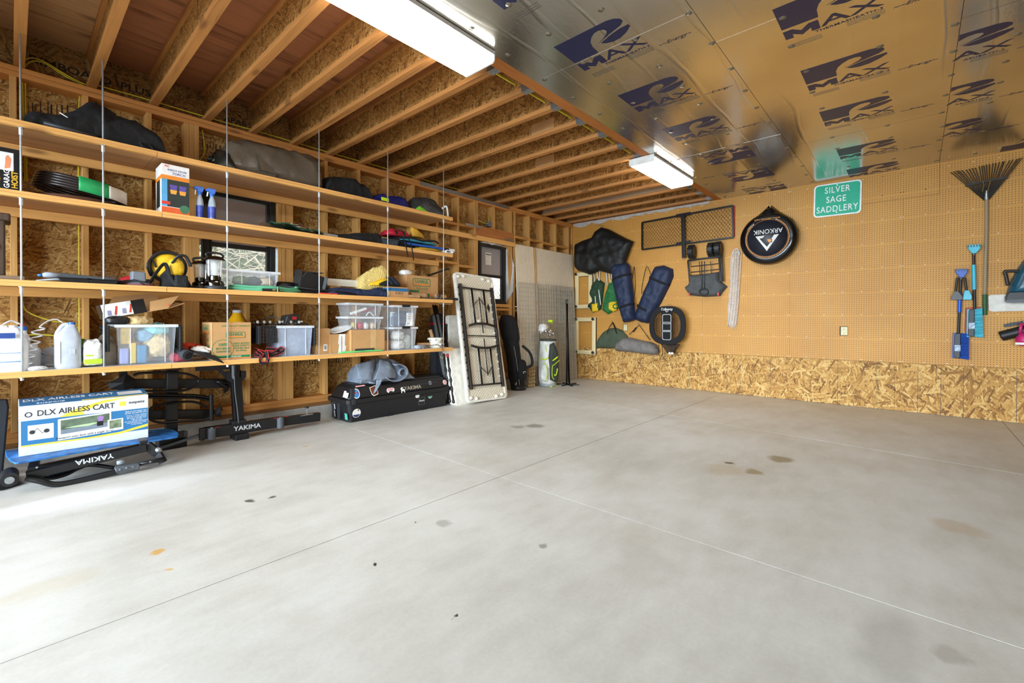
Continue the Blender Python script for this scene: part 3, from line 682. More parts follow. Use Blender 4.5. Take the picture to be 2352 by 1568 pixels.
ridge(prof([(510, 372), (520, 330), (540, 322), (600, 332), (660, 345), (710, 358), (724, 372), (731, 410)], .34, Z, [.7, .95, 1, 1.05, 1.05, 1, .9, .6]), .32, .36, Z, .014, 4, freq=2.8, p=.6, fine=.7).o('roll', F_TARP, t, smooth=True, world=True)
a = lw(512, 350, .4)
for k_, (u0, v0, u1, v1, u2, v2) in enumerate(((590, 352, 600, 390, 640, 402), (640, 395, 632, 408, 560, 392))):
    q = [lw(u0, v0, .5), lw(u1, v1, .535), lw(u2, v2, .53)]; G().add(q, [(0, 1, 2)]).o('crease_flap', F_TARP, t, thick=.004, world=True)
for k, r in enumerate((.1, .075, .05, .025)): G().sheet(lambda i, j, r=r: (.32+math.cos(i*5.6+k)*r*1.35, a.y-.035-.02*k+.09*j+.012*math.sin(i*9), Z+.115+math.sin(i*5.6+k)*r), 26, 3).o('rolled_layer', mat('tarp_inside', '#23241f', .35), t, smooth=True, thick=.004, world=True)
ridge(prof([(496, 372), (503, 352), (515, 345), (535, 372)], .45, Z), .42, .2, Z, .03, 6).o('loose_flap', mat('tarp_inside', '#23241f', .35), t, smooth=True, world=True)
o = ridge(prof([(745, 425), (752, 410), (767, 404), (800, 405), (815, 410), (825, 420), (838, 425), (846, 452)], .42, Z), .36, .3, Z, .03, 8)
tag(o.o('duffel_bag', F_BLK2, None, smooth=True), 'soft black duffel bag beside the rolled tarpaulin', 'bag')
t = thing('blue_stuff_sack', 'dark blue nylon sack with a lime tag on the topmost shelf', 'bag', (.4, -4.65, Z))
ridge(prof([(850, 452), (862, 448), (880, 445), (884, 452), (905, 450), (925, 453), (935, 478)], .42, Z), .36, .26, Z, .03, 9).o('sack', fabric('royal_blue_nylon', '#1b2170', .5, .5), t, smooth=True, world=True)
a, b = lw(876, 452, .55), lw(893, 464, .55); G().box(.545, .558, a.y, b.y, b.z, a.z).o('lime_tag', mat('lime', '#c6e61e', .5), t, bev=.004, world=True)
t = thing('dry_bag', 'shiny dark grey dry bag at the end of the topmost shelf', 'bag', (.4, -4.1, Z))
ridge(prof([(944, 470), (954, 452), (970, 452), (995, 458), (1010, 472), (1018, 490)], .42, Z), .36, .26, Z, .03, 12).o('bag_body', F_DRY, t, smooth=True, world=True)
a = lw(1018, 478, .5); G().tube(spline([(.5, a.y-.02, a.z-.01), (.54, a.y+.02, a.z+.02), (.56, a.y+.03, Z+.01)], 5), .012, 6, flat=(1, .3)).o('white_strap', M_WHITE, t, smooth=True, world=True)
a, b = lw(958, 478, .57), lw(982, 486, .57); tag(ridge([(a.y, .01), (a.y+.05, .06), (b.y, .012)], .56, .06, Z, .04, 3).o('lime_cloth', mat('lime_cloth', '#73c62a', .7), smooth=True), 'crumpled lime green cloth under the dark grey dry bag', 'cloth')
# ------------------------------------------------------------- second shelf
Z = ZS[1]
def fr(x, y, z): return frame((x, y, z), (0, 1, 0), (0, 0, 1))
def frl(x, y, z): return frame((x, y, z), (1, 0, 0), (0, 0, 1))
def rot90(x, y, z): return frame((x, y, z), (0, 0, 1), (0, -1, 0))
M_GLOSSB = mat('glossy_black_card', '#16191c', .35)
t = thing('hoist_box', 'black glossy cardboard box lettered GARAGE HOIST on the second shelf', 'box', (.44, -7.5, Z))
a = lw(46, 345, .56); H = a.z-Z; y1 = a.y
G().box(.34, .56, y1-.32, y1, Z, Z+H).o('carton', M_GLOSSB, t, bev=.003, world=True)
def wtext(body, size, m, t, M, **k): return text(body, size, 'lettering', m, t, Matrix.Translation(-t.location) @ M, **k)
wtext('GARAGE', .036, M_WHITE, t, rot90(.5605, y1-.06, Z+.085), bold=.02); wtext('HOIST', .04, mat('amber', '#f2b92c', .5), t, rot90(.5605, y1-.024, Z+.075), bold=.02)
G().box(.56, .5606, y1-.125, y1-.03, Z+H-.15, Z+H-.03).o('picture_label', M_WHITE, t, world=True)
G().prism([(y1-.07, Z+H-.14), (y1-.045, Z+H-.13), (y1-.04, Z+H-.07), (y1-.055, Z+H-.045), (y1-.065, Z+H-.06)], .5607, .5612).o('picture_print', mat('salmon', '#e08a5e', .6), t, world=True)
G().add(*(lambda L: ([(.5606, p[0], p[1]) for p in L]+[(.5611, p[0], p[1]) for p in L], [tuple(range(12, 24))]+[(i, (i+1) % 12, (i+1) % 12+12, i+12) for i in range(12)]))([(y1-.105+.016*math.cos(k*.5236), Z+.07+.04*math.sin(k*.5236)) for k in range(12)])).o('oval_badge', mat('amber', '#f2b92c', .5), t, world=True)
# coil of landscape edging
t = thing('edging_coil', 'coil of glossy dark plastic edging with a green label', 'coil', (.33, -7.1, Z))
c = Vector((.32, -7.09, Z)); tilt = math.radians(14)
def coilp(r, h, a): 
    x, y = r*math.cos(a), r*math.sin(a)*1.3
    return (c.x+x, c.y+y, Z+.125+h - y*math.sin(tilt)*.62)
n = 64
for k in range(5):
    G().tube([coilp(.2-.004*k, -.04+.02*k, 2*math.pi*i/n) for i in range(n)], .0125, 8, closed=True, flat=(1, .8)).o('turn', mat('dark_gloss_plastic', '#2b2422', .25), t, smooth=True, world=True)
def lab(i, j): a = -.12+.62*i; r = .2155; p = coilp(r, 0, a); return (p[0], p[1], p[2]-.05+.105*j)
G().sheet(lab, 14, 2).o('green_label', mat('label_green', '#1f9e58', .5), t, smooth=True, thick=.001, world=True)
def lab2(i, j): a = .5+.6*i; r = .2165; p = coilp(r, 0, a); return (p[0], p[1], p[2]-.045+.095*j)
G().sheet(lab2, 10, 2).o('paper_band', mat('paper', '#dcd6c8', .8), t, smooth=True, thick=.001, world=True)
t2 = thing('brown_edging_coil', 'flat coil of brown plastic edging under the glossy dark coil', 'coil', (.33, -7.1, Z))
for k in range(4): G().tube([(.31+.2*math.cos(2*math.pi*i/40), -7.13+.26*math.sin(2*math.pi*i/40), Z+.008+.009*k) for i in range(40)], .007, 6, closed=True).o('turn', mat('brown_plastic', '#5d3a28', .5), t2, smooth=True, world=True)
# insect killer torch carton
a = lw(435, 387, .52); b = lw(371, 377, .52); H = a.z-Z; y0, y1 = b.y, a.y
t = thing('torch_carton', 'white blue and orange carton lettered INSECT KILLER TORCH', 'box', (.4, (y0+y1)/2, Z))
G().box(.3, .52, y0, y1, Z, Z+H).o('carton', M_WHITE, t, bev=.002, world=True)
def face(n, ya, yb, za, zb, m, e=.0004): G().box(.52, .52+e, y0+(y1-y0)*ya, y0+(y1-y0)*yb, Z+H*za, Z+H*zb).o(n, m, t, world=True)
face('dark_picture', .18, 1, .16, .72, mat('night_print', '#1d2a26', .5)); face('orange_band', 0, 1, .70, .78, mat('orange_print', '#e98a24', .5), .0008)
face('blue_band', 0, .2, .16, .70, mat('sky_print', '#56a5d8', .5), .0006); face('orange_foot', 0, 1, 0, .15, mat('orange_red_print', '#e8632a', .5), .0006)
G().box(.52, .5212, y0, y0+(y1-y0)*.3, Z+H*.2, Z+H*.26).o('red_arrow', mat('red_print', '#d93b2b', .5), t, world=True)
for f in (.42, .75):
    yy = y0+(y1-y0)*f; G().prism([(yy-.02, Z+H*.5), (yy+.02, Z+H*.5), (yy+.026, Z+H*.6), (yy-.026, Z+H*.6)], .5204, .5212).o('lamp_print', mat('purple_print', '#5b4aa8', .5), t, world=True)
    G().prism([(yy-.018, Z+H*.42), (yy+.018, Z+H*.42), (yy+.024, Z+H*.5), (yy-.024, Z+H*.5)], .5204, .5212).o('flame_print', mat('flame_print', '#f0a43c', .5), t, world=True)
G().lathe([(.034, 0), (.034, .0012)], c=(.5204, y0+(y1-y0)*.82, Z+H*.14), n=20, M=Matrix.Rotation(math.radians(90), 4, 'Y')).o('round_badge', mat('badge_green', '#3e7a58', .5), t, world=True)
wtext('INSECT KILLER', .022, mat('print_blue', '#2a3f8f', .5), t, fr(.5205, (y0+y1)/2+.01, Z+H*.89), bold=.01, sx=.9); wtext('TORCH', .026, mat('print_blue', '#2a3f8f', .5), t, fr(.5205, (y0+y1)/2+.02, Z+H*.825), bold=.01)
wtext('PIC', .022, mat('red_print', '#d93b2b', .5), t, fr(.5205, y0+.035, Z+H*.955), bold=.02)
G().box(.34, .46, y0-.0004, y0, Z+H*.16, Z+H*.7).o('side_print', mat('night_print', '#1d2a26', .5), t, world=True); G().box(.3, .52, y0-.0004, y0, Z+H*.7, Z+H*.78).o('side_band', mat('orange_print', '#e98a24', .5), t, world=True)
# spray bottles
def spray(u, vt, lab_, body, X, tilt_):
    a = lw(u, vt, X); t = thing('spray_bottle', lab_, 'bottle', (X-.03, a.y, Z)); H = a.z-Z
    G().lathe([(.032, 0), (.034, .02), (.034, H*.5), (.028, H*.62), (.017, H*.72), (.015, H*.76)], n=20, sx=1.1, sy=.8).o('bottle', body, t, smooth=True, ang=50)
    G().lathe([(.0352, .02), (.0355, H*.42)], n=20, sx=1.1, sy=.8, cap=False).o('label_sleeve', mat('spray_label', '#39489a', .4, var=.5, scale=30), t, smooth=True)
    m = mat('spray_blue', '#2968c8', .4)
    G().cyl((0, 0, H*.74), (0, 0, H*.83), .017, n=12).o('collar', m, t, smooth=True, ang=50)
    G().prism([(-.02, H*.83), (.02, H*.83), (.028, H*.93), (.03, H), (-.03, H), (-.045, H*.95), (-.045, H*.9), (-.02, H*.9)], -.013, .013, 'yz').o('trigger_head', m, t, bev=.004)
    G().bar((0, -.03, H*.88), (0, -.036, H*.74), .012, .008).o('trigger', M_WHITE, t)
spray(461, 427, 'grey spray bottle with blue trigger beside the torch carton', mat('grey_bottle', '#a7abb0', .35), .5, 0)
spray(489, 432, 'clear spray bottle with blue trigger in front of the window', glass('clear_bottle', '#c6d4df', .5, .15), .54, 0)
# grill tools rolled in green cloth with skewers
t = thing('grill_tool_roll', 'dark green cloth roll of chrome grill tools with skewers', 'tools', (.45, -5.6, Z))
y0, y1 = lw(625, 510, .5).y, lw(735, 540, .5).y
G().sheet(lambda i, j: (.36+.2*j+.01*math.sin(i*7), y0+(y1-y0)*i, Z+.02+.05*(1-i)*(.4+.6*math.sin(j*2.6))+.012*math.sin(i*11+j*5)+.01), 24, 8).o('cloth', fabric('forest_cloth', '#1f4a33', .8, .4), t, smooth=True, thick=.01, world=True)
for k in range(3): a = y0+.12+.07*k; G().tube([(.5+.01*k, a, Z+.085-.02*k), (.5+.012*k, a+.15, Z+.08-.022*k)], [.006, .012], 8).o('tool_handle', M_CHROME, t, smooth=True, world=True); 
for k in range(7): G().tube([(.44+.014*k, lw(596, 510, .5).y, Z+.075-.009*k), (.44+.014*k, y0+.1, Z+.055-.006*k)], .0022, 5).o('skewer', M_CHROME, t, world=True)
for k in range(3): G().tube([(.5, lw(594+k*4, 510, .5).y, Z+.03+.015*k), (.5, lw(594+k*4, 510, .5).y, Z+.07+.012*k)], .0045, 6).o('skewer_ring', M_CHROME, t, world=True)
G().lathe([(.007, 0), (.012, 0), (.012, .003), (.007, .003), (.007, 0)], c=(.565, y0+.08, Z+.055), n=16, cap=False, M=Matrix.Rotation(math.radians(70), 4, 'Y')).o('grommet', M_CHROME, t, world=True)
t = thing('long_black_bag', 'long flat black soft case lying along the second shelf', 'bag', (.4, -5.0, Z))
ridge(prof([(736, 535), (760, 536), (800, 536), (840, 533), (858, 532), (868, 534), (874, 545)], .48, Z), .38, .34, Z, .02, 21).o('case', F_BLK, t, smooth=True, world=True)
a = lw(755, 540, .56); G().box(.545, .556, a.y-.05, a.y+.1, Z+.012, Z+.03).o('stitched_patch', mat('patch_grey', '#8f8d8a', .7, var=.4, scale=80), t, world=True)
a, b = lw(878, 547, .55), lw(915, 566, .55)
t = thing('dark_tub', 'small smoky plastic tub of kit at the shelf edge below the life vests', 'tub', (.48, (a.y+b.y)/2, Z))
G().prism([(a.y+.01, Z), (b.y-.01, Z), (b.y, a.z), (a.y, a.z)], .40, .55).o('tub', glass('smoky_plastic', '#44505a', .8, .2), t, world=True)
G().box(.39, .56, a.y-.006, b.y+.006, a.z-.008, a.z+.006).o('tub_rim', M_DGREY, t, bev=.003, world=True)
def vest(lab_, u0, v0, u1, v1, X, dep, zb, m, m2, name='life_vest', seed=0, straps=()):
    a, b = lw(u0, v0, X), lw(u1, v1, X); t = thing(name, lab_, 'life vest', (X-dep/2, (a.y+b.y)/2, zb)); h = a.z-zb; L = b.y-a.y
    ridge([(a.y, h*.5, .8), (a.y+L*.2, h*.95, 1), (a.y+L*.5, h, 1), (a.y+L*.8, h*.85, 1), (b.y, h*.35, .8)], X-dep/2, dep, zb, .03, seed, freq=7).o('foam_body', m, t, smooth=True, world=True)
    for f in (.3, .62): G().tube(spline([(X-dep*.9, a.y+L*f, zb+h*.75), (X-dep/2, a.y+L*f+.01, zb+h*1.06), (X, a.y+L*f, zb+h*.6), (X+.012, a.y+L*f+.01, zb+.01)], 5), .014, 6, flat=(.25, 1)).o('webbing', m2, t, smooth=True, world=True)
    return t
vest('flattened black paddling vest under the red life vest', 905, 534, 985, 560, .5, .34, Z, F_BLK, F_BLK2, seed=31)
zc = lw(930, 541, .46).z
vest('bright red life vest on top of the pile on the second shelf', 893, 520, 946, 540, .46, .22, zc-.012, fabric('red_nylon', '#b3172c', .6, .5), F_BLK2, seed=32)
a, b = lw(950, 524, .44), lw(972, 541, .44); tag(ridge([(a.y-.02, .12, .5), (a.y+.04, .1, .8), (b.y, .02, .6)], .42, .12, b.z-.03, .04, 5).o('yellow_pouch', fabric('mustard_nylon', '#c9962a', .7, .5), smooth=True), 'mustard yellow nylon pouch beside the red life vest', 'pouch')
t = vest('cyan and black life vest lying flat over blue paddle shafts', 928, 544, 1010, 556, .56, .26, Z+.1, fabric('cyan_neoprene', '#3ea6bf', .6, .4), F_BLK2, seed=33)
def band(y0, y1, z, x=.575): return [(x, y0, z), (x+.006, y0+.1, z+.01), (x, (y0+y1)/2, z-.006), (x+.004, y1-.08, z+.012), (x-.03, y1, z)]
a, b = lw(925, 550, .57), lw(1009, 557, .57); G().tube(spline(band(a.y, b.y, Z+.118), 6), .012, 6).o('black_trim', F_BLK, t, smooth=True, world=True)
t = thing('blue_paddle', 'blue paddle shaft with a white tip at the shelf end', 'paddle', (.5, -4.0, Z)); a, b = lw(930, 560, .52), lw(1042, 562, .52)
G().cyl((.5, a.y, Z+.065), (.52, b.y-.17, Z+.062), .017, n=12).o('shaft', mat('paddle_blue', '#1c55ad', .4), t, smooth=True, world=True, ang=60)
G().cyl((.52, b.y-.17, Z+.062), (.523, b.y-.09, Z+.061), .017, n=12).o('ferrule', M_BLACK, t, smooth=True, world=True, ang=60); G().cyl((.523, b.y-.09, Z+.061), (.526, b.y, Z+.06), .02, n=12).o('tip', M_WHITE, t, smooth=True, world=True, ang=60)
t = thing('yellow_paddle', 'yellow and black paddle blade lying at the shelf edge', 'paddle', (.5, -4.0, Z)); y0 = lw(955, 570, .56).y; y1 = lw(1022, 575, .56).y
G().pillow([(y0, .5), (y0+.1, .42), (y1-.1, .41), (y1, .48), (y1-.03, .55), (y1-.15, .59), (y0+.1, .57)], .03, .05, lambda p, q, w: Vector((q, p, Z+.012+w)), step=.03).o('blade', mat('paddle_yellow', '#d6a324', .4), t, smooth=True, world=True)
G().pillow([(y0+.1, .56), (y1-.1, .5), (y1-.03, .54), (y1-.12, .6), (y0+.12, .6)], .012, .04, lambda p, q, w: Vector((q, p, Z+.002+w)), step=.03).o('lower_blade', M_BLACK, t, smooth=True, world=True)
a = lw(1030, 581, .56); t = tag(G().ring([(a.y-.075, Z+.004), (a.y+.03, Z+.004), (a.y+.055, Z+.02), (a.y+.03, Z+.038), (a.y-.05, Z+.045), (a.y-.08, Z+.03)], [(a.y-.055, Z+.011), (a.y+.022, Z+.011), (a.y+.038, Z+.02), (a.y+.022, Z+.031), (a.y-.045, Z+.036), (a.y-.063, Z+.026)], .3, .6).o('hex_tube', M_WHITE), 'white six-sided metal tube end poking past the shelf', 'tube')
for u, v, lb in ((937, 590, 'shorter of two black straps dangling over the second shelf edge'), (950, 598, 'longer of two black straps dangling over the second shelf edge')): a = lw(u-8, 545, .6); b = lw(u, v, .612); tag(G().tube(spline([(.56, a.y-.02, Z+.14), (.612, a.y, Z+.06), (.614, b.y-.02, Z-.03), (.612, b.y, b.z)], 6), .011, 6, flat=(.2, 1)).o('hanging_strap', F_BLK2, smooth=True), lb, 'strap', 'dangling black straps')
# ------------------------------------------------------------- third shelf
Z = ZS[2]
t = thing('rustic_timber', 'dark weathered carved timber piece at the far left of the third shelf', 'timber', (.35, -7.55, Z)); a, b = lw(0, 500, .5), lw(28, 640, .5)
y1 = b.y
M_OLD = wood('old_dark_wood', '#4a3525', '#2b1c12', 'z')
G().box(.3, .5, y1-.25, y1-.03, Z+.03, Z+.42).o('post', M_OLD, t, bev=.01, world=True); G().box(.28, .52, y1-.25, y1-.005, Z+.4, Z+.45).o('cap', M_OLD, t, bev=.01, world=True)
G().box(.29, .51, y1-.25, y1-.06, Z+.2, Z+.24).o('band', wood('old_mid_wood', '#6b5038', '#45301e', 'z'), t, bev=.006, world=True); G().box(.25, .54, y1-.3, y1+.06, Z, Z+.03).o('foot', wood('old_grey_wood', '#85705a', '#5b4936', 'y'), t, bev=.008, world=True)
t = thing('foam_pole', 'pole tool with grey foam grip and blue tip on the third shelf', 'pole', (.5, -7.1, Z)); y0 = lw(92, 635, .52).y; y1 = lw(262, 645, .52).y
G().cyl((.5, y0+.1, Z+.05), (.52, y1, Z+.03), .021, n=14).o('foam_grip', mat('grey_foam', '#4b4d50', .95, bump=.3), t, smooth=True, world=True, ang=60)
G().tube([(.5, y0, Z+.045), (.5, y0+.03, Z+.05), (.5, y0+.1, Z+.05)], [.008, .02, .02], 12).o('tip', mat('pole_grey', '#aab4bf', .4), t, smooth=True, world=True); G().tube([(.5, y0-.012, Z+.044), (.5, y0+.012, Z+.047)], [.006, .013], 12).o('blue_end', mat('pole_blue', '#2e6fb8', .4), t, smooth=True, world=True)
G().tube([(.53, y0-.02, Z+.006), (.53, y0+.08, Z+.02), (.54, y0+.2, Z+.008)], [.006, .014, .006], 10, flat=(.6, 1.6)).o('base_pad', mat('pole_grey', '#aab4bf', .4), t, smooth=True, world=True)
for u, lb in ((171, 'small shallow black plastic tray under the middle of the foam grip'), (237, 'small shallow black plastic tray beside the cordless tool cable')):
    y = lw(u, 640, .56).y; t = thing('black_tray', lb, 'tray', (.54, y, Z), group='small black trays by the foam-grip pole')
    G().prism([(-.07, 0), (.07, 0), (.085, .03), (-.085, .03)], -.05, .05).o('tray', M_GLOSSB, t, bev=.003); G().box(-.055, .055, -.09, .09, .03, .034).o('tray_rim', M_BLACK, t)
# red and grey cordless tool
t = thing('cordless_tool', 'red and black cordless tool with grey battery standing on it', 'tool', (.5, -6.7, Z)); y0, y1 = lw(268, 640, .52).y, lw(336, 640, .52).y
ridge([(y0, .03, .6), (y0+.08, .05, 1), (y0+.2, .06, 1), (y1, .02, .6)], .47, .12, Z, .02, 3).o('tool_body', M_BLACK, t, smooth=True, world=True); y1 = lw(340, 640, .52).y
ridge([(y0+.02, .045, .5), (y0+.1, .075, .9), (y0+.18, .05, .5)], .43, .1, Z+.01, .02, 5).o('red_shell', mat('tool_red', '#c2202a', .4), t, smooth=True, world=True)
a, b = lw(302, 622, .52), lw(334, 652, .52)
G().prism([(a.y, a.z), (b.y, a.z-.004), (b.y+.004, Z+.035), (a.y-.004, Z+.035)], .44, .54).o('battery', mat('battery_grey', '#6f757d', .45), t, bev=.01, world=True)
G().lathe([(.095, 0), (.1, .006), (.09, .022), (.06, .036)], c=(.48, (a.y+b.y)/2, Z), n=24, sx=.75, sy=1.1).o('base', mat('battery_grey', '#6f757d', .45), t, smooth=True, world=True); G().lathe([(.0975, .009), (.0985, .014)], c=(.48, (a.y+b.y)/2, Z), n=24, sx=.76, sy=1.11, cap=False).o('red_line', mat('tool_red', '#c2202a', .4), t, world=True)
a = lw(340, 640, .45); G().lathe([(.03, 0), (.04, .01), (.04, .04), (.03, .045)], c=(.36, a.y-.02, Z+.01), n=20).o('red_wheel', mat('tool_red', '#c2202a', .4), t, smooth=True, world=True)
G().tube(spline([(.5, y0-.06, Z+.05), (.52, y0-.02, Z+.07), (.54, y0+.04, Z+.02), (.55, y0+.1, Z+.045), (.56, y0+.16, Z+.01)], 6), .004, 6).o('cable', M_BLACK, t, smooth=True, world=True)
# yellow duffel
t = thing('yellow_pack', 'round yellow and black gear pack on the third shelf', 'bag', (.42, -6.5, Z)); a, b = lw(347, 660, .46), lw(430, 660, .46); yc = (a.y+b.y)/2; H = lw(385, 578, .46).z-Z
R_ = (b.y-a.y)/2
G().blob((.4, yc-.01, Z+H*.58), (.16, R_*2, H*.84), 2, .04, 3, p=.85, flat=False).o('yellow_body', fabric('yellow_nylon', '#e6b91c', .55, .3), t, smooth=True, world=True)
G().tube([(.46, yc-.01+R_*1.0*math.cos(k*.2094), Z+H*.58+H*.41*math.sin(k*.2094)) for k in range(30)], .013, 8, closed=True).o('black_rim', F_BLK, t, smooth=True, world=True)
ridge([(yc-R_*.5, H*.35, .7), (yc, H*.55, 1), (yc+R_*.7, H*.4, .9), (yc+R_*1.1, H*.1, .6)], .48, .16, Z, .03, 6).o('black_pocket', F_BLK2, t, smooth=True, world=True)
G().blob((.53, yc+R_*.25, Z+H*.55), (.08, R_*.9, H*.5), 4, .06, 3, flat=False).o('yellow_top_pocket', fabric('yellow_nylon', '#e6b91c', .55, .3), t, smooth=True, world=True)
G().tube(spline([(.56, yc, Z+H*.66), (.6, yc+.03, Z+H*.84), (.6, yc+.08, Z+H*.86), (.58, yc+.12, Z+H*.6)], 6), .014, 8, flat=(.6, 1)).o('grab_handle', M_BLACK, t, smooth=True, world=True)
G().tube(spline([(.5, yc-.14, Z+.02), (.56, yc-.1, Z+H*.4), (.57, yc-.05, Z+H*.62), (.57, yc-.02, Z+H*.3), (.58, yc+.02, Z+.012)], 7), .016, 6, flat=(.25, 1)).o('strap', F_BLK2, t, smooth=True, world=True)
G().tube(spline([(.46, yc-R_*1.0, Z+H*.3), (.5, yc-R_*1.25, Z+H*.55), (.48, yc-R_*1.0, Z+H*.76), (.47, yc-R_*.75, Z+H*.55)], 7), .008, 6).o('side_loop', M_BLACK, t, smooth=True, world=True)
G().box(.55, .6, yc+.01, yc+.1, Z, Z+H*.34).o('zip_pouch', F_BLK, t, bev=.015, world=True)
# two camping lanterns
def lantern(u0, u1, vt, X, lab_):
    a, b = lw(u0, 655, X), lw(u1, 655, X); R_ = (b.y-a.y)/2; yc = (a.y+b.y)/2; H = lw((u0+u1)/2, vt, X).z-Z
    t = thing('camping_lantern', lab_, 'lantern', (X, yc, Z), group='clear camping lanterns')
    G().lathe([(R_*.95, 0), (R_, .008), (R_*.97, .02), (R_*.9, .03)], n=28).o('foot', M_DGREY, t, smooth=True, ang=40)
    G().lathe([(R_*.86, .02), (R_*.88, H*.16), (R_*.8, H*.22), (R_*.58, H*.25), (R_*.58, H*.36), (R_*.62, H*.37)], n=28).o('base', mat('gunmetal_chrome', '#54524f', .15, 1.0), t, smooth=True, ang=40)
    G().lathe([(R_*.6, H*.37), (R_*.68, H*.45), (R_*.74, H*.6), (R_*.76, H*.78)], n=28, cap=False).o('globe', glass('lantern_glass', '#f4f8fa', .22, .05), t, smooth=True)
    G().lathe([(R_*.1, H*.36), (R_*.3, H*.4), (R_*.3, H*.7), (R_*.12, H*.76)], n=16).o('mantle', glass('mantle_frost', '#ffffff', .45, .4), t, smooth=True)
    for k in range(4): c, s = math.cos(k*1.57+.6), math.sin(k*1.57+.6); G().cyl((R_*.72*c, R_*.72*s, H*.34), (R_*.78*c, R_*.78*s, H*.8), .003, n=6).o('guard_wire', M_CHROME, t)
    G().lathe([(R_*.98, H*.78), (R_*1.0, H*.795), (R_*.8, H*.86), (R_*.4, H*.9), (R_*.1, H*.91)], n=28).o('cap', mat('gunmetal_chrome', '#54524f', .15, 1.0), t, smooth=True, ang=40)
    G().tube(spline([(0, -R_*.6, H*.86), (0, -R_*.75, H*.95), (0, -R_*.2, H*.995), (0, R_*.5, H*.985), (0, R_*.8, H*.92), (0, R_*.62, H*.86)], 6), .009, 8).o('bail_handle', M_BLACK, t, smooth=True)
lantern(438, 482, 592, .4, 'smaller dark chrome camping lantern with a clear globe'); lantern(467, 518, 580, .5, 'larger dark chrome camping lantern with a clear globe')
# clear bins -----------------------------------------------------------------
M_CLEAR = glass('clear_plastic', '#dfe7ee', .22, .18); M_CLEARR = glass('clear_rim', '#eef2f6', .55, .25)
def bin_(name, lab_, x0, x1, y0, y1, z0, h, lidm=None, taper=.018, clear=None, rim=True, hand=None):
    t = thing(name, lab_, 'storage bin', ((x0+x1)/2, (y0+y1)/2, z0)); dx, dy = (x1-x0)/2, (y1-y0)/2; cm = clear or M_CLEAR
    def rg(z, k): return [(-dx+k, -dy+k, z), (dx-k, -dy+k, z), (dx-k, dy-k, z), (-dx+k, dy-k, z)]
    g = G(); g.add(rg(0, taper)+rg(h, 0), [(0, 1, 2, 3), (0, 1, 5, 4), (1, 2, 6, 5), (2, 3, 7, 6), (3, 0, 4, 7)]); g.o('bin_wall', cm, t)
    if rim: G().ring([(-dx-.012, -dy-.012), (dx+.012, -dy-.012), (dx+.012, dy+.012), (-dx-.012, dy+.012)], [(-dx, -dy), (dx, -dy), (dx, dy), (-dx, dy)], h-.022, h, 'xy').o('rim', M_CLEARR, t)
    for f in (-.28, .3): G().box(dx-.006, dx+.001, dy*f*2-.002, dy*f*2+.002, .01, h-.02).o('rib', M_CLEARR, t)
    if lidm: G().box(-dx-.014, dx+.014, -dy-.014, dy+.014, h, h+.012).o('lid', lidm, t, bev=.004)
    if hand: 
        for s in (1,): G().box(dx+.005, dx+.024, -.055, .055, h-.02, h+.012).o('latch_handle', hand, t, bev=.006)
    return t
def soft(name, lab_, cat, c, size, m, seed, amp=.12, freq=3, p=.8, group=None): return tag(G().blob((0, 0, size[2]*.43), size, seed, amp, freq, p=p).o(name, m, smooth=True), lab_, cat, group) if False else _soft(name, lab_, cat, c, size, m, seed, amp, freq, p, group)
def _soft(name, lab_, cat, c, size, m, seed, amp, freq, p, group):
    o = tag(G().blob((0, 0, size[2]*.43), size, seed, amp, freq, p=p).o(name, m, smooth=True), lab_, cat, group); o.location = c; return o
a, b = lw(530, 617, .5), lw(640, 655, .5)
bin_('clear_bin', 'shallow clear plastic bin of odds and ends above the green hose', .26, .5, a.y, b.y, Z+.055, a.z-Z-.055)
for k, (f, m, nm, lb) in enumerate(((.3, fabric('olive_cloth', '#6d7a4a', .9), 'olive_cloth', 'olive cloth inside the shallow clear bin'), (.55, fabric('dark_cloth', '#3a403c', .9), 'dark_cord_bundle', 'dark cord bundle inside the shallow clear bin'), (.78, fabric('cream_cloth', '#d8c6a4', .9), 'cream_rag', 'cream rag inside the shallow clear bin'))):
    _soft(nm, lb, 'cloth', (.38, a.y+(b.y-a.y)*f, Z+.06), (.16, .14, .09), m, 40+k, .2, 3, .8, None)
# green hose coil
t = thing('garden_hose', 'coiled pale green garden hose with brass end on the third shelf', 'hose', (.42, -5.55, Z)); y0, y1 = lw(522, 660, .52).y, lw(704, 660, .52).y; yc = (y0+y1)/2; L = (y1-y0)/2; pts = []
for k in range(220):
    a = k*.118; r = 1-.03*math.sin(k*.31)-.012*(k//53); pts.append((.4+.16*math.sin(a)*r, yc+L*.95*math.cos(a)*r, Z+.011+.011*(k//53)+.004*math.sin(k*.7)))
G().tube(pts, .0105, 8).o('hose', mat('hose_green', '#5fae86', .45), t, smooth=True, world=True)
a = lw(603, 668, .58); b = lw(625, 668, .58); G().cyl((.575, a.y, Z+.013), (.58, b.y, Z+.014), .014, n=12).o('grip_sleeve', M_BLACK, t, smooth=True, world=True, ang=60); G().cyl((.58, b.y, Z+.014), (.582, b.y+.02, Z+.015), .012, n=8).o('brass_end', mat('brass', '#a08a5a', .3, 1), t, world=True)
G().lathe([(.012, 0), (.014, .02), (.009, .022), (.01, .045), (.006, .046)], c=(.588, lw(638, 668, .58).y, Z), n=14).o('connector', mat('worn_brass', '#6d6152', .35, 1), t, smooth=True, world=True, ang=40)
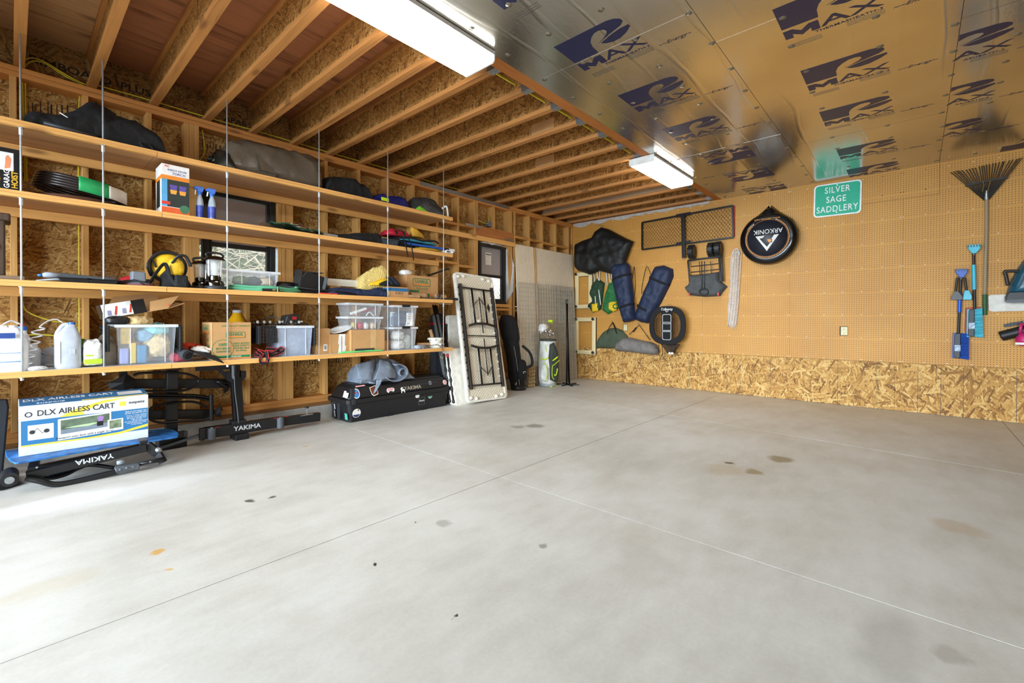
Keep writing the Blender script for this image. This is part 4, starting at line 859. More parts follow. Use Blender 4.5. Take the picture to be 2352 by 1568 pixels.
# black funnel and angled black case with pole
a = lw(655, 655, .3); t = thing('black_scoop', 'small black plastic scoop with handle behind the green hose', 'scoop', (.3, a.y, Z))
G().lathe([(.03, 0), (.07, .03), (.085, .09), (.06, .12)], n=18, sx=.8, sy=1.2).o('bowl', M_BLACK, t, smooth=True); G().bar((0, .07, .07), (0, .17, .135), .02, .018).o('handle', M_BLACK, t)
a, b = lw(682, 660, .45), lw(748, 665, .45); zt = lw(700, 622, .45).z
t = thing('black_case', 'bulky black plastic case with flared panels behind a rod', 'case', (.38, (a.y+b.y)/2, Z))
G().prism([(a.y, Z), (b.y, Z), (b.y+.03, Z+.06), (b.y-.02, zt-.05), (a.y+.09, zt), (a.y+.05, zt-.05), (a.y+.04, zt+.02)], .3, .47).o('case_body', M_BLACK, t, bev=.008, world=True)
G().add([(.47, b.y-.02, zt-.05), (.5, b.y+.0, zt-.06), (.5, b.y-.03, Z+.05), (.47, b.y-.05, Z+.04)], [(0, 1, 2, 3)]).o('side_panel', M_DGREY, t, thick=.006, world=True); G().box(.3, .47, a.y+.1, b.y-.03, zt-.012, zt-.004).o('lid_seam', M_DGREY, t, world=True)
a, b = lw(645, 655, .5), lw(808, 678, .6); tag(G().tube([(.45, a.y, Z+.07), (.56, b.y-.05, Z+.03), (.59, b.y+.06, Z+.01)], .009, 8).o('black_pole', M_BLKM, smooth=True), 'long thin black pole lying slantwise over the navy bundle', 'pole')
tag(G().box(.54, .6, lw(736, 678, .6).y, lw(775, 680, .6).y, Z, Z+.012).o('red_strip', mat('red_print', '#d93b2b', .5), bev=.003), 'thin red and white plastic strip at the shelf edge', 'strip')
# white trim length, navy bundle, egg-crate foam, knee pads
a, b = lw(752, 655, .36), lw(857, 652, .36); tag(G().prism([(.26, Z+.11), (.36, Z+.11), (.36, Z+.185), (.352, Z+.185), (.352, Z+.118), (.26, Z+.118)], a.y, b.y, 'xz').o('white_trim', mat('cream_trim', '#e7e3d3', .5)), 'length of white plastic trim channel on the third shelf', 'trim')
for yy, nm, lb in ((a.y+.08, 'brown_paper_pad', 'folded brown card pad under the white trim beside the black case'), (b.y-.13, 'brown_paper_pad', 'folded brown card pad under the white trim beside the yellow foam')): tag(G().box(.24, .38, yy-.06, yy+.06, Z, Z+.11).o(nm, M_CARD, bev=.004), lb, 'card', 'card pads under the white trim')
t = thing('navy_bundle', 'navy blue padded bundle rolled up along the third shelf', 'bundle', (.5, -4.9, Z)); y0, y1 = lw(757, 668, .52).y, lw(890, 675, .52).y
ridge(prof([(757, 664), (775, 660), (800, 662), (830, 663), (855, 664), (868, 660), (882, 662), (890, 672)], .53, Z), .48, .14, Z, .03, 51, freq=9).o('padded_roll', F_NAVY, t, smooth=True, world=True)
t = thing('foam_topper', 'crumpled yellow egg-crate foam on the third shelf', 'foam', (.36, -4.55, Z)); a, b = lw(826, 650, .4), lw(895, 652, .4)
pr = prof([(826, 650), (835, 633), (852, 622), (868, 612), (882, 610), (892, 622), (896, 645)], .42, Z)
def eggf():
    tt = NT('eggcrate_foam'); v = tt.pos((1, 1, 1)); w = tt.N('ShaderNodeTexVoronoi'); w.inputs['Scale'].default_value = 14; tt.L(v, w.inputs['Vector'])
    s = tt.math('SINE', tt.math('MULTIPLY', w.outputs['Distance'], 28)); tt.set(tt.ramp(s, [(0, srgb('#dcc06c')), (1, srgb('#ecd68e'))]), .95); tt.bump(s, .4, .006); return tt.m
M_EGG = eggf(); g = ridge(pr, .34, .24, Z+.0, .02, 61); g.o('foam_sheet', M_EGG, t, smooth=True, world=True)
t = thing('knee_pads', 'black and yellow strapped knee pads on the small blue-banded carton', 'pads', (.5, -4.4, Z)); a = lw(880, 655, .5); zb = lw(900, 657, .52).z
ridge([(a.y-.14, .03, .5), (a.y-.05, .06, .9), (a.y+.04, .09, 1), (a.y+.12, .05, .8)], .46, .14, zb, .03, 7).o('yellow_shell', fabric('yellow_nylon', '#e6b91c', .55, .3), t, smooth=True, world=True)
ridge([(a.y-.06, .02, .6), (a.y+.02, .06, 1), (a.y+.1, .075, 1), (a.y+.2, .03, .7)], .52, .1, zb, .03, 8).o('black_pad', F_BLK2, t, smooth=True, world=True)
for k in range(4): G().bar((.55, a.y+.01+.03*k, zb+.1), (.575, a.y+.07+.035*k, zb+.02), .02, .006, up=(1, 0, 0)).o('strap', F_BLK if k % 2 else fabric('navy_nylon', '#1d2b4a', .6, .5), t, world=True)
# cartons
def carton(name, lab_, x0, x1, y0, y1, z0, h, m=None, tape=None, tapew=.05, open_=False):
    t = thing(name, lab_, 'box', ((x0+x1)/2, (y0+y1)/2, z0)); m = m or M_CARD; dx, dy = (x1-x0)/2, (y1-y0)/2
    G().box(-dx, dx, -dy, dy, 0, h).o('carton', m, t, bev=.003)
    G().box(dx-.0015, dx+.0006, -dy+.002, -dy+.006, .004, h-.004).o('corner_crease', mat('crease', '#9d7444', .9), t)
    if tape: G().box(dx, dx+.0007, tape-tapew/2, tape+tapew/2, h*.0, h).o('tape', mat('packing_tape', '#cda873', .35), t); G().box(-dx, dx, tape-tapew/2, tape+tapew/2, h, h+.0008).o('tape', mat('packing_tape', '#cda873', .35), t)
    return t
M_UG = mat('print_green', '#1f7a4a', .7); M_UO = mat('print_orange', '#e5822e', .7)
def badge(t, x, y, z, w, small=''):
    """rounded badge reading U-HAUL with an orange bar"""
    h = w*.36; o = rrect(w, h, h*.22, 3); i = rrect(w*.94, h*.84, h*.16, 3)
    G().ring([(y+a, z+b) for a, b in o], [(y+a, z+b) for a, b in i], x, x+.0007).o('badge_outline', M_UG, t)
    text('U-HAUL', h*.62, 'lettering', M_UG, t, fr(x+.0004, y, z+h*.1), bold=.025, sx=.92); G().box(x, x+.0006, y-w*.44, y+w*.44, z-h*.36, z-h*.2).o('orange_bar', M_UO, t)
a, b = lw(886, 660, .57), lw(938, 684, .57); t = carton('blue_band_carton', 'small brown carton with a blue printed band on the third shelf', .38, .57, a.y+.05, b.y, Z, lw(900, 658, .57).z-Z)
dy = (b.y-a.y-.05)/2; H = lw(900, 658, .57).z-Z; G().box(.095, .0956, -dy, dy, H-.05, H-.012).o('blue_band', mat('print_blue2', '#2c6c9c', .7), t); G().box(-.095, .095, -dy-.0005, -dy, H-.05, H-.012).o('blue_band', mat('print_blue2', '#2c6c9c', .7), t)
for z in (H*.5, H*.38): text('llnl  nlmln  nll', .018, 'lettering', M_DGREY, t, fr(.0956, 0, z))
a, b = lw(930, 630, .42), lw(1006, 634, .42); H = a.z-Z; t = carton('moving_carton', 'brown moving carton with green badge on the third shelf', .14, .42, a.y+.03, b.y, Z, H); dy = (b.y-a.y-.03)/2
badge(t, .1405, -.02, H*.72, dy*1.15); text('Specialists to Moving', .022, 'lettering', M_UG, t, fr(.1407, -.01, H*.48)); text('llmln nlnl mnl lnml', .02, 'lettering', M_UG, t, fr(.1407, -.01, H*.42))
G().box(.14, .1407, -dy*.85, -dy*.25, H*.3, H*.38).o('green_strip', M_UG, t); G().box(.14, .1407, dy*.45, dy*.62, H*.1, H*.26).o('orange_patch', M_UO, t); G().box(.14, .1407, dy*.3, dy*.42, H*.1, H*.26).o('green_patch', M_UG, t)
G().add([(-.1, -dy*.9, H), (.1, -dy*.9, H), (.07, -dy*.2, H+.07), (-.09, -dy*.2, H+.09)], [(0, 1, 2, 3)]).o('raised_flap', M_CARD, t, thick=.004)
o = _soft('white_paper_bag', 'white paper bag poking from the moving carton', 'paper', (.33, a.y+.07, Z+H), (.12, .16, .07), M_WHITE, 70, .15, 3, .7, None)
a, b = lw(985, 634, .3), lw(1030, 617, .3); tag(G().bar((.3, a.y, a.z+.01), (.3, b.y, b.z), .03, .022).o('black_rail', M_BLKM), 'short black metal rail sticking up beside the moving carton', 'rail')
for k, (u0, u1, vt, X, r, lb) in enumerate(((943, 975, 672, .5, .038, 'wrinkled roll of brown kraft paper by the moving carton'), (938, 962, 682, .56, .022, 'small flattened brown paper roll with an orange core'), (1000, 1022, 678, .5, .034, 'stout brown cardboard tube on the third shelf end'))):
    y0, y1 = lw(u0, vt, X).y, lw(u1, vt, X).y; t = thing('paper_roll', lb, 'paper roll', (X, (y0+y1)/2, Z)); g = G().tube([(0, -(y1-y0)/2, r), (0, 0, r*1.05), (0, (y1-y0)/2, r)], [r, r*.94, r], 16); g.o('roll', mat('kraft', '#b48d62', .9, var=.2), t, smooth=True, ang=60); G().cyl((0, (y1-y0)/2-.002, r), (0, (y1-y0)/2+.001, r), r*.55, n=14).o('core', M_DGREY, t)
y = lw(1000, 685, .56).y; t = thing('socket_set', 'cluster of small metal fittings in a clear pack at the shelf end', 'fittings', (.54, y, Z))
G().box(-.04, .04, -.17, .13, 0, .012).o('tray', M_DGREY, t)
for k in range(9): G().cyl((-.02+.02*(k % 3), -.14+.028*k, .012), (-.02+.02*(k % 3), -.14+.028*k, .03+.01*(k % 2)), .01, n=8).o('fitting', M_CHROME, t)
G().cyl((0, .07, .012), (.0, .07, .065), .022, n=14).o('black_cup', M_BLACK, t)
a, b = lw(1018, 686, .55), lw(1046, 690, .55); tag(G().bar((.52, a.y, Z+.012), (.55, b.y, Z+.012), .03, .022).bar((.55, b.y-.03, Z+.016), (.55, b.y+.03, Z+.014), .045, .03).o('black_clamp', M_BLACK, bev=.004), 'black clamp bar overhanging the third shelf end', 'clamp')
# ------------------------------------------------------------- lowest shelf (its top is seen from above)
Z = ZS[3]
def top(u, v): return hz(u, v, Z)
M_JUGW = mat('white_jug', '#eceff1', .4); M_JUGG = mat('silver_grey_jug', '#b9bfc8', .35)
def jug(name, lab_, X, y0, y1, h, m, labels, seed=0, cap=None):
    """handled jug: flattened bottle with a real handle loop"""
    t = thing(name, lab_, 'jug', (X-.06, (y0+y1)/2, Z)); w = (y1-y0)/2; d = .07
    def sec(i, j):
        a = 2*math.pi*i; z = h*j
        k = 1 if j < .62 else max(.3, 1-((j-.62)/.38)**1.6*.72)
        c, s = math.cos(a), math.sin(a); e = .55
        return (math.copysign(abs(c)**e, c)*d*k*(.94 if j < .03 else 1), math.copysign(abs(s)**e, s)*w*k*(.94 if j < .03 else 1)+(1-k)*w*.35, z)
    g = G().sheet(sec, 32, 24, closed=True); n = len(g.v); g.f.append(tuple(range(32))[::-1]); g.f.append(tuple(range(n-32, n))); g.o('bottle', m, t, smooth=True, ang=50)
    G().cyl((0, w*.3, h*.96), (0, w*.3, h*1.05), .02, n=16).o('cap', cap or M_WHITE, t, smooth=True, ang=40)
    G().tube(spline([(0, w*.05, h*1.0), (0, -w*.35, h*.97), (0, -w*.78, h*.78), (0, -w*.8, h*.58)], 6), .014, 8).o('handle', m, t, smooth=True)
    for (a, b, c, e, mm) in labels: G().box(d-.001, d+.0012, -w+2*w*a, -w+2*w*b, h*c, h*e).o('label_panel', mm, t)
    return t
M_LBL = mat('label_white', '#f6f7f8', .5); M_LB = mat('label_blue', '#2d7fc9', .5)
a, b = lw(-40, 800, .56), lw(66, 800, .56); jug('white_jug', 'big white plastic jug with blue label lines on the lowest shelf', .57, a.y, b.y, lw(40, 752, .56).z-Z, M_JUGW, [(.1, .85, .42, .43, M_LB), (.1, .85, .22, .235, M_LB), (.25, .7, .76, .88, mat('navy_label', '#24478c', .5))])
a, b = lw(125, 800, .55), lw(188, 800, .55); t = jug('silver_jug', 'silver-grey plastic jug with embossed square on the lowest shelf', .56, a.y, b.y, lw(150, 745, .55).z-Z, M_JUGG, [(.0, .2, .12, .62, mat('jug_label', '#e7e4dd', .5, var=.3, scale=40))], cap=mat('spray_blue', '#2968c8', .4))
G().box(.069, .073, .005, .035, .1, .14).o('embossed_square', M_JUGG, t, bev=.003)
def bottle(name, lab_, X, u, vt, r, m, capm, band=None):
    a = lw(u, vt, X); h = a.z-Z; t = thing(name, lab_, 'bottle', (X, a.y, Z))
    G().lathe([(r*.9, 0), (r, .01), (r, h*.68), (r*.6, h*.8), (r*.55, h*.86)], n=22).o('bottle', m, t, smooth=True, ang=50); G().cyl((0, 0, h*.86), (0, 0, h*.95), r*.6, n=16).o('collar', band or m, t, smooth=True, ang=50); G().cyl((0, 0, h*.95), (0, 0, h), r*.3, n=12).o('red_spout', capm, t)
    return t
M_RED = mat('spout_red', '#c8262c', .4)
t = bottle('wand_bottle', 'white bottle with blue collar and red spout behind the big white jug', .36, 51, 744, .04, M_JUGW, M_RED, mat('spray_blue', '#2968c8', .4))
b = lw(20, 765, .5); a = lw(51, 744, .36); G().tube(spline([(0, -.01, a.z-Z), (.02, -.06, a.z-Z+.02), (.07, -.13, a.z-Z-.06), (.08, -.14, a.z-Z-.16)], 7), .006, 8).o('hose', M_WHITE, t, smooth=True)
t = bottle('coil_hose_bottle', 'white bottle with red spout and coiled white hose behind the silver jug', .36, 148, 744, .05, M_JUGW, M_RED, mat('spray_blue', '#2968c8', .4)); a = lw(148, 744, .36); h = a.z-Z
pts = [(0, 0, h), (.01, -.04, h+.035), (.03, -.09, h+.02)]+[(.07+.025*math.cos(k*.55), -.13+.028*math.sin(k*.55)-.001*k, h-.02-k*.0042) for k in range(70)]
G().tube(spline(pts, 2), .0048, 6).o('coiled_hose', M_WHITE, t, smooth=True)
# blue sprayer, clear funnel dish, wand
p = top(82, 842); t = thing('blue_sprayer', 'small blue bottle with clear dish leaning on it on the lowest shelf', 'bottle', (p.x-.03, p.y, Z))
G().lathe([(.05, 0), (.055, .01), (.055, .08), (.03, .13)], n=20).o('bottle', mat('cobalt', '#0f50b4', .4), t, smooth=True)
G().lathe([(.005, 0), (.05, .012), (.066, .03), (.07, .032)], c=(.06, .08, .068), n=26, cap=False, M=Matrix.Rotation(math.radians(65), 4, 'Y') @ Matrix.Rotation(math.radians(10), 4, 'X')).o('clear_dish', glass('clear_blue', '#9cc4ee', .55, .1), t, smooth=True)
G().bar((.05, -.08, .2), (.09, .06, .09), .014, .008).o('clear_wand', glass('clear_grey', '#d5dde6', .7, .2), t)
p = top(82, 770); tag(G().lathe([(.02, 0), (.035, .01), (.04, .06)], c=(.3, lw(173, 755, .3).y, Z+.0), n=18).lathe([(.04, .06), (.05, .14), (.055, .20), (.02, .21)], c=(.3, lw(173, 755, .3).y, Z), n=18).o('lime_tub', mat('lime_lid', '#7fc63a', .5), smooth=True, ang=50), 'lime green lidded tub behind the silver jug', 'tub')
p = top(78, 800); tag(G().lathe([(.035, 0), (.037, .13), (.02, .15), (.02, .17)], c=(.3, lw(78, 800, .3).y, Z), n=16).o('white_tube', M_JUGW, smooth=True, ang=50), 'white tube behind the blue bottle and clear dish', 'bottle')
p = top(85, 850); _soft('crumpled_wrap', 'crumpled clear white wrap by the blue bottle', 'wrap', (p.x-.01, p.y, Z), (.07, .1, .03), M_WHITE, 81, .3, 4, .8, None)
p = top(100, 810); _soft('plastic_wrap', 'clear crumpled plastic wrap behind the coiled hose', 'wrap', (.26, lw(108, 815, .3).y, Z), (.1, .14, .09), glass('wrap_film', '#e4e8ec', .4, .2), 82, .35, 4, .8, None)
a, b = lw(191, 845, .55), lw(236, 845, .55); t = thing('seed_bag', 'crumpled white plastic bag with lime green label on the lowest shelf', 'bag', (.5, (a.y+b.y)/2, Z)); h = lw(214, 780, .55).z-Z
G().blob((0, 0, h*.5), (.14, b.y-a.y, h), 83, .12, 4, p=.5).o('bag_body', fabric('white_film', '#e6e8e2', .4, .6), t, smooth=True)
G().box(.068, .074, -.05, .05, h*.12, h*.3).o('green_label', mat('lime_print', '#b5d334', .5), t, bev=.01); G().box(.066, .072, -.045, -.0, h*.4, h*.46).o('green_label', mat('lime_print', '#b5d334', .5), t, bev=.005)
p = lw(247, 830, .44); tag(ridge([(p.y-.06, .2, .8), (p.y, .26, 1), (p.y+.05, .2, .8)], .4, .14, Z, .02, 84).o('clear_seed_bag', glass('clear_bag', '#b9b2a2', .7, .25), smooth=True), 'clear bag of dark seed leaning on the car-care bin', 'bag')
# car-care bin with black lid halves hanging, cloths inside, opened carton on top
a, b = lw(268, 835, .57), lw(405, 830, .57); zt = lw(330, 745, .57).z; y0, y1 = a.y, b.y
t = bin_('car_care_bin', 'clear bin packed with car-care bottles and cloths on the lowest shelf', .22, .57, y0, y1, Z, zt-Z)
M_LID = mat('black_lid', '#1b1c1e', .5)
def lidflap(t, yy, s, x0=-.17, x1=.17, h=.25, zz=0):
    G().box(x0, x1, yy-.008, yy+.008, zz-h, zz).o('lid_half', M_LID, t, bev=.004)
    for k in range(6): z = zz-.02-k*h/6.5; G().box(x0, x1, yy+s*.008-.012*(s < 0), yy+s*.008+.012*(s > 0), z-.006, z).o('lid_rib', M_LID, t)
    for k in range(5): x = x0+(x1-x0)*(k+.5)/5; G().box(x-.004, x+.004, yy+s*.008-.01*(s < 0), yy+s*.008+.01*(s > 0), zz-h, zz).o('lid_rib', M_LID, t)
Hb = zt-Z; lidflap(t, -(y1-y0)/2-.045, -1, h=.2, zz=Hb-.005); lidflap(t, (y1-y0)/2+.03, 1, h=.22, zz=Hb-.005)
yc = (y0+y1)/2; W_ = y1-y0
def packed(nm, lb, f0, f1, z0, z1, m, x=.52, th=.05): tag(G().box(x-th, x, y0+W_*f0, y0+W_*f1, Z+z0, Z+z1).o(nm, m, bev=.008), lb, 'pack')
packed('yellow_polish_pack', 'yellow and blue polish pack inside the car-care bin', .08, .26, .16, .29, mat('pack_yellow', '#e2bd48', .5, var=.3, scale=30), .5); packed('blue_repellent_box', 'blue flat repellent box inside the car-care bin', .34, .5, .01, .15, mat('pack_blue', '#3f86b8', .5), .54)
packed('yellow_wax_bottle', 'yellow wax bottle standing inside the car-care bin', .22, .33, .01, .17, mat('pack_yellow2', '#e6cb62', .5), .54); packed('violet_cleaner_bottle', 'pale violet cleaner bottle standing inside the car-care bin', .06, .2, .01, .13, mat('pack_violet', '#8e93c9', .5), .55)
_soft('cream_chamois', 'cream chamois cloth squeezed inside the car-care bin', 'cloth', (.47, y0+W_*.72, Z+.05), (.14, W_*.42, .2), fabric('chamois', '#d9c193', .9), 85, .25, 3, .8, None)
_soft('blue_cloth', 'pale blue cloth inside the car-care bin', 'cloth', (.4, y0+W_*.55, Z+.17), (.2, W_*.4, .12), fabric('pale_blue_cloth', '#8fb6d6', .9), 86, .2, 3, .8, None)
t = thing('aqua_mitt', 'aqua chenille wash mitt heaped over the car-care bin', 'mitt', (.4, y0+W_*.72, Z+Hb-.1)); random.seed(5); g = G().blob((0, 0, .05), (.22, W_*.46, .1), 87, .1, 3); g.o('mitt_body', fabric('aqua_chenille', '#8fd0d3', .95), t, smooth=True)
for k in range(150):
    u, v = random.uniform(-1, 1), random.uniform(-1, 1)
    if u*u+v*v < 1: p = Vector((u*.1, v*W_*.21, .05+.05*math.sqrt(1-u*u-v*v))); G.__init__(g) if k == 0 else None; g.tube([p, p+Vector((random.uniform(-.01, .01), random.uniform(-.01, .01), .016))], .0045, 5)
g.o('chenille_strand', fabric('aqua_chenille', '#8fd0d3', .95), t, smooth=True, kind='stuff')
_soft('suede_sponge', 'folded beige leather cloth on top of the car-care bin', 'cloth', (.46, y0+W_*.42, Z+Hb-.005), (.16, W_*.42, .075), fabric('beige_leather', '#c9ab78', .85), 88, .2, 3, .7, None)
_soft('black_brush', 'black brush head on top of the car-care bin', 'brush', (.5, y0+W_*.03, Z+Hb-.0), (.09, .14, .07), M_BLACK, 89, .2, 4, .8, None)
# opened printed carton tilted on the bin
t = thing('opened_carton', 'opened carton with printed white side and orange tools resting on the bin', 'box', (.33, y0+W_*.38, Z+Hb+.085), rot=(math.radians(13), 0, 0))
zz = .11; L = .2
for nm, m, bx_ in (('bottom_panel', M_CARD, (-.12, .12, -L, L, 0, .004)), ('back_panel', M_CARD, (-.12, -.116, -L, L, 0, zz)), ('printed_side', M_WHITE, (.116, .12, -L, L*.15, 0, zz)), ('end_panel', M_GLOSSB, (-.12, .12, -L-.004, -L, 0, zz)), ('dark_side', M_GLOSSB, (.1205, .1225, -L*.1, L*.32, 0, zz))): G().box(*bx_).o(nm, m, t)
G().add([(-.12, -L*.6, zz), (-.12, L, zz), (-.15, L*.9, zz+.03), (-.17, -L*.4, zz+.05)], [(0, 1, 2, 3)]).o('raised_flap', M_CARD, t, thick=.004); G().add([(-.12, L, 0), (.12, L, 0), (.13, L+.12, .02), (-.1, L+.12, .03)], [(0, 1, 2, 3)]).o('end_flap', M_CARD, t, thick=.004); G().add([(.12, L*.4, .0), (.12, L, 0), (.13, L+.1, .09), (.125, L*.5, .08)], [(0, 1, 2, 3)]).o('side_flap', M_CARD, t, thick=.004)
for y in (-.13, -.04): G().bar((.1212, y, .02), (.1212, y+.02, .085), .012, .001, up=(1, 0, 0)).o('tool_print', mat('tool_print', '#c7402a', .5), t); G().bar((.1212, y-.035, .02), (.1212, y-.03, .06), .022, .001, up=(1, 0, 0)).o('tool_print', mat('tool_print2', '#8e8fae', .5), t)
tag(G().tube([(.40, y0+W_*.62, Z+Hb+.14), (.44, y0+W_*.95, Z+Hb+.165)], [.016, .02], 12).o('orange_handle', mat('orange_grip', '#e2512a', .5), smooth=True, ang=60), 'orange tool handle poking out of the opened carton', 'tool')
# rolled rubber mat hanging over the edge, gloves
t = thing('rubber_mat', 'dark grey rubber mat unrolling over the lowest shelf edge', 'mat', (.5, -6.5, Z)); a = lw(405, 800, .45); b = lw(490, 838, .62)
G().tube([(.38, lw(400, 795, .38).y, Z+.1), (.60, lw(432, 815, .6).y, Z+.055)], .042, 20).o('mat_roll', mat('rubber_grey', '#2f3237', .8, bump=.2), t, smooth=True, world=True, ang=60)
a = lw(432, 815, .6); G().cyl((.601, a.y, Z+.055), (.606, a.y+.002, Z+.053), .03, n=18).o('roll_hollow', mat('hollow_black', '#0c0c0d', .9), t, world=True)
G().sheet(lambda i, j: (.46+.17*i, lw(425, 800, .5).y+.02+.2*j*(.5+.5*i)+.03*i, Z+.09-.02*j-.10*i*i*(.3+.7*j)+.006), 10, 10).o('mat_sheet', mat('rubber_black', '#1e2023', .75, bump=.2), t, smooth=True, thick=.006, world=True)
p = top(447, 830); 
for k, (dx, dy, m, lb) in enumerate(((-.05, -.05, fabric('orange_glove', '#d2452a', .8), 'orange work glove behind the rubber mat'), (.0, .0, fabric('white_glove', '#e9e4da', .85), 'white cotton work glove beside the large moving carton'), (-.02, -.2, fabric('maroon_rag', '#a84a58', .9), 'pink and white rag tucked under the rubber mat'))):
    t = thing('work_glove' if k < 2 else 'pink_rag', lb, 'glove' if k < 2 else 'cloth', ((.36, lw(432, 800, .36).y, Z+.075) if k == 0 else (.47, lw(458, 806, .47).y, Z+.05) if k == 1 else (.5, lw(411, 818, .5).y, Z+.002)))
    G().blob((0, 0, .035), (.1, .13, .08), 90+k, .2, 4).o('palm', m, t, smooth=True)
    if k < 2:
        for f in range(4): G().tube([(-.03+.022*f, .04, .045), (-.03+.024*f, .085, .05-.004*f), (-.03+.026*f, .11, .03)], [.014, .013, .009], 8).o('finger', m, t, smooth=True)
        G().tube([(.04, 0, .04), (.075, .03, .035), (.08, .055, .02)], [.015, .013, .009], 8).o('thumb', m, t, smooth=True)
# large moving carton
a, b = lw(487, 828, .56), lw(577, 822, .56); y0 = a.y; y1 = b.y; H = lw(530, 740, .56).z-Z
t = carton('large_moving_carton', 'large brown moving carton with green lettering about buy-back', .26, .56, y0, y1, Z, H); dy = (y1-y0)/2
badge(t, .1505, .03, H*.655, dy*1.0); text("EASY-TO-LIFT HANDLES", .021, 'lettering', M_UG, t, fr(.1507, .03, H*.9), shear=.25)
text('100%', .036, 'lettering', M_UG, t, fr(.1507, -dy*.46, H*.40), bold=.02); text('BUY-BACK', .026, 'lettering', M_UG, t, fr(.1507, -dy*.46, H*.30), bold=.02, sx=.85); text('GUARANTEE', .024, 'lettering', M_UG, t, fr(.1507, -dy*.46, H*.22), bold=.02, sx=.8)
text('NEED BOXES?\nTAKE PLENTY!\nWe\'ll Buy Back\nthe Extras.', .021, 'lettering', M_UG, t, fr(.1507, dy*.47, H*.33), shear=.25, bold=.012)
n = 24; G().ring([(-dy*.46+.085*math.cos(k*.2618), H*.3+.08*math.sin(k*.2618)) for k in range(n)], [(-dy*.46+.081*math.cos(k*.2618), H*.3+.076*math.sin(k*.2618)) for k in range(n)], .15, .1507).o('round_stamp', M_UG, t)
G().box(.15, .1507, -dy*.95, dy*.93, H*.05, H*.11).o('green_strip', M_UG, t); G().box(.15, .1507, -dy*.95, dy*.93, H*.02, H*.042).o('orange_strip', M_UO, t); text('uhaul.com', .02, 'lettering', M_WHITE, t, fr(.151, .03, H*.08), bold=.01)
G().ring([(.03+q[0], H*.80+q[1]) for q in rrect(.12, .026, .012, 3)], [(.03+q[0], H*.80+q[1]) for q in rrect(.117, .023, .0105, 3)], .15, .1504).o('handle_cut', mat('crease', '#9d7444', .9), t)
for nm, m, zz0, zz1 in (('side_badge', M_UG, .68, .93), ('side_orange', M_UO, .69, .75)): G().box(-.12, .06, -dy-.0006, -dy, H*zz0, H*zz1).o(nm, m if nm != 'side_badge' else M_UO, t) if nm != 'side_badge' else G().ring([(q[0]-.03, H*.805+q[1]) for q in rrect(.2, H*.25, .015, 3)], [(q[0]-.03, H*.805+q[1]) for q in rrect(.186, H*.225, .012, 3)], -dy-.0007, -dy, 'xz').o(nm, m, t)
text('U-HAUL', .05, 'lettering', M_UG, t, frl(-.03, -dy-.0006, H*.84), bold=.02, sx=.85); text('lnl\nln lml\nlll', .05, 'lettering', M_UG, t, frl(.03, -dy-.0006, H*.38))
a = lw(545, 715, .36); t = thing('amber_bottle', 'clear jug of amber liquid behind the large moving carton', 'bottle', (.2, lw(545, 740, .2).y, Z)); h = lw(545, 712, .2).z-Z
G().lathe([(.09, 0), (.095, h*.5), (.085, h*.75), (.045, h*.9), (.04, h*.94)], n=22).o('liquid', mat('amber_liquid', '#cf9a16', .2), t, smooth=True, ang=50); G().lathe([(.041, h*.94), (.04, h*1.0), (.03, h)], n=16).o('neck', glass('clear_grey', '#d5dde6', .7, .2), t, smooth=True)
# frosted tote with grid lid and lights
a, b = lw(637, 820, .56), lw(718, 812, .56); y0 = lw(590, 822, .5).y+.12; y1 = b.y; zt = lw(660, 748, .56).z
t = bin_('frosted_tote', 'frosted blue-grey tote with black grid lid flaps on the lowest shelf', .24, .56, a.y, y1, Z, zt-Z, clear=glass('frosted_plastic', '#b7c3d8', .62, .35)); H = zt-Z; dy = (y1-a.y)/2
lidflap(t, -dy-.16, -1, h=.17, zz=H); G().box(-.17, .16, -dy-.16, -dy, H-.012, H).o('lid_half', M_LID, t); lidflap(t, dy+.02, 1, h=.2, zz=H)
for k in range(6): G().box(.16, .172, -dy-.155+k*.026, -dy-.145+k*.026, H-.16, H).o('lid_rib', M_LID, t)
for k in range(5): G().box(.16, .17, -dy-.16, -dy-.005, H-.155+k*.032, H-.149+k*.032).o('lid_rib', M_LID, t)
_soft('tote_clothes', 'pale clothes seen through the frosted tote', 'cloth', (.4, (a.y+y1)/2, Z+.01), (.24, dy*1.5, H*.75), fabric('pale_cloth', '#c3cbd8', .9), 93, .15, 3, .6, None)
t = thing('work_lamp', 'black battery work lamp with red patch on the frosted tote', 'lamp', (.42, lw(668, 740, .45).y, Z+H), rz=.3)
G().prism([(-.09, .005), (.09, .03), (.075, .12), (-.06, .1)], -.05, .05).o('lamp_body', mat('lamp_black', '#222325', .4), t, bev=.012); G().box(.05, .052, -.01, .04, .06, .09).o('red_patch', M_RED, t); G().box(.0505, .0515, -.06, -.02, .04, .07).o('grey_patch', M_DGREY, t)
t = thing('light_string', 'black festoon light string with clear bulbs heaped on the frosted tote', 'lights', (.46, lw(640, 745, .5).y, Z+H)); random.seed(9)
yy0 = -.22; G().tube(spline([(.0, yy0, .012), (.03, yy0+.08, .03), (-.02, yy0+.12, .07), (.02, yy0+.2, .085), (.05, yy0+.25, .02), (.0, yy0+.32, .015), (.06, yy0+.4, .03), (.05, yy0+.5, .012)], 7), .006, 6).o('cable', M_BLACK, t, smooth=True)
for k in range(8): y = yy0+.06*k; x = random.uniform(-.03, .07); G().cyl((x, y, .015), (x+.02, y+.02, .03), .012, n=10).o('socket', M_BLACK, t, smooth=True); G().blob((x+.03, y+.032, .036), (.024, .024, .03), 1, 0, 1, 10, 8, flat=False).o('bulb', glass('bulb_glass', '#f5efe0', .2, .05), t, smooth=True)
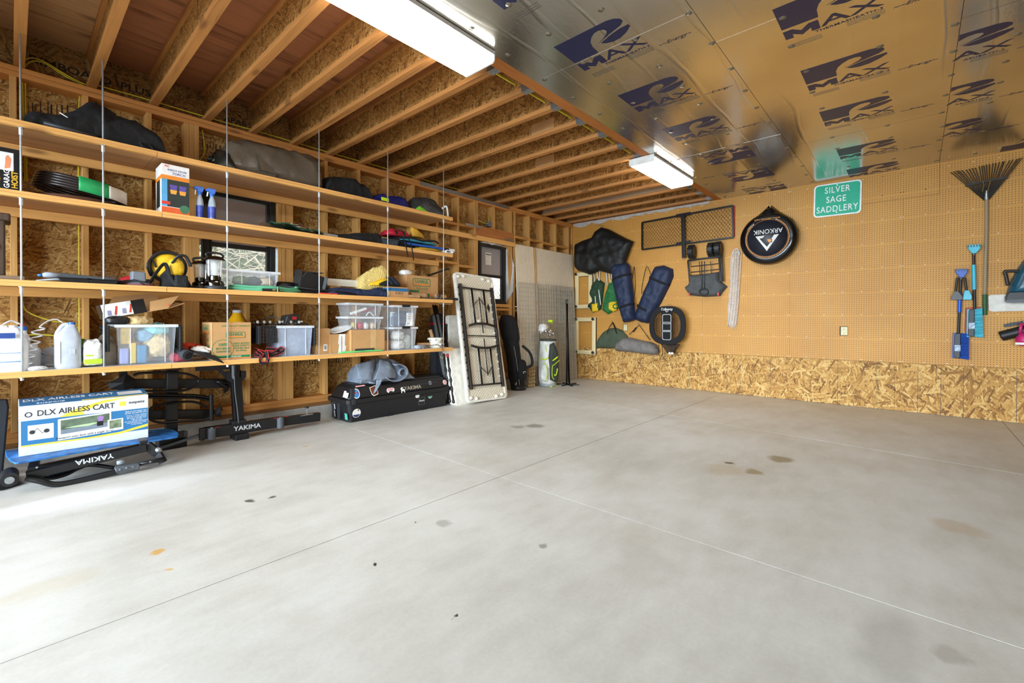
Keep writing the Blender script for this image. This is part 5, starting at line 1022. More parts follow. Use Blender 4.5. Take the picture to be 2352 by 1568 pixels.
# red-edged strap
t = thing('ratchet_strap', 'tangled black strap with red edges spilling over the lowest shelf', 'strap', (.52, -5.85, Z)); random.seed(4)
def loop(pts, r=.017): 
    pp = spline(pts, 7); G().tube(pp, r, 6, flat=(.18, 1)).o('webbing', F_BLK2, t, smooth=True, world=True)
    for s in (-1, 1): G().tube([Vector(q)+Vector((.001, s*.006, s*r*.72)) for q in pp], .003, 5).o('red_edge', mat('strap_red', '#c5302e', .6), t, smooth=True, world=True)
def L_(u, v, X): q = lw(u, v, X); return (X, q.y, max(q.z, Z+.02) if X < .6 else q.z)
loop([L_(580, 800, .5), L_(597, 806, .54), L_(620, 812, .57), L_(645, 798, .56), L_(651, 806, .57), L_(630, 818, .58), L_(605, 818, .57), L_(585, 815, .55)])
loop([L_(590, 806, .55), L_(603, 816, .58), (.612, lw(598, 828, .61).y, Z-.01), (.614, lw(600, 835, .61).y, Z-.045), (.615, lw(612, 834, .61).y, Z-.04), (.612, lw(615, 822, .61).y, Z+.0), L_(612, 808, .58)])
loop([L_(583, 812, .54), L_(610, 808, .55), L_(640, 812, .56), L_(635, 803, .55), L_(610, 800, .53)])
# cartons, plate, tongs
a, b = lw(729, 805, .5), lw(758, 803, .5); t = carton('tall_carton', 'tall plain brown carton with a barcode sticker on the lowest shelf', .28, .5, a.y-.02, b.y, Z, lw(745, 754, .5).z-Z); dy = (b.y-a.y+.02)/2; G().box(.11, .1108, dy*.1, dy*.6, .03, .1).o('barcode_label', M_WHITE, t); G().box(.1108, .1112, dy*.2, dy*.5, .045, .085).o('barcode', mat('barcode', '#8d8d8d', .7, var=.8, scale=120), t)
a, b = lw(759, 800, .52), lw(806, 798, .52); t = carton('taped_carton', 'brown carton sealed with torn white printed tape', .3, .52, a.y, b.y, Z, lw(780, 767, .52).z-Z); H = lw(780, 767, .52).z-Z; G().prism([(-.03, .0), (.05, .0), (.06, H*.35), (.045, H*.4), (.05, H), (-.02, H), (-.03, H*.5), (-.02, H*.45)], .11, .1108).o('torn_tape', M_WHITE, t); G().box(.1109, .1113, .008, .014, .01, H*.9).o('tape_print', mat('print_maroon', '#8a3a2e', .6), t)
tp = Z+H; t = thing('white_plate', 'white oval plate tilted on the taped carton', 'plate', (.42, lw(785, 765, .45).y, tp+.033), rot=(math.radians(17), math.radians(12), 0)); G().lathe([(.0, 0), (.07, .001), (.11, .012), (.135, .018), (.132, .022), (.1, .014), (.06, .006), (.0, .006)], n=30, sx=.75, sy=1.0).o('plate', M_WHITE, t, smooth=True)
a, b = lw(807, 806, .56), lw(884, 803, .56); H3 = lw(840, 757, .56).z-Z; ym0, ym1 = a.y, b.y; t = carton('taped_brown_carton', 'plain brown carton with pale tape under the two small clear bins', .3, .56, a.y, b.y, Z, H3, tape=.06, tapew=.07)
a, b = lw(886, 800, .5), lw(897, 800, .5); carton('small_brown_carton', 'small brown carton wedged behind a rod beside the clear bins', .3, .49, ym1+.02, ym1+.1, Z, lw(890, 782, .5).z-Z)
p = top(800, 806); t = thing('green_tongs', 'bright green handled scissors-like tongs at the shelf edge', 'tongs', (.56, p.y, Z))
G().tube(spline([(0, -.24, .008), (.02, -.1, .01), (.02, .05, .012), (.03, .18, .012), (.02, .26, .01), (-.01, .22, .01), (-.0, .08, .012), (-.005, -.1, .012), (-.02, -.24, .008)], 6), .008, 6).o('green_frame', mat('neon_green', '#6fd873', .5), t, smooth=True); G().box(-.03, .01, -.07, .16, .014, .04).o('grey_block', M_DGREY, t, bev=.004)
# two stacks of clear bins
def stack_bin(nm, lb, u0, u1, vt, vb, X, z0, h, hand=None): 
    a, b = lw(u0, vt, X), lw(u1, vt, X); return bin_(nm, lb, X-.24, X, a.y+.012, b.y-.012, z0, h, hand=hand), a.y, b.y
z0 = Z+H3+.001; h1 = lw(840, 727, .52).z-z0; t, ya, yb = stack_bin('small_clear_bin', 'lower small clear bin holding pegs and red bits on the taped carton', 797, 879, 727, 757, .53, z0, h1)
for k, (f, m, nm, lb, cat_) in enumerate(((.25, mat('peg_yellow', '#c9b25a', .6), 'yellow_peg', 'yellow peg in the lower small clear bin', 'peg'), (.45, fabric('red_bits', '#c23b48', .6), 'red_pouch', 'red pouch in the lower small clear bin', 'pouch'), (.6, M_WHITE, 'white_bottle', 'white bottle in the lower small clear bin', 'bottle'), (.8, fabric('cream_cloth', '#d8c6a4', .9), 'wooden_toy', 'cream jointed toy in the lower small clear bin', 'toy'))): _soft(nm, lb, cat_, (.45, ya+(yb-ya)*f, z0+.004), (.07, .07 if k else .02, .08), m, 95+k, .2, 4, .8, None)
z1 = z0+h1+.002; h2 = lw(840, 696, .52).z-z1; t, ya, yb = stack_bin('small_clear_bin', 'upper small clear bin holding a white bar and red handle', 798, 879, 696, 727, .53, z1, h2)
tag(G().bar((.5, ya+.05, z1+.03), (.5, ya+(yb-ya)*.55, z1+.09), .02, .025).o('white_bar', M_WHITE), 'white plastic bar in the upper small clear bin', 'bar'); tag(G().tube([(.46, ya+(yb-ya)*.5, z1+.05), (.46, ya+(yb-ya)*.85, z1+.1)], .012, 8).o('red_hand_tool', mat('tool_red', '#c2202a', .4), smooth=True), 'dark red hand tool in the upper small clear bin', 'tool')
tag(G().tube(spline([(.5, ya+(yb-ya)*.55, z1+.006), (.5, ya+(yb-ya)*.65, z1+.05), (.5, ya+(yb-ya)*.78, z1+.006)], 6), .006, 6).o('white_ring', M_WHITE, smooth=True), 'thin white ring in the upper small clear bin', 'ring')
z0 = Z+.001; a, b = lw(885, 803, .56), lw(957, 800, .56); h1 = lw(920, 751, .56).z-z0; ya, yb = ym1+.115, b.y
bin_('tall_clear_bin', 'lower tall clear bin with white cloths and a black latch', .26, .56, ya, yb, z0, h1, hand=M_BLACK)
_soft('white_cloths', 'white cloths packed in the lower tall clear bin', 'cloth', (.45, ya+(yb-ya)*.35, z0+.004), (.16, (yb-ya)*.55, h1*.45), fabric('white_cotton', '#e9e7e0', .9), 101, .2, 3, .8, None); _soft('baseball_cap', 'white cap inside the lower tall clear bin', 'cap', (.46, ya+(yb-ya)*.35, z0+h1*.45), (.14, (yb-ya)*.5, h1*.4), fabric('white_cotton', '#e9e7e0', .9), 102, .2, 3, .8, None); _soft('grey_cloths', 'grey-green cloths in the lower tall clear bin', 'cloth', (.44, ya+(yb-ya)*.75, z0+.004), (.16, (yb-ya)*.4, h1*.7), fabric('sage_cloth', '#a7aca0', .9), 103, .2, 3, .8, None)
z1 = z0+h1+.002; h2 = lw(920, 701, .56).z-z1; t = bin_('tall_clear_bin', 'upper tall clear bin with a handwritten note on its front', .26, .56, ya, yb, z1, h2, hand=M_BLACK)
G().box(.142, .1435, .02, .12, h2*.1, h2*.66).o('paper_note', M_WHITE, t); text('AXE\nTENT\nPEGS\n+\nSTAKES', .028, 'handwriting', mat('pencil', '#7d7d82', .8), t, fr(.144, .07, h2*.38)); G().box(.142, .1432, .04, .1, h2*.67, h2*.72).o('blue_clip', M_LB, t)
_soft('navy_kit', 'navy and grey kit packed in the upper tall clear bin', 'cloth', (.42, ya+(yb-ya)*.5, z1+.004), (.2, (yb-ya)*.85, h2*.75), fabric('slate_cloth', '#5a6577', .8, scale=16), 104, .25, 4, .7, None); tag(G().lathe([(.05, 0), (.062, .01), (.062, .05), (.05, .055)], c=(.5, ya+(yb-ya)*.8, z1+.006), n=20).o('cord_reel', M_WHITE, smooth=True), 'white cord reel in the upper tall clear bin', 'reel'); packed_y = ya
tag(G().box(.46, .465, ya+.02, ya+.11, z1+.01, z1+h2*.7).o('white_sheet', M_WHITE), 'white paper sheet inside the upper tall clear bin', 'paper')
# shelf end: sticks, papier pots, cord, dog lead, bagged poles stand behind
t = thing('fibre_pots', 'stack of white moulded fibre pots at the end of the lowest shelf', 'pots', (.5, lw(1001, 790, .5).y, Z)); hh = lw(1001, 775, .5).z-Z
for k in range(2): 
    z = hh*.5*k; G().lathe([(.07, z), (.085, z+hh*.1), (.08, z+hh*.28), (.098, z+hh*.42), (.1, z+hh*.49), (.06, z+hh*.5)], n=22).o('pot', mat('fibre_white', '#d9d5c8', .95, bump=.3), t, smooth=True)
    for q in range(8): G().cyl((.088*math.cos(q*.785), .088*math.sin(q*.785), z+hh*.3), (.097*math.cos(q*.785), .097*math.sin(q*.785), z+hh*.44), .016, n=8).o('pot_lobe', mat('fibre_white', '#d9d5c8', .95, bump=.3), t, smooth=True)
p0, p1 = top(960, 796), top(997, 790); tag(G().cyl((.44, lw(958, 785, .44).y, Z+.052), (.5, lw(992, 786, .5).y-.03, Z+.05), .018, n=10).o('wooden_stick', wood('peeled_stick', '#b98f62', '#8c6840', 'y'), smooth=True, ang=60), 'peeled wooden stick lying by the fibre pots', 'stick')
p = top(965, 797); _soft('grey_rag', 'small pile of grey rags at the shelf end', 'cloth', (.55, lw(965, 797, .56).y, Z), (.08, .17, .055), fabric('grey_rag', '#9a9da3', .9), 105, .3, 5, .8, None)
a = lw(1010, 797, .6); t = thing('dog_lead', 'brown leather lead with a brass clip hanging from the shelf end', 'lead', (.6, a.y, Z)); G().tube(spline([(-.06, -.12, .03), (-.02, -.04, .045), (.012, .02, .01), (.014, .03, -.05), (.012, .025, -.09)], 6), .011, 6, flat=(.3, 1)).o('strap', mat('leather_brown', '#6a5140', .7), t, smooth=True); G().tube([(.013, .025+.016*math.cos(k*.5236), -.12+.028*math.sin(k*.5236)) for k in range(12)], .004, 6, closed=True).o('clip', mat('brass', '#a08a5a', .3, 1), t, smooth=True)
p = lw(1000, 765, .44); tag(G().tube([(.42, lw(993, 775, .42).y, Z+hh+.001), (.40, lw(990, 750, .42).y, lw(990, 757, .42).z)], .022, 12).o('card_tube', mat('kraft', '#b48d62', .9, var=.2), smooth=True, ang=60), 'short brown card tube standing on the fibre pots', 'tube')
# ================================================================= things standing along the shelf wall
M_RACK = mat('rack_black', '#17181b', .42, .1, var=.2); M_RACK2 = mat('rack_tube', '#0e0f11', .3, .2); M_GREYP = mat('grey_grip', '#54595f', .5)
M_SIL = mat('silver_print', '#c9cbcc', .4)
# --- folded hitch bike rack lying at the far left
t = thing('bike_rack', 'folded black bike rack lying on the floor under the blue board', 'bike rack', (.7, -7.05, 0))
def R(u, v, X): return lw(u, v, X)
def rb(nm, p, q, w, h, m=M_RACK): return G().bar(p, q, w, h).o(nm, m, t, bev=.004, world=True)
rb('main_beam', R(60, 1093, .72), R(335, 1027, .72), .06, .055)
rb('rear_beam', R(70, 1080, .45), R(345, 1022, .45), .05, .05)
for u, v in ((75, 1080), (330, 1018)): a = R(u, v, .72); rb('cross_beam', (a.x, a.y, a.z), (.42, a.y+.02, a.z), .05, .04)
a, b = R(245, 1046, .752), R(190, 1062, .752); text('YAKIMA', .048, 'lettering', M_SIL, t, Matrix.Translation(-t.location) @ frame(((a+b)/2)+Vector((0, 0, -.0)), (0, -1, -.045), (0, .045, -1)), bold=.02, sx=1.15)
g = G().tube(spline([R(60, 1098, .76), R(90, 1104, .78), R(125, 1112, .78), R(170, 1106, .78), R(270, 1082, .78)], 8), .02, 8); g.o('lower_arm', M_RACK, t, smooth=True, world=True)
G().tube(spline([R(70, 1090, .66), R(110, 1098, .68), R(150, 1090, .68), R(200, 1068, .66), R(262, 1074, .7)], 8), .014, 8).o('curved_arm', M_RACK2, t, smooth=True, world=True)
G().tube(spline([R(110, 1095, .6), R(170, 1080, .58), R(240, 1052, .55), R(310, 1040, .55)], 8), .012, 8).o('curved_arm', M_RACK2, t, smooth=True, world=True)
a, b = R(264, 1080, .78), R(320, 1070, .78); G().tube(spline([a, R(275, 1077, .78), R(305, 1072, .78), b], 5), [.014]+[.032]*14+[.02], 12, flat=(.8, 1)).o('grip_housing', M_GREYP, t, smooth=True, world=True)
G().tube([R(268, 1063, .765), R(285, 1060, .765)], [.014, .02], 10).o('lever', mat('lever_grey', '#8d949c', .45), t, smooth=True, world=True)
G().tube([R(318, 1066, .78), R(345, 1060, .78), R(378, 1055, .78)], [.014, .014, .02], 10).o('ratchet_arm', M_RACK, t, smooth=True, world=True)
for u, v in ((275, 1078), (290, 1074), (305, 1071), (345, 1060), (85, 1073)): a = R(u, v, .815); G().lathe([(.0, 0), (.007, .0), (.006, .004), (0, .005)], c=a, n=8, M=Matrix.Rotation(1.5708, 4, 'Y')).o('bolt', M_STEEL, t, world=True)
a = R(22, 1095, .75); G().cyl((.66, a.y, a.z), (.83, a.y, a.z), .042, n=18).o('pivot_hub', M_RACK, t, smooth=True, world=True, ang=40); G().cyl((.83, a.y, a.z), (.845, a.y, a.z), .022, n=14).o('hub_knob', M_STEEL, t, smooth=True, world=True, ang=40)
q = [hz(0, 1127, .004), hz(48, 1112, .004), hz(30, 1092, .02), hz(-20, 1095, .02)]; G().add([tuple(v) for v in q]+[(v.x, v.y, v.z+.012) for v in q], [(0, 1, 2, 3), (4, 5, 6, 7), (0, 1, 5, 4), (1, 2, 6, 5), (2, 3, 7, 6), (3, 0, 4, 7)]).o('foot_plate', M_BLACK, t, world=True)
a = R(362, 1040, .72); rb('hinge_arm', R(335, 1020, .70), a, .04, .06); rb('hinge_arm', a, R(375, 1062, .74), .03, .05); G().cyl((a.x-.04, a.y, a.z+.03), (a.x+.05, a.y, a.z+.03), .02, n=12).o('hinge_bolt', M_STEEL, t, smooth=True, world=True)
rb('hitch_stinger', R(340, 1000, .42), R(418, 997, .30), .05, .05); a = R(418, 997, .3); rb('stinger_end', a, a+Vector((-.01, .03, 0)), .055, .055, mat('stinger_end', '#3c3d40', .6, var=.5, scale=120))
# --- blue board and the carton on it
t = tag(G().prism([(q.x, q.y) for q in spline([(q.x, q.y, 0) for q in [hz(u, v, .2) for u, v in ((13, 1036), (16, 1050), (30, 1061), (60, 1060), (240, 1028), (390, 1006), (409, 1000), (407, 992))]]+[(.38, -6.56, 0), (.32, -6.62, 0), (.30, -6.75, 0), (.30, -7.35, 0), (.32, -7.45, 0)], 5, True)], .192, .204, 'xy').o('blue_board', mat('scuffed_blue', '#2566a6', .5, var=.6, scale=22), bev=.004), 'scuffed blue board lying across the folded bike rack', 'board')
def dlx():
    y0, y1, x1, x0, z0, z1 = -7.425, -6.74, .6, .47, .2045, .542; t = thing('cart_carton', 'blue and white carton lettered DLX AIRLESS CART', 'box', (.54, (y0+y1)/2, z0)); L = (y1-y0)/2; H = z1-z0; X = x1-.54
    G().prism([(-.13, 0), (X, 0), (X, H), (-.13, H+.03)], -L, L, 'xz').o('carton', mat('carton_white', '#dde2e8', .5, var=.03), t, bev=.004)
    MB_ = mat('print_sea_blue', '#2f74a6', .45, var=.12, scale=3); MY = mat('print_yellow', '#f0d348', .5)
    G().box(X, X+.0005, -L+.01, L-.004, H*.2, H*.7).o('blue_panel', MB_, t)
    G().prism([(-L+.01, H*.185), (0, H*.165), (L*.5, H*.18), (L-.004, H*.27), (L-.004, H*.33), (L*.5, H*.225), (0, H*.2), (-L+.01, H*.215)], X+.001, X+.0014).o('yellow_sweep', MY, t)
    G().prism([(-L*.45, H*.7), (-L*.2, H*.84), (L*.25, H*.97), (L*.7, H*.99), (L*.2, H*.9), (-L*.1, H*.76), (-L*.05, H*.7)], X+.0003, X+.0008).o('yellow_sweep', MY, t)
    text('DLX AIRLESS CART', .055, 'lettering', M_DGREY, t, fr(X+.0012, -L*.17, H*.825), bold=.012, sx=.86)
    text('suspenz', .03, 'lettering', M_DGREY, t, fr(X+.0012, L*.79, H*.86), bold=.012); G().box(X, X+.001, L*.5, L*.6, H*.8, H*.9).o('emblem', MY, t)
    G().lathe([(.012, 0), (.018, 0), (.018, .001), (.012, .001), (.012, 0)], c=(X+.0003, -L*.87, H*.82), n=18, cap=False, M=Matrix.Rotation(1.5708, 4, 'Y')).o('round_seal', M_DGREY, t)
    def pic(nm, ya, yb, za, zb, m, e, sk=0): G().prism([(L*ya, H*za), (L*yb, H*(za+sk)), (L*yb, H*(zb+sk)), (L*ya, H*zb)], X+.0005, X+e).o(nm, m, t)
    pic('picture_frame', -.88, -.52, .3, .6, M_WHITE, .0012); pic('picture_frame', -.46, .36, .22, .66, M_WHITE, .0014, .04); pic('photo_print', -.42, .33, .34, .63, mat('photo_print', '#5f6f5a', .5, var=.6, scale=14), .0018, .04)
    pic('photo_road', -.42, .33, .34, .43, mat('road_print', '#7e8a94', .5), .002, .04); pic('picture_frame', .3, .56, .27, .52, M_WHITE, .0022, .01); pic('photo_print', .33, .53, .32, .5, mat('photo_print2', '#7c8a6c', .5, var=.5, scale=30), .0026, .01)
    G().prism([(-L*.38, H*.46), (L*.0, H*.45), (L*.22, H*.5), (L*.1, H*.505), (-L*.2, H*.485)], X+.002, X+.0024).o('boat_print', mat('boat_print', '#b8dba0', .5), t)
    G().prism([(L*.12, H*.42), (L*.15, H*.55), (L*.13, H*.6), (L*.2, H*.64), (L*.25, H*.6), (L*.22, H*.54), (L*.24, H*.42)], X+.002, X+.0025).o('walker_print', mat('walker_print', '#a07cb8', .5), t); G().box(X+.002, X+.0027, L*.13, L*.23, H*.42, H*.52).o('walker_legs', M_BLACK, t)
    G().tube([(X+.0015, -L*.83, H*.43), (X+.0015, -L*.75, H*.53), (X+.0015, -L*.68, H*.42), (X+.0015, -L*.6, H*.49)], .0015, 5).o('cart_print', M_BLACK, t); 
    for y in (-.82, -.62): G().lathe([(.014, 0), (.014, .001)], c=(X+.0013, L*y, H*.46), n=14, M=Matrix.Rotation(1.5708, 4, 'Y')).o('wheel_print', M_DGREY, t)
    text('Transport your boat with a single hand!', .019, 'lettering', M_DGREY, t, frame((X+.002, -L*.06, H*.275), (0, 1, .03), (0, -.03, 1)), shear=.3)
    text("Easy-to-use center cart\ncarries the load for you!", .0135, 'lettering', M_WHITE, t, fr(X+.001, L*.78, H*.635), shear=.2, bold=.01)
    text("Unique 'V' design stabilizes\nboth flat and curved hulls\n20' Airless 'No-Flat' tires\nHigh-strength\nNo rust, powder-coated frame\nDual kickstand for stable\n& easy loading", .0115, 'lettering', M_WHITE, t, fr(X+.001, L*.79, H*.46), shear=.2)
    tf = lambda x: H+(X-x)*.158
    def tpf(nm, xa, xb, ya, yb, m, e): G().add([(x, y, tf(x)+d) for d in (.0, e) for x, y in ((xa, ya), (xb, ya), (xb, yb), (xa, yb))], [(0, 1, 2, 3), (4, 5, 6, 7), (0, 1, 5, 4), (1, 2, 6, 5), (2, 3, 7, 6), (3, 0, 4, 7)]).o(nm, m, t)
    tpf('blue_top', -.127, X-.003, -L+.003, L-.003, MB_, .0008); tpf('white_label', -.08, .0, L*.5, L*.92, M_WHITE, .0014); tpf('yellow_edge', .035, X-.006, -L*.1, L-.01, MY, .0012)
    text('DLX AIRLESS CART', .075, 'lettering', M_WHITE, t, frame((-.06, -L*.25, tf(-.06)+.001), (0, 1, 0), (-1, 0, .158)), bold=.012, sx=.75); text('suspenz', .045, 'lettering', M_WHITE, t, frame((.015, -L*.55, tf(.015)+.001), (0, 1, 0), (-1, 0, .158)), bold=.012)
    G().box(-.05, X-.01, -L-.0006, -L, H*.2, H*.7).o('blue_end', MB_, t)
dlx()
# dark panel at the very left
tag(G().prism([(-7.95, 0), (-7.50, 0), (-7.468, .5), (-7.475, .56), (-7.95, .58)], .22, .25).o('dark_sheet', mat('panel_black', '#1b2028', .5), bev=.01), 'dark flat sheet leaning by the folded rack', 'sheet')
# --- upright tray rack against the wall
t = thing('tray_bike_rack', 'black tubular tray bike rack standing against the studs', 'bike rack', (.15, -6.4, 0)); X = .16
def rp(u, v, x=X): return lw(u, v, x)
G().bar(rp(395, 848), rp(393, 985), .07, .085, up=(0, 1, 0)).o('upright', M_RACK, t, bev=.006, world=True)
a, b = rp(393, 985), rp(393, 1005); G().cyl((X, a.y, a.z+.01), (X, a.y, .1), .05, n=12).o('upright_foot', M_RACK2, t, world=True); G().box(X-.09, X+.09, a.y-.1, a.y+.1, .0, .1).o('foot_block', M_RACK2, t, bev=.01, world=True)
for (u0, v0, u1, v1) in ((305, 881, 545, 880), (342, 952, 490, 950)): G().bar(rp(u0, v0, X-.06), rp(u1, v1, X-.06), .04, .085).o('wheel_tray', M_RACK, t, bev=.006, world=True)
def loop(nm, px, x=X+.06, r=.0105, closed=False): G().tube(spline([rp(u, v, x) for u, v in px], 6, closed), r, 8, closed=closed).o(nm, M_RACK2, t, smooth=True, world=True)
loop('tube_loop', [(305, 862), (330, 856), (400, 856), (435, 860), (457, 874), (435, 893), (400, 898), (350, 898), (310, 895)])
loop('tube_loop', [(335, 906), (400, 907), (450, 908), (485, 914)], r=.013); loop('tube_loop', [(335, 912), (400, 913), (450, 914), (484, 920)], r=.01)
loop('tube_loop', [(475, 935), (455, 925), (430, 922), (390, 927), (355, 932), (342, 945), (345, 962), (370, 970), (420, 967), (460, 965), (485, 958)])
a, b = rp(485, 906, X+.06), rp(486, 966, X+.06); G().cyl(a, b, .019, n=12).o('tilt_post', M_RACK2, t, smooth=True, world=True, ang=40)
def fin(px, x): q = [rp(u, v, x) for u, v in px]; n = len(q); c = sum(q, Vector())/n+Vector((.06, 0, .01)); G().add(q+[c], [(i, (i+1) % n, n) for i in range(n)]).o('rubber_cradle', mat('rubber_black2', '#151517', .7), t, thick=.008, world=True)
fin([(248, 880), (265, 872), (290, 858), (312, 872), (312, 888), (285, 896), (252, 893)], X+.02); fin([(490, 945), (505, 930), (511, 940), (505, 945), (508, 957), (495, 955)], X+.05)
G().bar(rp(283, 848, X-.02), rp(283, 905, X-.02), .04, .05, up=(0, 1, 0)).o('end_post', M_RACK2, t, world=True)
G().tube(spline([rp(525, 880), rp(500, 876), rp(522, 890), rp(512, 900)], 5), .018, 8).o('hook_arm', M_RACK2, t, smooth=True, world=True)
# --- hitch base with mast
t = thing('hitch_bike_rack', 'black hitch bike rack with mast and white lettering on the floor', 'bike rack', (.3, -5.8, 0)); X = .3
a, b = lw(466, 992, X), lw(622, 975, X); c, d = lw(622, 975, X), lw(730, 957, X)
G().bar((X, -6.3, .105), (X, -5.62, .1), .075, .1).o('hitch_beam', M_RACK, t, bev=.006, world=True); G().bar((X-.005, -5.66, .1), (X-.005, -5.24, .088), .06, .09).o('hitch_beam_end', M_RACK, t, bev=.006, world=True)
text('YAKIMA', .058, 'lettering', M_SIL, t, Matrix.Translation(-t.location) @ frame((X+.0385, -5.955, .105), (0, 1, -.008), (0, .008, 1)), bold=.02, sx=1.1)
for y in (-6.25, -5.66): G().cyl((X+.045, y, .05), (X+.045, y, .15), .032, n=16).o('pivot_barrel', M_GREYP, t, smooth=True, world=True, ang=40); G().cyl((X+.045, y, .15), (X+.045, y, .156), .014, n=8).o('barrel_bolt', M_STEEL, t, world=True)
G().bar((X+.03, -6.32, .05), (X+.03, -6.32, .16), .05, .04, up=(0, 1, 0)).o('end_bracket', M_RACK, t, bev=.006, world=True)
m0, m1 = lw(548, 972, X), lw(541, 865, X); G().bar(m0, (X, m1.y, m1.z), .06, .085, up=(0, 1, 0)).o('mast', M_RACK2, t, bev=.005, world=True)
p = lw(540, 862, X); q = lw(540, 838, X); G().cyl((X, p.y, p.z-.03), (X, q.y, q.z), .042, n=18).o('mast_tube', M_RACK2, t, smooth=True, world=True, ang=40)
a = lw(546, 975, X); G().box(X-.05, X+.05, a.y-.06, a.y+.06, .15, .185).o('mast_foot', M_RACK, t, bev=.005, world=True)
G().tube(spline([lw(538, 860, X+.05), lw(540, 900, X+.05), lw(545, 940, X+.05), lw(548, 972, X+.05)], 5), .005, 6).o('cable', M_GREYP, t, smooth=True, world=True)
for s, uu in ((-1, (520, 852, 533, 852, 533, 880, 520, 872)), (1, (552, 851, 564, 851, 564, 865, 552, 876))): q = [lw(uu[i], uu[i+1], X) for i in (0, 2, 4, 6)]; G().prism([(v.y, v.z) for v in q], X-.02, X+.02).o('mast_bracket', M_RACK, t, world=True)
G().bar(lw(450, 846, X-.02), lw(528, 842, X-.02), .04, .045).o('top_arm', M_RACK, t, world=True); G().bar(lw(500, 845, X-.02), lw(522, 865, X-.02), .03, .03).o('brace', M_RACK, t, world=True)
a = lw(705, 960, X); G().cyl((X, a.y, .13), (X, a.y, .21), .008, n=8).o('pin', M_STEEL, t, world=True); G().cyl((X, a.y, .2), (X, a.y, .215), .02, n=10).o('pin_knob', M_BLACK, t, world=True); G().box(X-.04, X+.04, a.y-.08, a.y+.05, .131, .138).o('pin_plate', M_STEEL, t, world=True)
a = hz(557, 1010, 0); G().box(.2, a.x, a.y-.06, a.y+.06, 0, .055).o('rubber_foot', M_BLACK, t, bev=.008, world=True)
for y in (-6.2, -5.7, -5.6): G().box(X+.03, X+.039, y-.02, y+.02, .148, .151).o('red_mark', M_RED, t, world=True)
G().bar((X+.0, -6.3, .1), (X-.03, -6.62, .03), .03, .02).o('tail_strut', M_GREYP, t, world=True)
# --- cargo box
t = thing('cargo_box', 'long black plastic cargo box covered with stickers on the floor', 'cargo box', (.262, -4.295, 0)); L = .715; D = .225
def shell(z0, z1, d0, l0, d1, l1, r0, r1): 
    a = rrect(d0*2, l0*2, r0, 4); b = rrect(d1*2, l1*2, r1, 4); n = len(a); g = G(); g.add([(p[0], p[1], z0) for p in a]+[(p[0], p[1], z1) for p in b], [tuple(range(n))[::-1], tuple(range(n, 2*n))]+[(i, (i+1) % n, (i+1) % n+n, i+n) for i in range(n)]); return g
M_CB = mat('cargo_black', '#16171a', .45, bump=.12, bscale=180); M_CB2 = mat('cargo_black_edge', '#2b2e33', .4)
shell(.0, .205, D-.025, L-.03, D, L, .04, .05).o('tub', M_CB, t, bev=.006)
shell(.205, .255, D+.018, L+.02, D+.02, L+.022, .05, .05).o('rim', M_CB, t, bev=.008)
g = shell(.255, .385, D, L, D-.045, L-.06, .05, .06); g.o('lid', M_CB, t, bev=.02)
shell(.384, .408, D-.055, L-.08, D-.075, L-.1, .05, .05).o('lid_crown', M_CB, t, bev=.008)
for y in (-L*.93, ): G().box(D-.045, D+.022, y-.02, y+.03, .20, .262).o('corner_latch', M_CB2, t, bev=.01)
G().bar((D-.002, -L+.045, .262), (D-.035, -L+.07, .37), .05, .012, up=(1, 0, .3)).o('corner_rib', M_CB2, t, bev=.006)
G().box(D-.046, D-.02, L*.3, L*.75, .32, .335).o('recess_ledge', M_CB2, t, bev=.004)
for y in (-L*.25, L*.45): G().box(D-.03, D-.018, y-.045, y+.045, 0, .03).o('foot_slot', mat('hollow_black', '#0c0c0d', .9), t)
for x in (-.12, .0): G().box(x-.03, x+.03, -L-.006, -L+.02, .02, .2).o('end_rib', M_CB2, t, bev=.008)
dn = math.atan2(.045, .13)
def lidf(y, z): return frame((D-.0+.0035-(z-.255)*.045/.13, y, z), (0, 1, 0), (-.045, 0, .13))
text('YAKIMA', .06, 'lettering', mat('tan_print', '#a79c88', .4), t, lidf(L*.19, .30), bold=.02, sx=1.15)
def stk(nm, M, pts, m, inner=None, m2=None):
    def put(P_, mm, e): n = len(P_); g = G(); g.add([M @ Vector((a, b, 0)) for a, b in P_]+[M @ Vector((a, b, e)) for a, b in P_], [tuple(range(n)), tuple(range(n, 2*n))]+[(i, (i+1) % n, (i+1) % n+n, i+n) for i in range(n)]); return g.o(nm, mm, t)
    put(pts, m, .0008)
    if inner: put(inner, m2, .0014)
def disc(r, n=18, sx=1, sy=1, cx=0, cy=0): return [(cx+r*sx*math.cos(k*6.2832/n), cy+r*sy*math.sin(k*6.2832/n)) for k in range(n)]
MS = {k: mat('sticker_'+k, c, .4) for k, c in (('white', '#eceae4'), ('blue', '#3f86c2'), ('red', '#d2332c'), ('cream', '#f1e6cc'), ('brown', '#6e3a22'), ('pink', '#eaa9a8'), ('navy', '#24366e'), ('grey', '#7e8488'), ('teal', '#4ea79a'))}
def tubf(y, z): return frame((D-.0225+z*.12+.003, y, z), (0, 1, 0), (.12, 0, 1))
M_ = lidf(-L*.86, .315); stk('sticker', M_, disc(.052, 20, .85, 1.1), MS['white'], disc(.043, 20, .85, 1.1), MS['blue']); stk('sticker', M_, disc(.034, 16, 1, 1.0, 0, .0), MS['white']); M_ = lidf(-L*.86, .315) @ Matrix.Translation((0, 0, .0012))
for s in (-1, 1): stk('sticker', M_, disc(.012, 10, 1, 1, s*.017, .008), MS['red'])
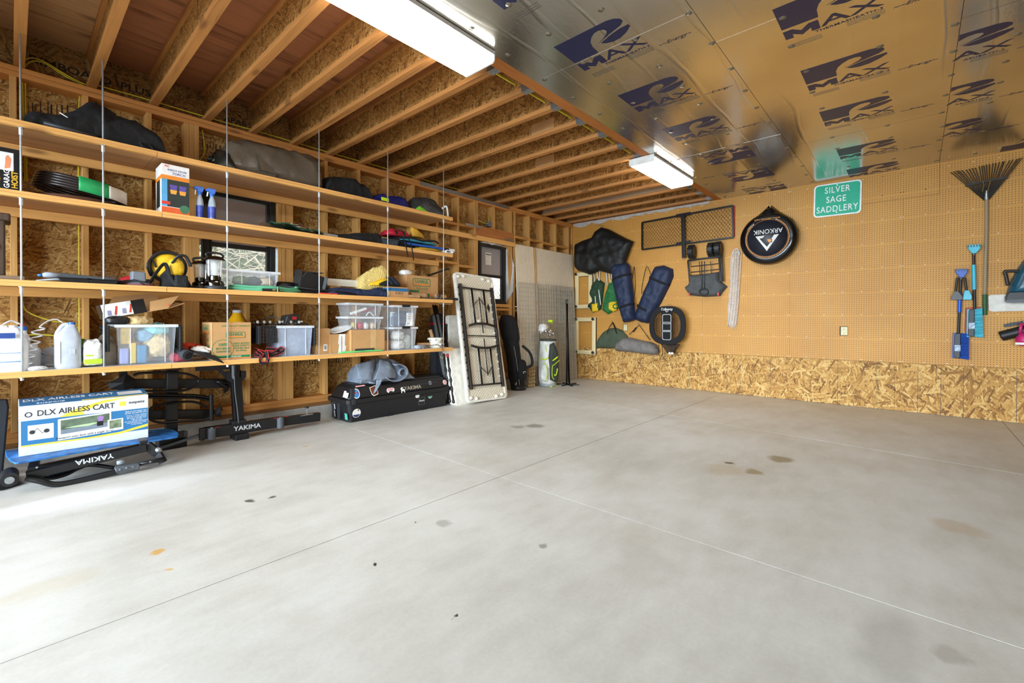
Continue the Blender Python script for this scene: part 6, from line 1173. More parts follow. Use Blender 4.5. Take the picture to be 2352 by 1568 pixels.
M_ = lidf(-L*.55, .325) @ Matrix.Rotation(.25, 4, 'Z'); stk('sticker', M_, [(-.04, .05), (.04, .05), (.045, -.03), (.03, -.06), (-.03, -.06), (-.045, -.03)], MS['cream'], [(-.034, .043), (.034, .043), (.038, -.026), (.026, -.052), (-.026, -.052), (-.038, -.026)], MS['brown'])
stk('sticker', lidf(-L*.25, .305), [(-.055, 0), (-.04, .025), (.03, .028), (.055, .015), (.05, -.01), (.03, -.025), (.02, -.012), (-.02, -.012), (-.025, -.028), (-.04, -.028)], MS['white'], [(-.045, 0), (-.035, .02), (.03, .022), (.045, .01), (.03, -.006), (-.03, -.006)], MS['pink'])
stk('sticker', lidf(-L*.02, .285), [(-.03, .02), (-.01, .04), (.015, .035), (0, .018), (.03, .01), (.03, -.03), (.018, -.03), (.012, -.01), (-.008, -.01), (-.014, -.032), (-.026, -.03), (-.02, 0)], MS['white'])
stk('sticker', lidf(L*.57, .33), disc(.026), MS['grey']); stk('sticker', lidf(L*.9, .315), disc(.035, 6), MS['white'], disc(.03, 6), MS['pink'])
stk('sticker', frame((D-.03, -L*.78, .391), (0, 1, 0), (-.5, 0, .6)), [(-.06, -.01), (.06, -.004), (.055, .012), (-.055, .008)], MS['pink'])
M_ = tubf(-L*.86, .1); stk('sticker', M_, disc(.05), MS['white'], [p for p in disc(.045) if p[1] < -.008], MS['navy']); stk('sticker', M_, disc(.01, 8, 1, 1, .02, .03), MS['red'])
stk('sticker', tubf(L*.27, .19), disc(.026, 16, 1.2, .9), MS['white']); stk('sticker', tubf(L*.55, .165), [p for p in disc(.03, 20) if p[1] < .001], MS['cream'], [p for p in disc(.024, 20) if p[1] < .001], MS['teal'])
for a, b, c, d in ((-.045, .045, .045, .047), (-.045, .045, -.047, -.045), (-.045, -.043, -.045, .045), (.043, .045, -.045, .045)): stk('sticker', tubf(L*.37, .12), [(a, c), (b, c), (b, d), (a, d)], MS['grey'])
text('Simple', .03, 'sticker_lettering', MS['white'], t, tubf(L*.37, .125) @ Matrix.Translation((0, 0, .001)), shear=.3)
def endf(x, z): return frame((x, -L-.002+.0, z), (1, 0, 0), (0, 0, 1))
for x, z, w, h, c, dy_ in ((-.0+.12, .31, .05, .07, 'white', .028), (.17, .30, .05, .06, 'cream', .028), (-.12+.02, .15, .05, .06, 'white', .006), (-.1, .07, .04, .07, 'white', .01), (.17, .07, .06, .07, 'teal', .012)):
    stk('sticker', frame((x, -L-.004+dy_*.6, z), (1, 0, 0), (0, .3 if z > .25 else -.1, 1)), [(-w/2, -h/2), (w/2, -h/2), (w/2, h/2), (-w/2, h/2)], MS[c])
# --- grey moving blanket
t = thing('grey_blanket', 'crumpled grey felt blanket heaped on the cargo box', 'blanket', (.3, -4.57, .41)); FB = fabric('grey_felt', '#79828f', .95, .25, scale=14)
zb = .409
ridge(prof([(815, 868), (818, 845), (835, 835), (858, 826), (880, 820), (905, 826), (922, 838), (934, 858), (936, 882)], .30, zb), .27, .34, zb, .022, 111, freq=4, p=.75).o('blanket_heap', FB, t, smooth=True, world=True)
def flap(corners, bul, nm='fold', n=14, th=.012):
    A, B, C_, D_ = [Vector(c) for c in corners]
    def f(i, j):
        p = (A*(1-i)+B*i)*(1-j)+(D_*(1-i)+C_*i)*j; k = math.sin(math.pi*i)*.6+math.sin(math.pi*j)*.4
        return p+Vector((bul*k+.012*noise.noise(Vector((i*3, j*3, bul*9))), 0, .01*noise.noise(Vector((i*4, j*2, 3)))))
    G().sheet(f, n, n).o(nm, FB, t, smooth=True, thick=th, world=True)
def q_(u, v, X): return lw(u, v, X)
flap([q_(872, 825, .40), q_(898, 832, .40), q_(912, 866, .44), q_(858, 872, .47)], .05)
flap([q_(866, 868, .46), q_(880, 866, .46), q_(872, 882, .50), q_(857, 907, .475)], .02)
flap([q_(815, 838, .38), q_(862, 824, .36), q_(858, 872, .42), q_(822, 872, .40)], .05)
G().sheet(lambda i, j: Vector((.36+.14*j, 0, 0))+Vector((0, q_(905, 880, .42).y+.17*math.cos(3.5+i*4.6)*(1-.25*i), zb+.10-.02*j+.11*math.sin(3.5+i*4.6)*(1-.2*i)+.02)), 30, 6).o('rolled_fold', FB, t, smooth=True, thick=.014, world=True)
G().sheet(lambda i, j: Vector((.44+.05*j, 0, 0))+Vector((0, q_(922, 875, .45).y+.05*math.cos(i*5.5), zb+.09+.045*math.sin(i*5.5))), 20, 4).o('rolled_fold', FB, t, smooth=True, thick=.012, world=True)
G().tube([q_(847, 878, .44), q_(862, 880, .47)], .012, 8).o('corner_tie', FB, t, smooth=True, world=True)
# --- wrapped poles and dark bag behind the shelf end
t = thing('wrapped_poles', 'bundle of black poles in clear wrap leaning at the shelf end', 'poles', (.5, -3.5, 0)); random.seed(8)
for k in range(9):
    G().tube([(.44-.011*k, -3.475+.014*(k % 4), 0), (.185-.004*k, -3.61+.017*(k % 5), 1.32+.01*(k % 3))], .011, 8).o('pole', M_RACK2, t, smooth=True, world=True)
G().tube([(.35, -3.49, .25), (.28, -3.52, .6), (.18, -3.575, 1.2)], [.05, .055, .05], 14, flat=(.8, 1)).o('clear_wrap', glass('shrink_film', '#dfe8ea', .16, .12), t, smooth=True, world=True)
t = thing('dark_cover_bag', 'charcoal fabric case with a red stripe standing behind the shelf end', 'bag', (.1, -3.45, 0))
G().box(.02, .12, -3.57, -3.34, .0, 1.22).o('case', fabric('charcoal_fabric', '#35383e', .85, .3), t, bev=.05, world=True); G().box(.015, .1225, -3.573, -3.337, 1.06, 1.10).o('red_stripe', mat('stripe_red', '#b7182f', .6), t, bev=.02, world=True); G().bar((.08, -3.45, 1.23), (.08, -3.33, 1.225), .03, .012).o('carry_handle', M_GREYP, t, world=True)
# --- folding tables
M_TBL = mat('table_white', '#ece8dd', .5)
def tabletex():
    t = NT('table_underside'); v = t.pos((1, 1, 1), src='obj'); s = t.N('ShaderNodeSeparateXYZ'); t.L(v, s.inputs[0])
    a = t.math('DIVIDE', s.outputs[0], .024); b = t.math('DIVIDE', s.outputs[1], .046)
    fb = t.math('FRACT', t.math('ADD', b, t.math('MULTIPLY', t.math('FLOOR', a), .5))); fa = t.math('FRACT', a)
    d = t.math('SQRT', t.math('ADD', t.math('POWER', t.math('MULTIPLY', t.math('SUBTRACT', fa, .5), 1.0), 2), t.math('POWER', t.math('MULTIPLY', t.math('SUBTRACT', fb, .5), 1.0), 2)))
    k = t.ramp(d, [(.16, (1, 1, 1)), (.34, (0, 0, 0))]); t.set(t.mix(t.math('MULTIPLY', k, .55), srgb('#efe6cf'), srgb('#a3967a')), .6); bn = t.bump(t.math('MULTIPLY', k, -1), .8, .01); return t.m
M_TUND = tabletex()
t = thing('folding_table', 'open white folding table leaning with its dark underside frame showing', 'table', (.66, -3.05, 0)); up = Vector((-.37, .075, 1.765)); Lb = up.length
MT_ = frame((0, 0, 0), (0, 1, -.0425), up); t.matrix_world = Matrix.Translation((.672, -3.05, .02)) @ MT_
w = .375; G().prism(rrect(2*w, Lb, .05, 5, 0, Lb/2), -.045, .0, 'xy').o('table_top', M_TBL, t, bev=.008)
G().prism(rrect(2*w-.06, Lb-.06, .03, 4, 0, Lb/2), .0, .0015, 'xy').o('ribbed_underside', M_TUND, t)
G().ring(rrect(2*w, Lb, .05, 5, 0, Lb/2), rrect(2*w-.05, Lb-.05, .035, 5, 0, Lb/2), 0, .012, 'xy').o('raised_rim', M_TBL, t)
M_TF = mat('table_frame', '#2b2724', .4, .2)
for x in (-w+.065, w-.065): G().bar((x, .17, .025), (x, Lb-.17, .025), .034, .04, up=(0, 0, 1)).o('side_rail', M_TF, t, bev=.003); 
for x in (-w+.04, w-.09):
    for k in range(14): G().lathe([(.014, 0), (.012, .012)], c=(x, .22+k*.105, .002), n=8).o('rib_stud', M_TF if x < 0 else M_TBL, t)
for y in (.22, Lb-.22): G().tube([(-w+.06, y, .03), (w-.06, y, .03)], .012, 8).o('leg_axle', M_TF, t, smooth=True)
G().tube([(-w+.06, Lb*.5, .03), (w-.06, Lb*.5, .03)], .008, 8).o('centre_bar', M_TF, t, smooth=True)
for s in (1, -1):
    yA = Lb/2+s*(Lb/2-.22); yB = Lb/2+s*.17
    for x in (-.115, .12): G().tube([(x, yA, .04), (x, yB, .045)], .014, 10).o('leg', M_RACK2, t, smooth=True)
    G().tube(spline([(-.24, yB-s*.03, .045), (-.1, yB+s*.0, .05), (.1, yB+s*.0, .05), (.28, yB-s*.03, .045)], 6), .017, 10).o('leg_foot', M_TF, t, smooth=True)
    G().tube([(.02, Lb/2+s*.04, .04), (.012, yA-s*.12, .045)], .008, 8).o('brace_rod', M_TF, t, smooth=True); G().tube([(-.115, yA-s*.25, .045), (.012, yA-s*.14, .05), (.12, yA-s*.25, .045)], .006, 8).o('brace_fork', M_TF, t, smooth=True)
    for x, y in ((-w+.06, Lb/2+s*(Lb/2-.06)), (w-.08, Lb/2+s*(Lb/2-.06)), (-w+.16, Lb/2+s*(Lb/2-.045)), (w-.2, Lb/2+s*(Lb/2-.045))): G().lathe([(.03, 0), (.02, .02), (.008, .024)], c=(x, y, .001), n=10, sx=1.2).o('corner_boss', M_TBL, t, smooth=True)
G().prism([(.19, 1.33), (.23, 1.26), (.25, 1.33), (.225, 1.40)], .003, .006, 'xy').o('warning_label', M_TF, t); G().prism([(.245, 1.315), (.258, 1.33), (.245, 1.345)], .003, .007, 'xy').o('orange_tip', M_UO, t)
G().add([(-.1, Lb*.62, .06), (-.04, Lb*.63, .06), (-.06, Lb*.6, .06)], [(0, 1, 2)]).o('white_wedge', M_TBL, t, thick=.01)
def folded(lab_, xb, xt, y0, y1, z, th, red=False, grp=None):
    t = thing('folded_table', lab_, 'table', (xb, y0, 0)); dx = xt-xb
    for k in range(2):
        o = k*(th/2+.002); pts = rrect(y1-y0, z, .04, 4, (y1-y0)/2, z/2); n = len(pts); hh = th/2
        g = G(); g.add([(o+dx*(b/z), a, b) for a, b in pts]+[(o+hh+dx*(b/z), a, b) for a, b in pts], [tuple(range(n)), tuple(range(n, 2*n))]+[(i, (i+1) % n, (i+1) % n+n, i+n) for i in range(n)]); g.o('table_half', M_TBL, t, bev=.006)
    G().tube([(th/2+dx*.06, -.012, z*.06), (th/2+dx*.9, -.012, z*.9)], .013, 8).o('hinge_rod', M_TF, t, smooth=True)
    for f in (.08, .3, .45, .62, .88): G().blob((th/2+dx*f, -.013, z*f), (.045, .03, .05), 1, .1, 2, 10, 8, flat=False).o('hinge_knuckle', M_RED if (red and f > .8) else M_TF, t, smooth=True)
    for f in (.22, .38, .54, .7): G().box(th/2+dx*f+.012, th/2+dx*f+.035, -.01, .004, z*f-.02, z*f+.02).o('hinge_lug', M_TBL, t)
folded('half-folded white table with black hinge knuckles leaning beside the cargo box', .47, .32, -3.565, -2.58, .745, .055); folded('half-folded white table with a red hinge knuckle behind the open table', .535, .385, -3.56, -2.55, .75, .06, True)
folded('taller folded white table standing behind the half-folded pair', .25, .17, -3.40, -2.9, 1.2, .07)
# --- golf bags
t = thing('golf_bag', 'black hooded golf bag leaning by the window', 'golf bag', (.26, -1.93, 0)); lean = Vector((-.06, -.17, 0))
def secs(prof_, m, nm, lean=lean, n=22, sx=1.0, amp=.05, seed=1):
    g = G(); H = prof_[-1][1]
    def f(i, j):
        k = j*(len(prof_)-1); a = min(int(k), len(prof_)-2); q = k-a; r = prof_[a][0]*(1-q)+prof_[a+1][0]*q; z = prof_[a][1]*(1-q)+prof_[a+1][1]*q
        an = 2*math.pi*i; w = 1+amp*noise.noise(Vector((math.cos(an)*2, math.sin(an)*2, z*6+seed)))*2
        return Vector((r*w*math.cos(an)*sx, r*w*math.sin(an), z))+lean*z
    g.sheet(f, n, 40, closed=True); n_ = len(g.v); g.f += [tuple(range(n))[::-1], tuple(range(n_-n, n_))]; return g.o(nm, m, t, smooth=True)
secs([(.12, .0), (.125, .03), (.12, .06)], M_BLACK, 'base'); secs([(.118, .05), (.125, .2), (.12, .5), (.125, .75), (.13, .8)], F_BLK, 'bag_body'); secs([(.128, .78), (.145, .85), (.15, 1.0), (.14, 1.12), (.1, 1.2), (.03, 1.22)], F_BLK2, 'rain_hood', amp=.08)
G().blob((.095, -.04, .32), (.14, .2, .36), 3, .05, 3, flat=False).o('front_pocket', F_BLK2, t, smooth=True); G().tube(spline([(.08, .0, .72), (.19, .06, .6), (.2, .1, .42), (.13, .0, .36)], 8), .032, 8, flat=(.7, 1)).o('shoulder_strap', F_BLK, t, smooth=True)
G().tube(spline([(.09, -.22, .72), (.1, -.17, .5), (.11, -.1, .1)], 6), .004, 6).o('piping', mat('piping_grey', '#8e9093', .5), t, smooth=True)
G().tube([(.172, -.055+.03*math.cos(k*.5), .3+.015*math.sin(k*.5)) for k in range(10)], .004, 5).o('white_logo', M_WHITE, t); G().tube([(.05, -.14, .12), (.06, -.14, .09), (.08, -.14, .14)], .004, 5).o('white_tick', M_WHITE, t)
t = thing('golf_bag', 'grey and lime golf bag full of clubs standing before the wire grids', 'golf bag', (.355, -1.27, 0)); ML = mat('lime_trim', '#c5e321', .5); FG = fabric('light_grey_bag', '#dcdcd5', .7, .2); FDG = fabric('dark_olive_bag', '#343830', .75, .2); LZ = Vector((-.02, .02, 0))
G().lathe([(.13, .0), (.15, .012), (.15, .045), (.13, .06)], n=24).o('base', mat('base_silver', '#9ba0a0', .4), t, smooth=True)
for a in (.4, 1.6, -.5): G().box(.135*math.cos(a)-.02, .135*math.cos(a)+.02, .135*math.sin(a)-.02, .135*math.sin(a)+.02, 0, .02).o('lime_foot', ML, t, bev=.005)
secs([(.135, .05), (.155, .1), (.16, .35), (.15, .55), (.135, .7), (.14, .78), (.13, .8)], FG, 'bag_body', lean=LZ, amp=.02)
def patch(nm, pts, m, d=.165, th=.03, dirx=(.87, -.49)):
    ex = Vector((dirx[0], dirx[1], 0)); ey = Vector((-dirx[1], dirx[0], 0)); G().pillow(pts, th, .05, lambda a, b, w: ex*(d-.035+w)+ey*a+Vector((0, 0, b))+LZ*b, step=.025, amp=.004, freq=14).o(nm, m, t, smooth=True)
patch('front_panel', [(-.03, .12), (.08, .08), (.13, .12), (.14, .4), (.12, .6), (.05, .76), (-.03, .72), (-.05, .5)], FDG, .18, .05)
patch('side_pocket', [(-.08, .1), (.06, .08), (.07, .3), (.05, .42), (-.06, .4), (-.1, .25)], FG, .17, .07, (.35, -.94))
def stroke(nm, pts, m, r=.006, d=.2, dirx=(.87, -.49)): ex = Vector((dirx[0], dirx[1], 0)); ey = Vector((-dirx[1], dirx[0], 0)); G().tube(spline([ex*d+ey*a+Vector((0, 0, b))+LZ*b for a, b in pts], 5), r, 6).o(nm, m, t, smooth=True)
stroke('lime_piping', [(.13, .46), (.03, .38), (-.0, .36), (-.005, .2), (.03, .13)], ML); stroke('lime_piping', [(.1, .52), (.0, .45), (.09, .5)], ML, .008); stroke('lime_swoosh', [(.03, .22), (.05, .2), (.075, .24), (.09, .32)], ML, .009, .203)
stroke('lime_piping', [(-.01, .42), (.04, .35), (.05, .2), (.01, .1)], ML, .006, .205, (.35, -.94)); stroke('lime_piping', [(-.08, .48), (.0, .47), (.06, .5)], ML, .012, .16, (.35, -.94)); stroke('lime_piping', [(.0, .72), (.02, .62), (.02, .6)], ML, .006, .145, (.35, -.94))
G().tube([Vector((.13*math.cos(k*.5236), .13*math.sin(k*.5236), .79))+LZ*.8 for k in range(12)], .02, 8, closed=True).o('top_collar', mat('collar_dark', '#3d403c', .6), t, smooth=True)
random.seed(2)
for k in range(7): a = Vector((random.uniform(-.08, .08), random.uniform(-.09, .05), .8)); b = a+Vector((random.uniform(-.03, .03), random.uniform(-.05, .02), random.uniform(.08, .17))); G().cyl(a, b, .005, n=6).o('club_shaft', M_CHROME, t); G().blob(b, (.07, .05, .05), k, .25, 3, 12, 8, flat=False).o('iron_head', M_CHROME, t, smooth=True)
for dy, h in ((.03, .31), (.07, .27)): a = Vector((.03, dy, .8)); b = a+Vector((-.02, .0, h)); G().cyl(a, b, .0055, n=6).o('club_shaft', M_CHROME, t); G().blob(b+Vector((.02, 0, .01)), (.1, .08, .05), 3, .1, 2, 14, 10, flat=False).o('driver_head', ML if dy < .05 else mat('driver_tan', '#8a7a4e', .4), t, smooth=True)
# towel over the irons, egg-box tray
_soft('white_towel', 'white towel draped over the golf irons', 'towel', (.30, -1.33, .93), (.14, .16, .15), fabric('white_cotton', '#e9e7e0', .9), 115, .3, 4, .8, None)
t = thing('egg_tray', 'brown moulded egg tray standing between the golf bags', 'tray', (.30, -1.60, 0)); G().box(-.06, -.045, -.09, .09, 0, .36).o('tray_back', mat('egg_tray', '#a98d62', .9), t)
for i in range(6):
    for j in range(3): G().lathe([(.028, 0), (.02, .02), (.008, .028)], c=(-.045, -.06+.06*j, .03+.06*i), n=8, M=Matrix.Rotation(1.5708, 4, 'Y')).o('egg_cup', mat('egg_tray', '#a98d62', .9), t, smooth=True)
# --- plasterboard sheets, wire grids
MD = mat('plasterboard', '#e9dcc4', .85, var=.05, src='world')
for k, (a, b, x, lb) in enumerate(((-1.742, -1.475, .045, 'narrow cream plasterboard strip nearest the window standing behind the wire grids'), (-1.47, -1.255, .045, 'narrow cream plasterboard strip between its twin and the wide sheet'), (-1.22, -.03, .05, 'wide cream plasterboard sheet standing in the corner behind the wire grids'))):
    tag(G().add([(x+.1*0+.07, a, 0), (x+.085, a, 0), (x+.085, b, 0), (x+.07, b, 0), (.004, a, 2.425), (.018, a, 2.425), (.018, b, 2.425), (.004, b, 2.425)], [(0, 1, 2, 3), (4, 5, 6, 7), (0, 1, 5, 4), (1, 2, 6, 5), (2, 3, 7, 6), (3, 0, 4, 7)]).o('plasterboard_sheet', MD), lb, 'plasterboard')
tag(G().add([(.1, -1.245, 0), (.14, -1.245, 0), (.14, -1.225, 0), (.1, -1.225, 0), (.02, -1.245, 2.41), (.04, -1.245, 2.41), (.04, -1.225, 2.41), (.02, -1.225, 2.41)], [(0, 1, 2, 3), (4, 5, 6, 7), (0, 1, 5, 4), (1, 2, 6, 5), (2, 3, 7, 6), (3, 0, 4, 7)]).o('lumber_strip', M_STUD), 'thin upright lumber strip between the plasterboard sheets', 'lumber')
M_GRID = mat('grid_chrome', '#c4c7c2', .35, .55)
def grid(lab_, y0, y1, xb, xt, z1, dy=.075, dz=.076):
    t = thing('wire_grid', lab_, 'wire grid', ((xb+xt)/2, (y0+y1)/2, 0), group='wire grid panels'); x = lambda z: xb+(xt-xb)*z/z1-t.location.x
    yc = t.location.y
    for s in (y0, y1): G().cyl((x(0), s-yc, .003), (x(z1), s-yc, z1), .006, n=6).o('edge_wire', M_GRID, t)
    k = 1; 
    while y0+k*dy < y1-.02: G().cyl((x(0), y0+k*dy-yc, .003), (x(z1), y0+k*dy-yc, z1), .0038, n=5).o('vertical_wire', M_GRID, t); k += 1
    z = .02
    while z < z1: G().cyl((x(z)+.006, y0-yc, z), (x(z)+.006, y1-yc, z), .0042, n=5).o('cross_wire', M_GRID, t); z += dz
grid('narrow wire grid panel beside the black golf bag', -1.76, -1.27, .165, .09, 1.775); grid('wire grid panel standing directly behind the grey and lime golf bag', -1.26, -.66, .175, .10, 1.79)
grid('wire grid panel behind the pair of black poles', -.70, -.12, .16, .085, 1.785); grid('rearmost wire grid panel glimpsed behind the grid by the poles', -1.22, -.14, .148, .07, 1.74)
grid('second rear wire grid panel close against the plasterboard', -.62, -.13, .185, .11, 1.77)
# --- pair of black poles with feet
t = thing('tent_poles', 'pair of black metal poles standing on forked feet in the corner', 'poles', (.53, -.92, 0))
for dy, dx in ((-.04, .02), (.035, -.01)): G().tube([(dx, dy*1.6, .02), (dx-.05, dy*.4+.03, 1.42)], .017, 10).o('pole', M_BLKM, t, smooth=True)
for a in (.3, 1.4, 2.6, 3.6, 4.8, 5.7): G().bar((0, 0, .009), (.2*math.cos(a), .2*math.sin(a), .009), .03, .016).o('foot_arm', M_BLKM, t)
for dy in (.01, .045): G().tube([(-.05, dy+.025*math.cos(k*.5), 1.46+.04*math.sin(k*.5)) for k in range(13)], .005, 6, closed=False).o('top_hook', M_BLKM, t, smooth=True)
# ================================================================= things hung on the pegboard wall
def wm(d=0.0): return lambda a, b, w: Vector((a, -d-w-.001, b))
def OL(px, d=0.0): return [(lambda q: (q.x, q.z))(bw(u, v, d)) for u, v in px]
def hook(t, u, v, d=.05, s=0): p = bw(u, v); G().tube(spline([(p.x, -.003+s, p.z+.012), (p.x, -.02, p.z+.012), (p.x, -d, p.z-.004), (p.x, -d-.005, p.z+.02)], 5), .003, 6).o('peg_hook', M_STEEL, t, smooth=True, world=True)
def wthing(nm, lab_, cat, u, v, group=None): p = bw(u, v); return thing(nm, lab_, cat, (p.x, -.001, p.z), group=group)
# black tarp
t = wthing('black_tarp', 'big wrinkled black tarp hung in the corner of the pegboard', 'tarp', 1383, 625)
G().pillow(OL([(1322, 562), (1340, 553), (1362, 545), (1368, 532), (1383, 522), (1400, 527), (1415, 535), (1440, 548), (1457, 555), (1448, 578), (1440, 600), (1444, 612), (1408, 630), (1378, 622), (1358, 631), (1330, 622), (1321, 612)], .06), .11, .16, wm(.085), step=.035, amp=.035, freq=4.5, seed=3).o('tarp_folds', fabric('black_poly', '#0c0c0b', .55, .35), t, smooth=True, world=True)
for u in (1382, 1388): hook(t, u, 520, .12)
# castered wooden dollies
M_PINE = wood('pale_pine', '#e6d3a3', '#cdb67f', 'z', knots=False); M_PINEX = wood('pale_pine_x', '#e6d3a3', '#cdb67f', 'x', knots=False)
def dolly(lab_, px):
    q = OL(px, .0); xs = (q[0][0], q[1][0]); zs = (q[1][1], q[0][1]); x0, x1 = xs; z0, z1 = zs; cx, cz = (x0+x1)/2, (z0+z1)/2
    t = thing('furniture_dolly', lab_, 'dolly', (cx, -.001, z0), group='wooden dollies on the pegboard'); w = .075
    for a in (x0, x1-w): G().box(a, a+w, -.045, -.018, z0, z1).o('side_board', M_PINE, t, bev=.003, world=True)
    for b in (z0, z1-w): G().box(x0+w, x1-w, -.045, -.018, b, b+w).o('cross_board', M_PINEX, t, bev=.003, world=True); G().box(x0, x1, -.018, -.003, b-.006, b+.012).o('carpet_strip', F_BLK2, t, world=True)
    G().box(x0-.006, x0+.006, -.018, -.003, z0, z1).o('carpet_strip', F_BLK2, t, world=True); G().box(x1-.006, x1+.006, -.018, -.003, z0, z1).o('carpet_strip', F_BLK2, t, world=True)
    for a in (x0+.035, x1-.035):
        for b in (z0+.035, z1-.035): G().cyl((a, -.045, b), (a, -.06, b), .024, n=12).o('caster_plate', M_STEEL, t, world=True); G().cyl((a-.012, -.085, b+.005), (a+.012, -.085, b+.005), .027, n=16).o('caster_wheel', M_BLACK, t, smooth=True, world=True, ang=40)
dolly('pale wooden castered dolly half hidden by green umbrellas', [(1324, 627), (1362, 708)]); dolly('pale wooden castered dolly below the other one on the pegboard', [(1324, 729), (1370, 814)])
# green and yellow folded umbrellas
M_POLE = mat('white_pole', '#d8d8d0', .4)
def umbrella(lab_, px, poles, m, flaps, tips):
    t = wthing('folded_canopy', lab_, 'canopy', px[0][0], 715)
    for (u0, v0, u1, v1) in poles: a, b = bw(u0, v0, .035), bw(u1, v1, .04); G().cyl(a, b, .011, n=8).o('pole', M_POLE, t, smooth=True, world=True)
    G().pillow(OL(px), .07, .07, wm(.005), step=.025, amp=.02, freq=11, seed=6).o('canopy', m, t, smooth=True, world=True)
    for f in flaps: G().pillow(OL(f), .03, .03, wm(.058), step=.02, amp=.01, freq=14).o('yellow_panel', mat('yellow_panel', '#e1b81e', .6), t, smooth=True, world=True)
    for (u0, v0, u1, v1) in tips: G().cyl(bw(u0, v0, .085), bw(u1, v1, .085), .009, n=8).o('strut', M_WHITE, t, smooth=True, world=True)
umbrella('dark green folded canopy with white poles beside the corner', [(1360, 655), (1373, 638), (1390, 650), (1385, 690), (1382, 710), (1372, 715), (1362, 718), (1350, 700), (1362, 690), (1355, 675)], [(1362, 615, 1372, 690), (1369, 615, 1378, 660), (1378, 615, 1374, 700)], fabric('bottle_green', '#1f3d24', .7, .5), [[(1362, 698), (1377, 695), (1378, 714), (1364, 717)]], [(1375, 665, 1380, 700), (1367, 680, 1368, 697)])
umbrella('bright green folded canopy with a yellow emblem on the pegboard', [(1400, 650), (1412, 643), (1420, 670), (1423, 705), (1410, 715), (1398, 722), (1384, 712), (1388, 685), (1395, 665)], [(1392, 615, 1395, 655), (1398, 615, 1402, 655), (1405, 615, 1404, 655)], fabric('kelly_green', '#1d6a32', .65, .5), [[(1402, 695), (1410, 690), (1420, 692), (1421, 712), (1412, 716), (1401, 710)], [(1404, 640), (1410, 642), (1408, 652)]], [])
p = bw(1411, 703, .135); o_ = [(p.x+.055*math.cos(k*.3142), p.z+.05*math.sin(k*.3142)) for k in range(20)]; i_ = [(p.x+.035*math.cos(k*.3142), p.z+.028*math.sin(k*.3142)) for k in range(20)]
G().ring(o_, i_, -.1, -.09, 'xz').o('round_emblem', fabric('kelly_green', '#1d6a32', .65, .5), [x for x in bpy.data.objects if x.name.startswith('folded_canopy')][-1], world=True)
# navy carry bags
def navy(lab_, px, bands, strap, seed, pad):
    t = wthing('navy_carry_bag', lab_, 'bag', sum(p[0] for p in px)/len(px), max(p[1] for p in px)); G().pillow(OL(px), .13, .11, wm(.005), step=.028, amp=.018, freq=10, seed=seed).o('bag_body', F_NAVY2, t, smooth=True, world=True)
    for (u0, v0, u1, v1) in bands:
        a, b = bw(u0, v0), bw(u1, v1); G().tube([Vector((a.x, -.03, a.z))*(1-k/8)+Vector((b.x, -.03, b.z))*(k/8)+Vector((0, -.128*max(0, math.sin(math.pi*k/8))**.5, 0)) for k in range(9)], .021, 6, flat=(.35, 1), up=(0, 1, 0)).o('black_band', F_BLK2, t, smooth=True, world=True)
    G().tube(spline([bw(u, v, .06) for u, v in strap], 5), .011, 6, flat=(.3, 1)).o('shoulder_strap', F_BLK2, t, smooth=True, world=True); hook(t, *pad)
    return t
F_NAVY2 = fabric('navy_canvas', '#172644', .6, .5, scale=7)
t = navy('navy carry bag with a red emblem hung upright on the pegboard', [(1405, 615), (1415, 606), (1440, 603), (1448, 612), (1453, 650), (1458, 700), (1460, 733), (1447, 738), (1434, 740), (1428, 720), (1417, 680)], [(1409, 645, 1453, 630), (1426, 709, 1459, 697)], [(1453, 640), (1457, 613), (1459, 640), (1460, 660), (1455, 690)], 4, (1457, 612)); t.location += Vector((.044, -.09, -.004))
G().tube([bw(1438+8*math.cos(k*.4), 669+9*math.sin(k*.4), .158) for k in range(17)], .006, 6).o('red_emblem', mat('emblem_red', '#b8303f', .6), t, smooth=True, world=True); G().tube([bw(1433, 678, .158), bw(1438, 662, .158), bw(1442, 676, .158), bw(1446, 660, .158)], .005, 6).o('red_emblem', mat('emblem_red', '#b8303f', .6), t, world=True)
navy('plain navy carry bag hung slanting beside the emblem bag', [(1506, 612), (1525, 609), (1547, 618), (1548, 635), (1540, 655), (1520, 695), (1502, 725), (1490, 743), (1473, 740), (1458, 733), (1465, 708), (1480, 670), (1495, 635)], [(1494, 636, 1540, 655), (1466, 700, 1500, 717)], [(1474, 675), (1476, 650), (1486, 612), (1497, 638)], 9, (1486, 610))
# half-moon bag, grey tube bag
t = wthing('half_moon_bag', 'olive green half-moon bag hung by its handles', 'bag', 1405, 800); G().pillow(OL([(1368, 799), (1373, 780), (1385, 763), (1400, 754), (1415, 752), (1430, 758), (1443, 772), (1446, 790), (1430, 799), (1400, 800)]), .06, .1, wm(.005), step=.03, amp=.008, freq=9).o('bag_body', fabric('olive_bag', '#46503c', .8, .3), t, smooth=True, world=True)
for u in (1394, 1417): G().tube(spline([bw(u, 766, .07), bw((u+1406)/2, 750, .05), bw(1407, 740, .03)], 5), .017, 6, flat=(.3, 1)).o('handle', F_BLK2, t, smooth=True, world=True)
hook(t, 1407, 738, .04)
t = wthing('grey_tube_bag', 'taupe grey drawstring tube bag hung by a black cord', 'bag', 1465, 814); G().pillow(OL([(1412, 800), (1416, 785), (1430, 776), (1445, 775), (1470, 781), (1495, 786), (1506, 792), (1512, 805), (1508, 815), (1485, 814), (1450, 809), (1415, 806)], .1), .12, .09, wm(.068), step=.028, amp=.02, freq=11, seed=7).o('bag_body', F_GREY, t, smooth=True, world=True)
